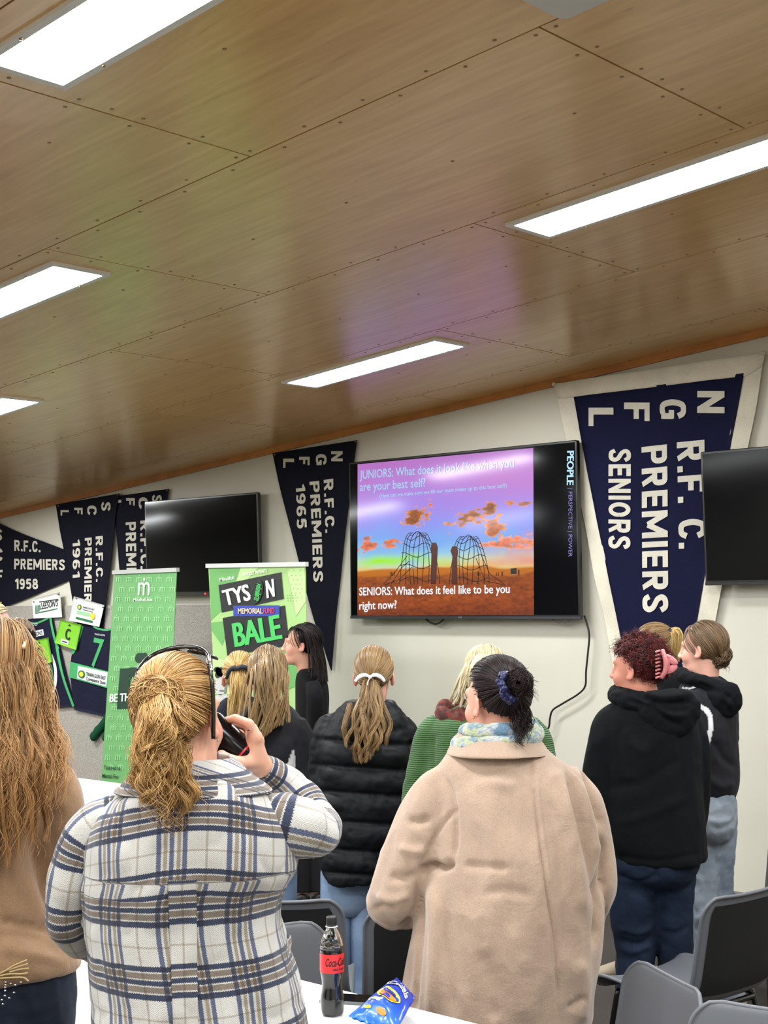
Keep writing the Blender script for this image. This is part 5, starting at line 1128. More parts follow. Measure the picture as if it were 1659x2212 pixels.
V, F = lathe([(.001, .0025), (.0025, .0), (.001, -.0025)], 8, f.W(.083, -.004, -.042)); f.part('earring', V, F, M_STUD)
V, F = rod([H(546, 1572, .086), H(541, 1576, .088), H(535, 1577, .094)], .0012, 6); f.part('ring', V, F, M_STUD)
# the can in the hand
ax = nz(f.r * -.62 + f.fwd * .15 + f.up * .55); c = f.P(490, 1600, .125); e1 = nz(np.cross(ax, f.up)); M = np.stack([e1, np.cross(ax, e1), ax], 1)
V, F = lathe([(.001, -.062), (.022, -.062), (.026, -.058), (.032, -.05), (.033, -.046), (.033, .045), (.031, .051), (.027, .058)], 32); can = put('drink_can', V @ M.T + c, F, mat('black can', (20, 16, 18), .2, metal=.6), loc=c); tag(can, 'dark drink can with a silver rim, held to the mouth of the person in plaid', 'drink can')
V, F = lathe([(.0275, .056), (.0285, .060), (.027, .063), (.0245, .062), (.023, .057), (.001, .057)], 32); put('rim', V @ M.T + c, F, M_STUD, can)
V, F = lathe([(.0332, -.044), (.0334, -.043), (.0334, -.041), (.0332, -.040)], 32); put('red_band', V @ M.T + c, [F[0]], mat('can red', (190, 30, 34), .3), can)

# --- woman in the camel coat
M_COAT = fabric('camel wool', (166, 143, 125), .95, .28, .35)
f = Fig('person in a long camel coat, pastel scarf and black hair in a bun', 1085, 3.95); P8 = f
f.head(1072, 1517, .98, -39, 0, 0, neck_to=f.P(1075, 1620), skin=(214, 152, 132))
tor = f.torso([(1606, 985, 1160, .085), (1630, 962, 1196, .115), (1665, 945, 1240, .14), (1720, 932, 1272, .17), (1800, 922, 1290, .19), (1880, 912, 1296, .205), (1960, 896, 1298, .21), (2050, 880, 1294, .215), (2140, 868, 1282, .22), (2230, 862, 1268, .22), (2340, 858, 1262, .22), (2380, 856, 1262, .222)], 110, 90, 2.2, body=.6)
s1 = f.sleeve([(990, 1680, 0, 46), (946, 1730, 0, 66), (912, 1800, 0, 70), (882, 1868, 0, 66), (856, 1926, .0, 58), (842, 1956, .06, 46), (858, 1968, .16, 38), (884, 1970, .27, 33), (900, 1968, .31, 30)], 60, 40, body=.5, hand=1)
s2 = f.sleeve([(1210, 1680, 0, 42), (1245, 1740, 0, 54), (1264, 1810, 0, 54), (1276, 1880, 0, 50), (1278, 1930, .02, 46), (1268, 1990, .1, 38), (1255, 2040, .2, 32), (1242, 2060, .28, 28)], 60, 40, body=.5, hand=1)
lg = f.straight_legs(2200, 1065, 75, 70, 48)
f.finish(.005)
fold = [([(1146, 1632), (1160, 1760), (1176, 1880), (1196, 2010), (1204, 2120), (1208, 2212)], 4.5, -.006), ([(1152, 1632), (1166, 1760), (1183, 1880), (1203, 2010)], 4.5, .005), ([(958, 1676), (978, 1720), (985, 1800), (980, 1862)], 5, -.009), ([(985, 1745), (950, 1790), (918, 1850), (900, 1892)], 4.5, -.007), ([(980, 1862), (955, 1874), (935, 1868), (910, 1886)], 8, -.022), ([(1000, 1868), (1040, 1872), (1100, 1876)], 9, -.006),
        ([(1222, 1650), (1250, 1760), (1280, 1880), (1296, 1960)], 11, -.012), ([(1236, 1650), (1268, 1760), (1296, 1860)], 10, .011), ([(1208, 1660), (1232, 1760), (1252, 1880), (1264, 1990)], 12, .008), ([(1256, 1660), (1284, 1740), (1300, 1790)], 8, -.010), ([(1290, 1800), (1304, 1850), (1296, 1950), (1286, 2050)], 8, -.016), ([(1180, 1690), (1204, 1800), (1218, 1920), (1226, 2080)], 14, -.006),
        ([(905, 1900), (905, 2000), (895, 2120), (888, 2212)], 9, -.012), ([(930, 1900), (938, 2000), (935, 2120), (930, 2212)], 12, .009), ([(958, 1920), (972, 2040), (980, 2200)], 13, -.008), ([(880, 1770), (905, 1776), (930, 1766)], 9, -.010), ([(862, 1830), (890, 1838), (920, 1836)], 9, .008), ([(840, 1890), (868, 1898), (900, 1890)], 10, -.010), ([(815, 1930), (845, 1944), (885, 1930)], 9, .009), ([(806, 1965), (830, 1955), (856, 1962)], 6, -.008),
        ([(1255, 2070), (1262, 2140), (1250, 2212)], 14, .008), ([(1040, 2050), (1060, 2120), (1070, 2212)], 22, -.006), ([(1120, 1990), (1130, 2100), (1134, 2212)], 24, .006), ([(1258, 2150), (1240, 2170), (1225, 2178)], 6, -.006), ([(1020, 1700), (1060, 1690), (1120, 1700)], 14, .004), ([(1040, 1930), (1100, 1925), (1150, 1935)], 12, -.004)]
fold = [(p_, w_, a_ * 1.6) for p_, w_, a_ in fold]
garment(f, 'coat', [tor, s1, s2], M_COAT, .0062, 5, .008, (6, 6, 2.5), fold, 41, post=1)
collar(f, 'collar', M_COAT, [(1612, 992, 1152, .085, 0, 0), (1580, 1002, 1146, .082, 0, 0), (1574, 1000, 1148, .088, 0, 0), (1582, 990, 1156, .098, 0, 0), (1606, 976, 1174, .128, 0, 0), (1624, 966, 1186, .148, .004, 0), (1629, 966, 1187, .149, .004, 0), (1626, 974, 1178, .142, .004, 0)])
a = NT('pastel scarf'); n = a.noise(15, 3, a.coords((1, 1, 1.2)), .5, .3); a.set(Base_Color=a.ramp(n, [(.36, lin((172, 172, 158))), (.43, lin((96, 124, 146))), (.49, lin((160, 166, 128))), (.56, lin((164, 168, 168))), (.63, lin((84, 112, 134)))]), Roughness=.95, Sheen_Weight=.4); a.bump(a.noise(170, 3, a.coords()), .7, .006); M_SCARF = a.m
th = np.arange(60) / 60 * 2 * PI; parts = []
for (y, xl, xr, t, r, dl) in ((1594, 992, 1154, .085, 20, 14), (1576, 1012, 1146, .078, 18, 4)):
    L, Q = f.P(xl, y + dl), f.P(xr, y - dl * .6); c = (L + Q) / 2; K = c + np.sin(th)[:, None] * (Q - L) / 2 + np.cos(th)[:, None] * t * f.fwd; K = np.vstack([K, K[:2]]); rr = np.full(62, r / f.px) * (1 + .08 * np.sin(np.arange(62) * .7)); parts.append(tube(K, rr, 20, 1.15, False))
V, F = join(parts); V = ruffle(V, F, .007, (16, 16, 26), 6); f.part('scarf', V, F, M_SCARF)
f.part('trousers', *join(lg), mat('dark trousers', (28, 28, 34), .9))
f.hl = [-.86, -.8, -.62, -.02, .30, .5, .55]
f.shell(1.01)
tie = f.P(1096, 1484, -.085)
f.cap(1700, tie, 18, .0012, (1.03, 1.10), .8, 5, .012)
f.bun(f.P(1120, 1474, -.125), .036, 380, .0011, 7, 1.7, 40, .2)
g = np.random.default_rng(5); c0 = f.P(1118, 1476, -.10); d = nz(g.normal(size=(60, 3)) + f.r * .9); t = np.linspace(0, 1, 10)[None, :, None]
f.strands(c0 + d[:, None] * (.03 + .035 * t * g.uniform(.4, 1.2, (60, 1, 1))) - f.up * .012 * t ** 2, np.full(60, .0008), g.uniform(0, .4, 60))
f.sheet([[(1092, 1500, -.07), (1100, 1530, -.085), (1106, 1560, -.10), (1112, 1590, -.13), (1116, 1606, -.135)], [(1112, 1500, -.07), (1124, 1530, -.08), (1132, 1556, -.09), (1130, 1582, -.12), (1134, 1604, -.12)], [(1128, 1500, -.05), (1142, 1530, -.05), (1158, 1550, -.05), (1166, 1572, -.06), (1152, 1594, -.08)]], 240, 30, .0012, .02, 9, .7, .004, 3, (.6, 1.), 8, .006)
f.hair_done(H_DARK)
th = np.linspace(0, 2 * PI, 90); c = f.P(1096, 1485, -.125); axs = nz(f.r * .8 - f.fwd * .35 + f.up * .25); e1 = nz(np.cross(axs, f.up)); e2 = np.cross(axs, e1); K = c + .034 * np.cos(th)[:, None] * e1 * -1 + .036 * np.sin(th)[:, None] * e2 + .004 * np.sin(th * 13)[:, None] * axs
V, F = tube(K, .0105 + .003 * np.sin(th * 19), 14, 1, False); f.part('scrunchie', V, F, mat('navy satin', (16, 18, 64), .4))
V, F = lathe([(.001, .003), (.003, 0), (.001, -.003)], 8, f.W(-.084, -.002, -.04)); f.part('earring', V, F, mat('gold', (214, 160, 70), .25, metal=1))
# --- girl in the black puffer
M_PUFF = mat('black puffer shell', (9, 12, 17), .62, spec=.3, bump=(60, .25, .004))
M_LTDENIM = denim('light blue denim', (98, 122, 158), (150, 172, 200), 4)
f = Fig('person in a black quilted puffer jacket with a brown ponytail tied by a white ribbon', 790, 5.55); P6 = f
f.head(808, 1462, .93, 5, neck_to=f.P(800, 1545), skin=(226, 168, 150))
tor = f.torso([(1512, 752, 850, .065), (1530, 728, 864, .09), (1552, 708, 876, .115), (1600, 690, 886, .145), (1700, 684, 888, .16), (1800, 682, 884, .165), (1850, 690, 876, .165), (1890, 700, 864, .155), (1897, 706, 858, .145)], 110, 90, 2.4)
s1 = f.sleeve([(722, 1550, 0, 20), (700, 1580, 0, 24), (692, 1650, 0, 24), (690, 1720, .0, 23), (692, 1780, .06, 21), (702, 1820, .18, 18)], hand=1)
s2 = f.sleeve([(858, 1550, 0, 20), (880, 1585, 0, 26), (888, 1650, 0, 25), (888, 1720, 0, 23), (882, 1780, .06, 21), (872, 1820, .18, 18)], hand=1)
lg = f.straight_legs(1930, 757, 31, 34, 27); f.finish(.0055)
q = []
for y in (1598, 1653, 1709, 1772, 1834, 1884): q += [([(676, y - 2), (730, y + 3), (790, y + 7), (850, y + 10), (905, y + 11)], 5, -.016), ([(676, y + 26), (730, y + 31), (790, y + 35), (850, y + 38), (900, y + 39)], 16, .010)]
garment(f, 'puffer_jacket', [tor, s1, s2], M_PUFF, .008, 3, .006, (12, 12, 16), q, 11, post=1)
f.part('jeans', *join(lg), M_LTDENIM)
f.hl = [-.9, -.85, -.6, -.1, .3, .52, .6]; f.shell(1.02)
tie = f.P(800, 1470, -.10)
f.cap(1500, tie, 18, .0014, (1.02, 1.08), .8, 3, .01)
f.sheet([[(788, 1470, -.10), (770, 1500, -.12), (752, 1540, -.15), (740, 1580, -.17), (752, 1630, -.18)], [(796, 1468, -.11), (786, 1510, -.15), (776, 1560, -.18), (768, 1610, -.19), (764, 1648, -.19)], [(806, 1468, -.11), (808, 1510, -.15), (812, 1560, -.18), (800, 1610, -.19), (786, 1645, -.19)], [(814, 1470, -.10), (832, 1510, -.13), (846, 1560, -.17), (846, 1595, -.19), (822, 1622, -.19)]], 1500, 40, .0015, .035, 16, .66, .008, 2.6, (.8, 1.), 4, .002)
f.sheet([[(752, 1520, -.12), (745, 1545, -.15), (738, 1572, -.165), (742, 1596, -.17), (750, 1612, -.17)], [(760, 1520, -.12), (756, 1545, -.15), (748, 1575, -.17), (752, 1596, -.17), (758, 1608, -.17)]], 90, 24, .0013, .01, 4, .6, .004, 2, (.8, 1.), 5, .003)
f.hair_done(H_LBROWN)
for q_ in (-1, 1):
    K = [f.P(799, 1462, -.125), f.P(799 + q_ * 12, 1458, -.125), f.P(799 + q_ * 24, 1463, -.115), f.P(799 + q_ * 32, 1472, -.105)]
    V, F = tube(crs(np.array(K), 20), np.interp(np.linspace(0, 1, 20), [0, .2, .6, 1], [.003, .007, .0085, .006]), 10, .45); f.part('ribbon', V, F, mat('white ribbon', (232, 232, 236), .6))
V, F = lathe([(.001, .008), (.007, .004), (.007, -.004), (.001, -.008)], 10, f.P(799, 1463, -.128)); f.part('ribbon_knot', V, F, MATS['white ribbon'])
V, F = rod([f.P(799, 1465, -.13), f.P(795, 1472, -.135), f.P(794, 1480, -.14)], .002, 6); f.part('ribbon_tail', V, F, MATS['white ribbon'])

# --- girl with long straight hair in the navy polo
M_POLO = fabric('navy jersey knit', (14, 17, 30), .85, .2); M_WJ = fabric('white jersey knit', (206, 206, 204), .85, .2)
f = Fig('person with long straight brown hair in a navy and white club shirt', 575, 5.85); P3 = f
f.head(578, 1462, 1.02, -4, neck_to=f.P(578, 1550))
tor = f.torso([(1516, 545, 612, .065), (1535, 520, 636, .09), (1560, 502, 652, .115), (1600, 494, 656, .13), (1680, 494, 652, .135), (1780, 494, 642, .135), (1860, 492, 642, .135), (1880, 494, 640, .13)], 90, 80, 2.3)
s1 = f.sleeve([(515, 1560, 0, 20), (494, 1600, 0, 23), (486, 1660, 0, 23), (484, 1704, 0, 22)], hand=1)
s2 = f.sleeve([(640, 1558, 0, 20), (660, 1600, 0, 21), (662, 1650, 0, 20), (657, 1692, 0, 20)])
for q_, K in ((1, [(657, 1690, 0, 15), (655, 1714, .06, 14), (640, 1726, .22, 12)]), (-1, [(486, 1690, 0, 15), (486, 1740, 0, 14), (492, 1800, .1, 12)])):
    W_ = [f.P(x, y, dd) for x, y, dd, r in K]; f.pr += [cap_(W_[0], W_[1], .03, .027, .02), cap_(W_[1], W_[2], .027, .022, .02)]
    if q_ > 0: f.simple_hand(W_[2], nz(W_[2] - W_[1]))
lg = f.straight_legs(1880, 568, 38, 36, 28); f.finish(.0055)
def poloc(V):
    p = proj(V); c = np.tile(np.array([lin((8, 10, 20))]), (len(V), 1)); d, t = poly_dist(p, [(634, 1622), (628, 1660), (616, 1700), (612, 1800)]); wm = (d < np.interp(t, [0, .15, .5, 1], [2, 8, 13, 22])) & (p[:, 1] > 1618); c[wm] = lin((206, 206, 204))
    d, t = poly_dist(p, [(640, 1702), (674, 1702)]); return c
a = NT('club knit'); a.set(Base_Color=a.attr('cloth', 'Color'), Roughness=.85); a.bump(a.noise(14, 4, a.coords()), .25, .004); M_CLUB = a.m
garment(f, 'club_shirt', [tor, s1, s2], M_CLUB, .0075, 3, .005, (9, 9, 6), [([(640, 1600), (640, 1660), (634, 1700)], 5, -.01)], 13, attrs=lambda V: {'cloth': poloc(V)})
C = crs(np.array([list(f.P(x, y)) + [r / f.px] for x, y, r in ((658, 1684, 20.6), (657, 1696, 20.4), (656, 1712, 19.6))]), 10); V, F = tube(C[:, :3], C[:, 3], 28); f.part('sleeve_cuff', V, F, M_WJ, label='white sleeve cuff')
f.part('jeans', *join(lg), M_LTDENIM)
f.hl = [-.95, -.9, -.8, -.4, .2, .5, .6]; f.shell(1.0); f.cap(900, f.P(577, 1535, -.13), 16, .0016, (1.0, 1.035), .95, 3, .014)
f.sheet([[(570, 1398, .03), (534, 1440, .0), (512, 1510, -.06), (500, 1560, -.13), (482, 1602, -.16)], [(573, 1393, -.02), (556, 1440, -.125), (542, 1510, -.15), (532, 1575, -.165), (520, 1612, -.17)], [(577, 1392, -.02), (578, 1440, -.145), (576, 1510, -.165), (566, 1575, -.175), (556, 1606, -.175)], [(581, 1393, -.02), (604, 1440, -.125), (610, 1500, -.155), (602, 1550, -.165), (594, 1572, -.17)], [(584, 1398, .03), (622, 1440, .0), (634, 1490, -.05), (644, 1525, -.11), (650, 1550, -.145)]], 2400, 30, .0014, .04, 44, .7, .0012, 1.5, (.9, 1.0), 4, .0015)
f.hair_done(H_BROWN)

# --- child-height blonde ponytail between the plaid shirt and the long straight hair
f = Fig('person with a bright blonde ponytail and dark bow, mostly hidden behind the long straight hair', 520, 6.3); P4 = f
f.head(519, 1466, .93, 8, neck_to=f.P(515, 1530))
tor = f.torso([(1505, 488, 545, .06), (1525, 465, 570, .09), (1550, 450, 582, .115), (1650, 448, 584, .13), (1750, 452, 578, .13), (1800, 454, 576, .125)], 60, 60, 2.3)
s1 = f.sleeve([(466, 1550, 0, 18), (448, 1600, 0, 20), (444, 1680, 0, 19), (448, 1760, .1, 16)], hand=1); s2 = f.sleeve([(566, 1550, 0, 18), (584, 1600, 0, 20), (588, 1680, 0, 19), (584, 1760, .1, 16)], hand=1)
lg = f.straight_legs(1800, 515, 28, 28, 22); f.finish(.006); garment(f, 'jumper', [tor, s1, s2], M_POLO, .009, 3, .004, seed=2); f.part('jeans', *join(lg), M_DKDENIM)
f.hl = [-.9, -.85, -.6, -.1, .3, .52, .6]; f.shell(1.02); tie = f.P(514, 1447, -.10); f.cap(700, tie, 14, .0017, (1.02, 1.09), .8, 3, .012)
f.sheet([[(504, 1446, -.10), (494, 1480, -.13), (488, 1520, -.13), (484, 1560, -.14), (482, 1600, -.15)], [(514, 1446, -.11), (512, 1480, -.15), (508, 1520, -.15), (506, 1560, -.15), (504, 1600, -.16)], [(524, 1446, -.10), (532, 1480, -.13), (536, 1520, -.13), (530, 1560, -.14), (524, 1600, -.15)]], 600, 26, .0017, .03, 14, .5, .003, 2, (.85, 1.), 4, .004); f.hair_done(H_YELLOW)
M_BOW = mat('navy ribbon', (24, 28, 40), .5)
for K in ([(514, 1446, -.13), (505, 1443, -.12), (495, 1450, -.10), (489, 1466, -.09)], [(514, 1446, -.13), (522, 1441, -.13), (532, 1443, -.12), (536, 1450, -.11)]):
    V, F = tube(crs(np.array([f.P(*p) for p in K]), 20), np.interp(np.linspace(0, 1, 20), [0, .3, .8, 1], [.006, .012, .012, .007]), 10, .5); f.part('ribbon', V, F, M_BOW)

# --- the presenter
f = Fig('person with long black hair smiling in profile beside the wide green banner', 668, 8.2); P5 = f
f.head(652, 1393, .98, -83, 3, neck_to=f.P(664, 1462), skin=(214, 160, 136), lips=(178, 96, 96), brow=(40, 28, 24))
tor = f.torso([(1443, 647, 684, .07), (1458, 640, 697, .12), (1475, 638, 706, .16), (1520, 638, 710, .185), (1600, 640, 706, .18), (1680, 642, 702, .16), (1760, 640, 704, .17), (1800, 640, 704, .17)], 80, 70, 2.2)
s1 = f.sleeve([(676, 1474, -.16, 15), (680, 1510, -.2, 18), (678, 1570, -.2, 17), (662, 1620, -.19, 15), (642, 1640, -.16, 12)], hand=1); s2 = f.sleeve([(670, 1474, .16, 15), (670, 1510, .2, 18), (668, 1570, .2, 17), (655, 1620, .19, 15), (638, 1640, .16, 12)], hand=1)
lg = f.straight_legs(1800, 670, 18, 27, 20); f.finish(.0045); f.eyes()
M_BLK = fabric('black knit', (10, 10, 13), .9, .2); garment(f, 'top', [tor, s1, s2], M_BLK, .009, 3, .004, seed=4); f.part('trousers', *join(lg), mat('black trousers', (22, 22, 26), .9))
f.hl = [-.95, -.9, -.75, -.25, .42, .62, .66]; f.shell(1.03)
f.cap(500, f.P(690, 1460, -.02), 16, .0019, (1.03, 1.1), .9, 3, .012)
f.sheet([[(640, 1354, -.06), (652, 1362, -.105), (660, 1395, -.125), (664, 1430, -.15), (660, 1462, -.18)], [(650, 1351, -.05), (666, 1368, -.10), (674, 1400, -.12), (680, 1440, -.16), (680, 1470, -.2)], [(660, 1350, -.02), (682, 1368, -.05), (692, 1400, -.06), (698, 1440, -.09), (702, 1475, -.12)], [(664, 1350, .02), (690, 1372, .02), (698, 1405, .02), (704, 1440, .02), (708, 1478, .0)]], 1300, 28, .002, .03, 30, .6, .001, 1.5, (.85, 1.), 4, .002)
f.hair_done(H_BLACK)

# --- green jumper
M_KNIT = knit('green basket knit', (66, 112, 54), (60, 60, 42))
f = Fig('person with ash blonde hair in a green knitted jumper, behind the camel coat', 1045, 5.1); P7 = f
f.head(1048, 1465, .96, -14, neck_to=f.P(1045, 1560))
tor = f.torso([(1524, 990, 1105, .07), (1545, 950, 1140, .10), (1570, 926, 1160, .13), (1620, 916, 1170, .15), (1720, 910, 1176, .16), (1800, 908, 1178, .16), (1860, 908, 1178, .155)], 90, 80, 2.3)
s1 = f.sleeve([(950, 1560, 0, 24), (922, 1590, 0, 27), (908, 1650, 0, 28), (898, 1710, 0, 29), (896, 1745, .03, 26), (910, 1775, .12, 20)], hand=1); s2 = f.sleeve([(1140, 1560, 0, 24), (1166, 1600, 0, 27), (1176, 1680, 0, 26), (1176, 1760, .1, 22)], hand=1)
lg = f.straight_legs(1860, 1045, 42, 40, 28); f.finish(.006); garment(f, 'jumper', [tor, s1, s2], M_KNIT, .008, 3, .004, (8, 8, 8), [([(936, 1580), (934, 1640), (938, 1700)], 6, -.012)], 4); f.part('trousers', *join(lg), mat('dark trousers', (28, 28, 34), .9))
f.hl = [-.95, -.9, -.8, -.4, .2, .5, .6]; f.shell(1.0); f.cap(800, f.P(1048, 1530, -.12), 16, .0017, (1.0, 1.035), .95, 3, .014)
f.sheet([[(1042, 1404, .04), (1008, 1424, .03), (986, 1455, .01), (974, 1490, .0), (962, 1516, -.02)], [(1044, 1400, -.02), (1022, 1432, -.12), (1008, 1470, -.135), (996, 1500, -.11), (984, 1524, -.11)], [(1047, 1399, -.02), (1048, 1432, -.135), (1048, 1475, -.15), (1048, 1505, -.13), (1046, 1530, -.13)], [(1050, 1400, -.02), (1076, 1432, -.12), (1088, 1470, -.135), (1094, 1500, -.11), (1098, 1524, -.11)], [(1053, 1406, .02), (1088, 1426, .02), (1106, 1460, .01), (1114, 1490, .0), (1118, 1516, -.02)]], 1900, 28, .0016, .04, 40, .35, .0025, 1.6, (.88, 1.), 4, .002); f.hair_done(H_ASH)
th = np.linspace(0, 2 * PI, 80); c = f.P(1042, 1532); K = c + np.sin(th)[:, None] * f.r * .145 - np.cos(th)[:, None] * f.fwd * .09 + f.up * (.012 * np.sin(th * 2) - .012)[:, None]
a = NT('rust scarf'); n = a.noise(40, 2, a.coords()); a.set(Base_Color=a.ramp(n, [(.4, lin((58, 36, 34))), (.55, lin((112, 44, 36))), (.65, lin((84, 70, 60)))]), Roughness=.95); a.bump(n, .8, .01)
V, F = tube(K, .034 + .004 * np.sin(th * 9), 16, .8, False); V = ruffle(V, F, .006, (30, 30, 30), 2); f.part('scarf', V, F, a.m)

# --- red curls, black hoodie
M_HOOD = fabric('black fleece', (9, 12, 16), .95, .2)
M_INDIGO = denim('indigo denim', (16, 24, 40), (36, 50, 72))
f = Fig('person with dark red curls held by a pink claw clip, black hoodie and blue jeans', 1410, 5.3); P9 = f
f.head(1378, 1446, .96, -62, 2, neck_to=f.P(1396, 1530), skin=(202, 128, 110), neck_r=1.08)
tor = f.torso([(1494, 1352, 1456, .08), (1515, 1330, 1480, .115), (1545, 1312, 1500, .145), (1600, 1302, 1510, .165), (1700, 1298, 1516, .175), (1790, 1304, 1524, .18), (1840, 1320, 1528, .175), (1858, 1326, 1526, .168)], 110, 90, 2.3)
s1 = f.sleeve([(1345, 1540, 0, 32), (1316, 1575, 0, 40), (1302, 1640, 0, 42), (1296, 1710, 0, 40), (1300, 1780, .03, 36), (1318, 1830, .14, 30), (1340, 1850, .26, 24)], hand=1); s2 = f.sleeve([(1470, 1540, 0, 28), (1494, 1590, 0, 34), (1502, 1670, 0, 32), (1500, 1750, .06, 30), (1490, 1800, .18, 25)], hand=1)
lg = f.legs([(1372, 1830, 0, 52), (1371, 1880, 0, 54), (1368, 1980, 0, 48), (1373, 2060, 0, 42), (1366, 2200, 0, 36), (1364, 2285, 0, 33)], [(1462, 1830, 0, 48), (1458, 1880, 0, 46), (1456, 1980, 0, 40), (1460, 2060, 0, 38), (1462, 2200, 0, 34), (1462, 2285, 0, 32)])
hip = f.torso([(1800, 1322, 1512, .15), (1850, 1320, 1512, .165), (1885, 1326, 1504, .155), (1905, 1345, 1485, .11), (1918, 1385, 1445, .05)], rows=24, body=.75)
for x in (1364, 1462): f.shoe(f.P(x, 2310) * [1, 1, 0], f.fwd)
f.finish(.0048)
# hood: a folded roll round the neck and a pouch hanging at the back
th = np.linspace(0, 2 * PI, 60); c = f.P(1408, 1512); K = c + np.sin(th)[:, None] * f.r * .125 - np.cos(th)[:, None] * f.fwd * .105 + f.up * (-.012 * np.cos(th) - .018 * np.sin(th))[:, None]
hood = tube(K, np.interp(np.cos(th), [-1, 0, 1], [.026, .038, .042]), 16, 1.1, False)
V, F = lathe([(.001, .07), (.08, .06), (.115, .02), (.112, -.03), (.075, -.085), (.03, -.115), (.001, -.12)], 30); pouch = (np.stack([V[:, 0], V[:, 1] * .36, V[:, 2]], 1) @ np.stack([f.r, f.fwd, f.up], 1).T + f.P(1446, 1528, -.14), F)
garment(f, 'hoodie', [tor, s1, s2], M_HOOD, .008, 4, .006, (7, 7, 4), [([(1310, 1700), (1380, 1690), (1470, 1640)], 10, -.008), ([(1330, 1780), (1400, 1760), (1490, 1720)], 12, .008), ([(1340, 1560), (1330, 1640), (1345, 1720)], 8, -.010), ([(1350, 1600), (1400, 1620), (1440, 1580)], 14, .006), ([(1322, 1846), (1420, 1860), (1526, 1840)], 5, -.006)], 21)
garment(f, 'hood', [hood, pouch], M_HOOD, .007, 3, .005, (16, 16, 16), [([(1356, 1512), (1410, 1530), (1450, 1560), (1478, 1570)], 6, -.018), ([(1376, 1502), (1430, 1520), (1492, 1516)], 6, -.016), ([(1380, 1512), (1440, 1540), (1488, 1545)], 8, .014), ([(1400, 1520), (1450, 1536), (1490, 1532)], 5, -.010), ([(1370, 1494), (1430, 1506), (1486, 1500)], 7, .010)], 23)
garment(f, 'jeans', lg + [hip], M_INDIGO, .0085, 8, .004, (10, 10, 14), [([(1330, 1890), (1380, 1905), (1420, 1890)], 5, -.008), ([(1335, 2030), (1380, 2040), (1412, 2020)], 6, -.010), ([(1332, 2005), (1380, 2015), (1412, 2000)], 6, .008), ([(1340, 2050), (1370, 2056), (1410, 2040)], 5, .007), ([(1422, 2010), (1460, 2016), (1490, 2000)], 6, -.008), ([(1345, 1900), (1352, 1980), (1360, 2080), (1368, 2200)], 2.5, -.004), ([(1416, 1860), (1418, 1900)], 4, -.01)], 9)
f.hl = [-.82, -.78, -.6, -.02, .22, .36, .42]; f.shell(1.05); f.cap(700, f.P(1436, 1440, -.07), 16, .0015, (1.04, 1.1), .85, 3, .02); f.curls(900, .007, 2.4, .035, 26, .0012, 2)
g0 = f.hl; f.hl = [-.3, -.1, .2, .35, .3, .38, .45]; f.curls(800, .008, 2.4, .05, 26, .0012, 5); f.hl = g0
f.hair_done(H_RED)
# claw clip
M_PINK = mat('pink matte plastic', (206, 126, 130), .4); parts = []
for k in range(8):
    y = 1406 + 8.0 * k; w_ = 1 - abs(k - 3.5) * .06; parts.append(rod([f.P(1434, y + 2, -.075), f.P(1424, y, -.108), f.P(1416, y + 3, -.112)], .0042, 8))
V, F = rod([f.P(1430, 1404, -.10), f.P(1436, 1420, -.112), f.P(1438, 1435, -.115), f.P(1436, 1452, -.112), f.P(1428, 1464, -.10)], .009, 10); parts.append((V, F)); V, F = join(parts); f.part('claw_clip', V, F, M_PINK)
parts = []
for (x, y, a_, b_, rot) in ((1449, 1425, .030, .014, -35), (1449, 1446, .028, .014, 30), (1440, 1436, .012, .03, 0)):
    V, F = lathe([(.001, .5), (.7, .45), (1, .1), (1, -.1), (.7, -.45), (.001, -.5)], 20); c_, s_ = math.cos(math.radians(rot)), math.sin(math.radians(rot)); q = np.stack([V[:, 0] * a_, V[:, 1] * b_], 1); V2 = (q[:, :1] * c_ + q[:, 1:] * s_) * f.r + (-q[:, :1] * s_ + q[:, 1:] * c_) * f.up * -1 - f.fwd * (V[:, 2:] * .008) + f.P(x, y, -.108); parts.append((V2, F))
V, F = join(parts); f.part('clip_petals', V, F, M_PINK)

# --- girl with the low bun
a = NT('club fleece'); a.set(Base_Color=a.attr('cloth', 'Color'), Roughness=.92); a.bump(a.noise(12, 4, a.coords()), .3, .004); M_FLC = a.m
f = Fig('person with a low brown bun, navy hoodie with a white curved stripe, baggy grey-blue jeans', 1535, 6.0); P10 = f
f.head(1519, 1403, .94, -66, 0, neck_to=f.P(1524, 1485), skin=(232, 178, 160), lips=(196, 110, 106))
tor = f.torso([(1462, 1494, 1552, .065), (1478, 1474, 1574, .10), (1500, 1466, 1584, .125), (1560, 1462, 1592, .15), (1640, 1464, 1594, .15), (1690, 1472, 1594, .15), (1722, 1484, 1586, .14), (1738, 1490, 1582, .132), (1744, 1492, 1580, .125)], 110, 90, 2.3)
s1 = f.sleeve([(1500, 1500, -.08, 22), (1490, 1540, -.12, 28), (1488, 1600, -.13, 28), (1490, 1660, -.12, 26), (1480, 1700, -.06, 22)], hand=1); s2 = f.sleeve([(1560, 1505, .0, 22), (1572, 1550, .05, 24), (1572, 1620, .08, 24), (1566, 1680, .14, 21)], hand=1)
lg = f.legs([(1524, 1720, 0, 38), (1522, 1780, 0, 40), (1518, 1900, 0, 36), (1522, 2050, 0, 34), (1526, 2176, 0, 31)], [(1558, 1720, .05, 36), (1556, 1780, .05, 38), (1548, 1900, .06, 34), (1566, 2050, .06, 32), (1580, 2160, .06, 30)])
hip = f.torso([(1700, 1486, 1586, .14), (1745, 1484, 1590, .15), (1785, 1486, 1590, .14), (1812, 1500, 1576, .10), (1826, 1522, 1556, .05)], rows=24, body=.75)
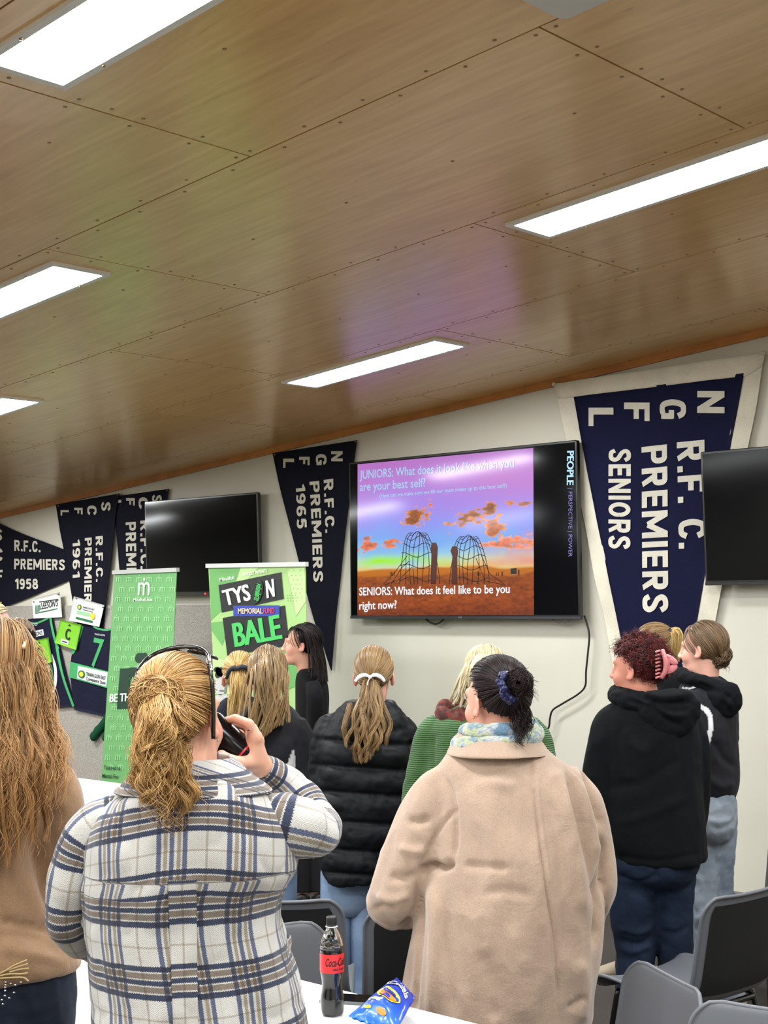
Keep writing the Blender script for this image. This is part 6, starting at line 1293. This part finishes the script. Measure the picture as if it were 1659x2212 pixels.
f.shoe(f.P(1526, 2194) * [1, 1, 0], nz(f.fwd - f.r * .8), mat('grey canvas', (150, 146, 140), .8)); f.shoe(f.P(1584, 2184, .06) * [1, 1, 0], nz(f.fwd - f.r * .8), MATS['grey canvas'])
f.finish(.0048)
def bandc(V):
    p = proj(V); c = np.tile(np.array([lin((7, 9, 20))]), (len(V), 1)); d, t = poly_dist(p, crs(np.array([(1490, 1523), (1512, 1526), (1530, 1540), (1536, 1565), (1532, 1590), (1525, 1640)]), 40)); c[d < np.interp(t, [0, .3, 1], [4, 5.5, 3.5])] = lin((214, 214, 216)); d, t = poly_dist(p, [(1474, 1486), (1492, 1487), (1506, 1482)]); c[d < 1.6] = lin((206, 206, 208)); return c
garment(f, 'hoodie', [tor, s1, s2], M_FLC, .0065, 4, .005, (8, 8, 5), [([(1540, 1600), (1565, 1640), (1592, 1660)], 8, -.008), ([(1530, 1680), (1560, 1700), (1588, 1690)], 9, .008), ([(1500, 1722), (1540, 1734), (1584, 1716)], 5, -.006)], 25, attrs=lambda V: {'cloth': bandc(V)})
th = np.linspace(0, 2 * PI, 60); c = f.P(1528, 1474); K = c + np.sin(th)[:, None] * f.r * .105 - np.cos(th)[:, None] * f.fwd * .10 + f.up * (-.035 * np.sin(th))[:, None]
hood = tube(K, np.full(60, .030), 16, 1.1, False); V, F = lathe([(.001, .06), (.06, .05), (.082, .01), (.075, -.04), (.045, -.085), (.001, -.10)], 30); pouch = (np.stack([V[:, 0], V[:, 1] * .6, V[:, 2]], 1) @ np.stack([f.r, f.fwd, f.up], 1).T + f.P(1562, 1504, -.11), F)
garment(f, 'hood', [hood, pouch], M_HOOD, .007, 3, .005, (16, 16, 16), [([(1500, 1476), (1540, 1490), (1580, 1510)], 6, -.012), ([(1530, 1480), (1565, 1505), (1582, 1530)], 6, .008)], 27)
garment(f, 'jeans', lg + [hip], denim('washed grey denim', (108, 122, 140), (164, 174, 186), 4), .008, 3, .006, (10, 10, 10), [([(1526, 1768), (1552, 1776), (1580, 1770)], 4, .006), ([(1584, 1735), (1586, 1770), (1560, 1790), (1530, 1784)], 3, -.006), ([(1500, 1990), (1530, 1970), (1556, 1940)], 8, .012), ([(1500, 2010), (1530, 2000), (1560, 1990)], 7, -.010), ([(1540, 1830), (1556, 1900), (1560, 1960)], 7, -.008)], 15)
f.hl = [-.82, -.8, -.66, .05, .47, .62, .66]; f.shell(1.02); tie = f.P(1546, 1416, -.04); f.cap(1300, tie, 16, .0013, (1.02, 1.08), .75, 3, .012, messy=.01); f.bun(f.P(1553, 1416, -.045), .046, 420, .0014, 7, 1.5, 40, .3); f.sheet([[(1550, 1420, -.05), (1558, 1432, -.06), (1562, 1440, -.06), (1566, 1448, -.05)], [(1560, 1412, -.04), (1570, 1424, -.04), (1573, 1434, -.04), (1570, 1446, -.04)]], 40, 14, .0009, .02, 6, .3, .004, 3, (.6, 1.), 3, .006); f.hair_done(H_MID)

# --- ponytail behind the red curls
f = Fig('person with a high blonde-brown ponytail in black, behind the red curls', 1425, 6.6); P11 = f
f.head(1410, 1402, .93, -75, 0, neck_to=f.P(1440, 1470))
tor = f.torso([(1448, 1412, 1470, .065), (1462, 1396, 1490, .10), (1482, 1388, 1498, .13), (1560, 1386, 1500, .15), (1650, 1390, 1496, .15), (1700, 1394, 1492, .14)], 60, 60, 2.3)
s1 = f.sleeve([(1420, 1490, -.1, 20), (1412, 1540, -.13, 22), (1412, 1610, -.12, 20), (1400, 1650, -.06, 17)], hand=1); s2 = f.sleeve([(1470, 1490, .05, 20), (1478, 1540, .1, 22), (1476, 1610, .12, 20), (1466, 1650, .16, 17)], hand=1)
zf = lambda x, y: on_z(x, y, 0.)
L1 = [f.P(1400, 1700), f.P(1395, 1720), f.P(1374, 1900), zf(1352, 2116) + [0, 0, .05]]; L2 = [f.P(1470, 1700), f.P(1470, 1720), f.P(1460, 1900), f.P(1460, 1720) * [1, 1, 0] + [0, 0, .05]]; lg = []
for L_ in (L1, L2):
    rr = [.085, .088, .065, .05]; C = crs(np.array([list(p) + [r] for p, r in zip(L_, rr)]), 40); lg.append(tube(C[:, :3], C[:, 3], 28)); f.pr += [cap_(L_[i], L_[i + 1], rr[i] * .7, rr[i + 1] * .7, .02) for i in range(3)]
M_BEI = mat('beige suede', (150, 136, 118), .9); sp = zf(1346, 2112) * [1, 1, 0]; f.shoe(sp, -f.r * .95 - f.fwd * .2, M_BEI, .27); f.shoe(L2[-1] * [1, 1, 0], -f.r, M_BEI)
f.finish(.006); garment(f, 'jumper', [tor, s1, s2], M_HOOD, .009, 3, .004, seed=2); f.part('trousers', *join(lg), mat('dark trousers', (28, 28, 34), .9))
f.hl = [-.82, -.8, -.66, .0, .34, .55, .6]; f.shell(1.03); tie = f.P(1446, 1368, -.03); f.cap(800, tie, 16, .0016, (1.02, 1.08), .8, 3, .01); f.hair_done(H_LBROWN)
f.sheet([[(1446, 1366, -.05), (1450, 1372, -.07), (1446, 1392, -.07), (1444, 1412, -.06), (1452, 1424, -.05)], [(1448, 1360, -.04), (1468, 1358, -.05), (1478, 1384, -.05), (1476, 1408, -.04), (1468, 1428, -.03)]], 420, 26, .0017, .05, 12, .4, .002, 2, (.85, 1.02), 3, .004); o = f.hair_done(H_YELLOW); o.name = 'ponytail'
V, F = tube(crs(np.array([f.P(1445, 1360, -.05), f.P(1450, 1366, -.06), f.P(1448, 1374, -.05)]), 10), np.full(10, .01), 10); f.part('hair_tie', V, F, M_BOW)

# --- two people cropped at the left edge
f = Fig('person whose cheek and fair hair just show at the left edge, above the sunglasses', -12, 6.9); P12 = f
f.head(-14, 1357, .95, 80, 0, neck_to=f.P(-18, 1430), skin=(226, 158, 146)); tor = f.torso([(1405, -50, 12, .08), (1425, -68, 30, .14), (1450, -74, 36, .17), (1600, -74, 36, .17), (1700, -72, 34, .16)], 50, 50, 2.3); lg = f.straight_legs(1700, -20, 22, 30, 20); f.finish(.006); f.eyes(); f.part('jumper', *tor, M_POLO); f.part('trousers', *join(lg), mat('dark trousers', (28, 28, 34), .9))
f.hl = [-.9, -.85, -.6, -.1, .40, .58, .62]; f.shell(1.03); f.cap(500, f.P(-40, 1350, -.04), 14, .0018, (1.02, 1.09), .8, 3, .012); f.hair_done(H_ASH)
f = Fig('person at the left with only a brown crown of hair showing behind the sunglasses', 40, 6.2); P13 = f
f.head(40, 1393, .9, 10, 0, neck_to=f.P(40, 1470)); tor = f.torso([(1450, 10, 72, .08), (1470, -10, 95, .13), (1500, -22, 104, .15), (1650, -22, 104, .15), (1750, -20, 100, .15)], 50, 50, 2.3); lg = f.straight_legs(1750, 40, 28, 32, 22); f.finish(.006); f.part('jumper', *tor, M_POLO); f.part('trousers', *join(lg), mat('dark trousers', (28, 28, 34), .9))
f.hl = [-.9, -.85, -.6, -.1, .3, .52, .6]; f.shell(1.03); f.cap(700, f.P(40, 1400, -.10), 14, .0017, (1.02, 1.09), .8, 3, .02); f.sheet([[(20, 1350, -.02), (12, 1380, -.06), (14, 1420, -.08), (20, 1450, -.1)], [(40, 1340, -.02), (40, 1380, -.11), (40, 1420, -.12), (40, 1450, -.13)], [(60, 1350, -.02), (68, 1380, -.06), (66, 1420, -.08), (60, 1450, -.1)]], 400, 20, .0018, .03, 14, .5, .003, 2, (.85, 1.), 4, .004); f.hair_done(H_MID)
# ------------------------------------------------------------------ tables
M_TOP = mat('white laminate', (226, 226, 224), .35, bump=(90, .04, .001)); M_TEDGE = mat('grey table edge', (150, 150, 152), .5); M_TLEG = mat('grey steel leg', (110, 112, 116), .35, metal=.7)
def folding_table(label, x0, x1, y0, y1):
    o = thing('folding_table', label, 'table', ((x0 + x1) / 2, (y0 + y1) / 2, 0))
    def flat(z0, z1, ins=0, b=.03):
        out = []
        for sx, sy, a0 in ((1, 1, 0), (-1, 1, 90), (-1, -1, 180), (1, -1, 270)):
            for k in range(5):
                a = math.radians(a0 + k * 22.5); out.append(((x0 + x1) / 2 + sx * ((x1 - x0) / 2 - b - ins) + b * math.cos(a), (y0 + y1) / 2 + sy * ((y1 - y0) / 2 - b - ins) + b * math.sin(a)))
        return loft(np.array([[[x, y, z] for x, y in out] for z in (z0, z1 - .003, z1)]))
    V, F = flat(.705, .73); put('tabletop', V, F, M_TOP, o, smooth=False); V, F = flat(.69, .706, .004); put('edge_rim', V, F, M_TEDGE, o, smooth=False)
    for sx in (x0 + .22, x1 - .22):
        for sy in (y0 + .08, y1 - .08): V, F = rod([(sx, sy, .69), (sx, sy, 0)], .014, 12, smooth=False); put('leg', V, F, M_TLEG, o)
        V, F = rod([(sx, y0 + .08, .12), (sx, y1 - .08, .12)], .011, 10, smooth=False); put('crossbar', V, F, M_TLEG, o)
    return o
folding_table('white folding table in front, with the cola bottle, phone and snack packet on it', -3.58, -1.75, 2.06, 2.795)
folding_table('white folding table far back at the left, in front of the narrow green banner', -7.55, -5.72, 4.28, 5.055)

# ------------------------------------------------------------------ cola bottle
c = on_z(718, 2192, .73); Z0 = .73
prof = [(.001, .004), (.014, .004), (.020, .0), (.026, .003), (.0295, .012), (.0305, .03), (.0300, .045), (.0268, .065), (.0258, .078), (.0268, .092), (.0296, .106), (.0305, .118), (.0306, .16), (.0300, .168), (.0296, .176), (.0270, .190), (.0205, .205), (.0150, .215), (.0122, .223), (.0118, .232)]
def prof_v(p, seg=48, foot=True):
    P = crs(np.array(p), 90); a = np.arange(seg) / seg * 2 * PI; R = []
    for r, z in P:
        rr = r * np.ones(seg)
        if foot and z < .03: rr = r * (1 - .16 * np.clip((.03 - z) / .03, 0, 1) * (.5 + .5 * np.cos(5 * a)) )
        R.append(np.stack([rr * np.cos(a), rr * np.sin(a), np.full(seg, max(z, 0))], -1))
    return loft(np.array(R) + [c[0], c[1], Z0])
bt = thing('cola_bottle', 'dark cola bottle with a red label standing on the front table', 'bottle', (c[0], c[1], Z0))
V, F = lathe([(r, z) for r, z in crs(np.array(prof), 120) if z > .176], 48, (c[0], c[1], Z0)); V, F = V, [F[0]]; put('bottle_shell', V, F, mat('clear pet plastic', (236, 238, 240), .04, trans=1., ior=1.18, coat=.6), bt)
V, F = prof_v([(r, z) for r, z in prof if z < .180] + [(.001, .1775)]); put('cola_body', V, F, mat('cola', (14, 11, 13), .16, coat=.6), bt)
V, F = lathe([(.001, .236 + .012), (.0125, .236 + .012), (.0138, .246), (.0140, .230), (.0140, .2265), (.0128, .2262)], 40, (c[0], c[1], Z0)); put('cap', V, F, mat('black cap', (20, 20, 22), .4), bt)
V, F = lathe([(.0128, .2215), (.0160, .2225), (.0160, .2235), (.0128, .2245)], 32, (c[0], c[1], Z0)); put('neck_ring', V, [F[0]], mat('clear ring', (200, 204, 208), .15), bt)
M_CRED = mat('label red', (206, 38, 44), .35); V, F = lathe([(.0311, .111), (.0311, .158)], 48, (c[0], c[1], Z0)); put('label_band', V, [F[0]], M_CRED, bt)
tocam = math.atan2(-c[1], -c[0])
def wraptext(s, a0, wdt, z0, z1, bold, shear, name):
    uv, F = glyphs(s, bold, shear); ang = tocam + a0 + uv[:, 0] * wdt; V = np.stack([c[0] + .0315 * np.cos(ang), c[1] + .0315 * np.sin(ang), Z0 + z0 + uv[:, 1] * (z1 - z0)], 1); put(name, V, tri(F), mat('label ink', (22, 10, 12), .4), bt, smooth=False)
wraptext('Coca-Cola', -.55, 1.9, .128, .149, .02, .35, 'brand_lettering'); wraptext('ZERO SUGAR', .05, 1.2, .1175, .1225, .03, 0, 'brand_lettering')
# ------------------------------------------------------------------ phone
A, B, Cc, D = [on_z(*p, .7315) for p in ((684, 2166), (700, 2151), (792, 2150), (790, 2172))]
u = nz(B * 0 + (on_z(780, 2168, .73) - on_z(690, 2163, .73))); v = np.array([-u[1], u[0], 0]); o0 = on_z(690, 2167, .7305)
def phone_box(z0, z1, ins): return hexa([o0 + u * ins + v * ins + [0, 0, z0], o0 + u * (.148 - ins) + v * ins + [0, 0, z0], o0 + u * (.148 - ins) + v * (.072 - ins) + [0, 0, z0], o0 + u * ins + v * (.072 - ins) + [0, 0, z0], o0 + u * ins + v * ins + [0, 0, z1], o0 + u * (.148 - ins) + v * ins + [0, 0, z1], o0 + u * (.148 - ins) + v * (.072 - ins) + [0, 0, z1], o0 + u * ins + v * (.072 - ins) + [0, 0, z1]])
ph = thing('mobile_phone', 'black phone lying flat behind the cola bottle', 'phone', o0)
V, F = phone_box(0, .008, 0); put('case', V, F, mat('phone case', (120, 126, 124), .3, metal=.7), ph, smooth=False); V, F = phone_box(.008, .0088, .003); put('glass', V, F, M_GLOSS, ph, smooth=False)
# ------------------------------------------------------------------ snack packet
T1, T2, B2, B1 = at(857, 2112, 3.60), at(897, 2154, 3.50), at(852, 2232, 3.36), at(752, 2196, 3.50)
nu, nv = 30, 40; ctr = (T1 + T2 + B1 + B2) / 4; nrm = nz(np.cross(B1 - T1, T2 - T1)); nrm = nrm if nrm @ (CAM - ctr) > 0 else -nrm
def bag(u, v, top): # u across, v from the top seal
    P = T1 * (1 - u) * (1 - v) + T2 * u * (1 - v) + B2 * u * v + B1 * (1 - u) * v
    b = (np.clip(np.sin(PI * np.clip((v - .05) / .90, 0, 1)), 0, 1) ** .55) * np.clip(np.sin(PI * u), 0, 1) ** .6 * .030
    return P + nrm * (b * (1 if top else -.55) + .002 * math.sin(40 * u) * (v < .06 or v > .95)) + nrm * .0035 * float(vnoise(np.array([[u * 6, v * 6, 3.]]))[0]) * (1 if top else -1)
G = np.array([[bag(i / (nu - 1), j / (nv - 1), True) for j in range(nv)] for i in range(nu)]); G2 = np.array([[bag(i / (nu - 1), j / (nv - 1), False) for j in range(nv)] for i in range(nu)])
low = min(G[..., 2].min(), G2[..., 2].min()); G2[..., 2] = np.maximum(G2[..., 2], .7315); G[..., 2] = np.maximum(G[..., 2], .733)
a = NT('blue foil'); t_ = a.attr('bag', 'Fac'); a.set(Base_Color=a.ramp(t_, [(0, lin((26, 44, 150))), (.5, lin((28, 70, 190))), (1, lin((52, 120, 214)))]), Roughness=.28, Metallic=.15, Coat_Weight=.4)
f1 = grid_faces(nu, nv, False); V = np.vstack([G.reshape(-1, 3), G2.reshape(-1, 3)]); pk = put('snack_packet', V, [f1, f1[:, ::-1] + nu * nv], a.m, loc=ctr, attrs={'bag': np.tile(np.tile(np.linspace(0, 1, nv), nu), 2)}); tag(pk, 'blue snack packet leaning on the table edge beside the cola bottle', 'snack packet')
def bagpt(u, v, h=.0012): return bag(u, v, True) + nrm * h
M_PW = mat('packet white', (240, 240, 240), .35); M_PY = mat('packet yellow', (250, 196, 20), .35); M_PO = mat('packet orange', (224, 120, 20), .35); M_PB = mat('packet blue print', (24, 36, 120), .35)
def bagshape(name, pl, m, h): V = np.array([bagpt(x, y, h) for x, y in pl]); c_ = V.mean(0); put(name, np.vstack([V, c_]), [np.array([[len(pl), i, (i + 1) % len(pl)] for i in range(len(pl))])], m, pk, smooth=False)
def bagtext(s, fn, m, h, bold, shear=0.):
    uv, F = glyphs(s, bold, shear); V = np.array([bagpt(*fn(a_, b_), h) for a_, b_ in uv]); put('brand_lettering', V, tri(F), m, pk, smooth=False)
arc = lambda a_, b_: (.10 + .80 * a_, .27 - .12 * math.sin(PI * a_) - .13 * b_ * (1 + .3 * math.sin(PI * a_)))
bagtext('Cheezels', arc, M_PB, .0016, .06); bagtext('Cheezels', arc, M_PW, .0030, .02)
bagshape('ring_print', [(.5 + .36 * math.cos(t), .42 + .13 * math.sin(t)) for t in np.arange(40) / 40 * 2 * PI], M_PY, .0022); bagshape('ring_print', [(.52 + .27 * math.cos(t), .465 + .05 * math.sin(t)) for t in np.arange(32) / 32 * 2 * PI], M_PO, .0032); bagshape('ring_hole', [(.5 + .18 * math.cos(t), .39 + .045 * math.sin(t)) for t in np.arange(32) / 32 * 2 * PI], M_PB, .0042)
bagtext('CHEESE', lambda a_, b_: (.12 + .38 * a_, .66 - .06 * b_), mat('packet cream', (238, 226, 150), .35), .003, .04)
bagshape('ring_print', [(.30 + .09 * math.cos(t), .80 + .03 * math.sin(t)) for t in np.arange(20) / 20 * 2 * PI], M_PY, .002); bagshape('ring_print', [(.62 + .12 * math.cos(t), .78 + .05 * math.sin(t)) for t in np.arange(20) / 20 * 2 * PI], M_PO, .002)

# ------------------------------------------------------------------ chairs
M_SHELL = mat('grey polypropylene', (96, 99, 105), .38, bump=(300, .06, .001)); M_BACKP = mat('black chair back', (19, 20, 22), .6); M_CLEG = mat('black chair steel', (12, 12, 13), .3, coat=.4)
def make_chair():
    o = thing('plastic_chair', '', 'chair', (0, 0, 0), 'grey plastic stacking chairs')
    prof = np.array([(.215, .425), (.205, .448), (.15, .452), (.0, .440), (-.12, .436), (-.185, .448), (-.215, .50), (-.232, .58), (-.252, .70), (-.268, .785), (-.276, .80)]); S = crs(prof, 44); NS = 64; S = crs(prof, 400); L_ = np.concatenate([[0], np.cumsum(np.linalg.norm(np.diff(S, axis=0), axis=1))]); tt = L_[-1] * (.5 - .5 * np.cos(PI * np.linspace(0, 1, NS))) ; tt = .5 * tt + .5 * np.linspace(0, L_[-1], NS); S = np.stack([np.interp(tt, L_, S[:, k]) for k in (0, 1)], 1)
    W = np.interp(tt / L_[-1], [0, .5, .62, .85, 1], [.222, .226, .216, .208, .205]); rnd = lambda d, R_: np.where(d < R_, R_ - np.sqrt(np.maximum(R_ ** 2 - (R_ - d) ** 2, 0)), 0); W = W - rnd(L_[-1] - tt, .075) - rnd(tt, .05)
    m = 27; t = np.linspace(-1, 1, m); top = []
    T = nz(np.gradient(S, axis=0)); N = np.stack([-T[:, 1], T[:, 0]], 1)    # away from the sitter
    for i in range(NS):
        k = .022 * (np.abs(t) * W[i] / .215) ** 2.6; y = S[i, 0] - N[i, 0] * k; z = S[i, 1] - N[i, 1] * k; top.append(np.stack([t * W[i], y, z], 1))
    top = np.array(top); bot = top + np.stack([0 * N[:, 0], N[:, 0], N[:, 1]], 1)[:, None] * .007; f = grid_faces(NS, m, False); k = NS * m
    rim = [i * m for i in range(NS)] + [(NS - 1) * m + j for j in range(1, m)] + [i * m + m - 1 for i in range(NS - 2, -1, -1)] + [j for j in range(m - 2, 0, -1)]; Q = np.array([[rim[i], rim[(i + 1) % len(rim)], rim[(i + 1) % len(rim)] + k, rim[i] + k] for i in range(len(rim))])
    put('seat_shell', np.vstack([top.reshape(-1, 3), bot.reshape(-1, 3)]), [f, f[:, ::-1] + k, Q], M_SHELL, o)
    q0, q1 = int(NS * .56), NS - 4; sub = bot[q0:q1, 2:-2] + np.stack([0 * N[q0:q1, 0], N[q0:q1, 0], N[q0:q1, 1]], 1)[:, None] * .0025; n1, m1 = sub.shape[:2]; put('back_panel', sub.reshape(-1, 3), [grid_faces(n1, m1, False)[:, ::-1]], M_BACKP, o)
    RP = ((top + bot) / 2).reshape(-1, 3)[rim]; RP = np.vstack([RP, RP[:3]]); V, F = tube(RP, np.full(len(RP), .0062), 10, 1, False); put('edge_rim', V, F, M_SHELL, o)
    for q in (-1, 1):
        for a, b in (((.15, .43), (.22, 0)), ((-.13, .43), (-.23, 0))):
            V, F = rod([(q * .175, a[0], a[1] - .012), (q * .19, (a[0] * .9 + b[0] * .1), a[1] - .05), (q * .215, b[0], b[1])], .011, 10, 16, True); put('leg', V, F, M_CLEG, o)
        V, F = rod([(q * .175, .16, .418), (q * .175, .0, .420), (q * .175, -.14, .418)], .011, 10); put('seat_rail', V, F, M_CLEG, o)
    V, F = rod([(-.18, -.14, .40), (.18, -.14, .40)], .011, 10, smooth=False); put('crossbar', V, F, M_CLEG, o); V, F = rod([(-.18, .15, .40), (.18, .15, .40)], .011, 10, smooth=False); put('crossbar', V, F, M_CLEG, o)
    return o
proto = make_chair(); first = [True]
def chair(label, x, y, rot):
    if first[0]: o = proto; first[0] = False
    else:
        o = proto.copy(); COL.objects.link(o)
        for c_ in list(proto.children): k = c_.copy(); COL.objects.link(k); k.parent = o
    o['label'] = label; o.location = (x, y, 0); o.rotation_euler = (0, 0, rot); return o
def place(label, px, py, z, yaw, back=.26):
    """yaw: facing, degrees from straight away from the camera, + to the right; (px, py) is where the top of the back stands"""
    p = on_z(px, py, z); fw = nz(p * [1, 1, 0]); r = np.array([fw[1], -fw[0], 0]); a = math.radians(yaw); d = fw * math.cos(a) + r * math.sin(a); q = p + d * back
    return chair(label, q[0], q[1], math.atan2(-d[0], d[1]))
place('grey plastic chair behind the cola bottle, black rear of its back to the camera', 606, 1945, .80, 5)
place('grey plastic chair tucked against the left side of the camel coat', 925, 1966, .80, 4)
place('grey plastic chair whose rounded grey back shows just right of the plaid shirt', 562, 2004, .80, 168)
place('grey plastic chair at right, turned left in front of the baggy jeans', 1610, 1926, .80, -52)
place('grey plastic chair low at the right, its narrow backrest edge rising by the blue jeans', 1438, 2112, .80, -118)
place('grey plastic chair in the bottom right corner, only its back top showing', 1675, 2186, .80, -165)
place('grey plastic chair against the white wall at the right edge', 1768, 1795, .80, -24)
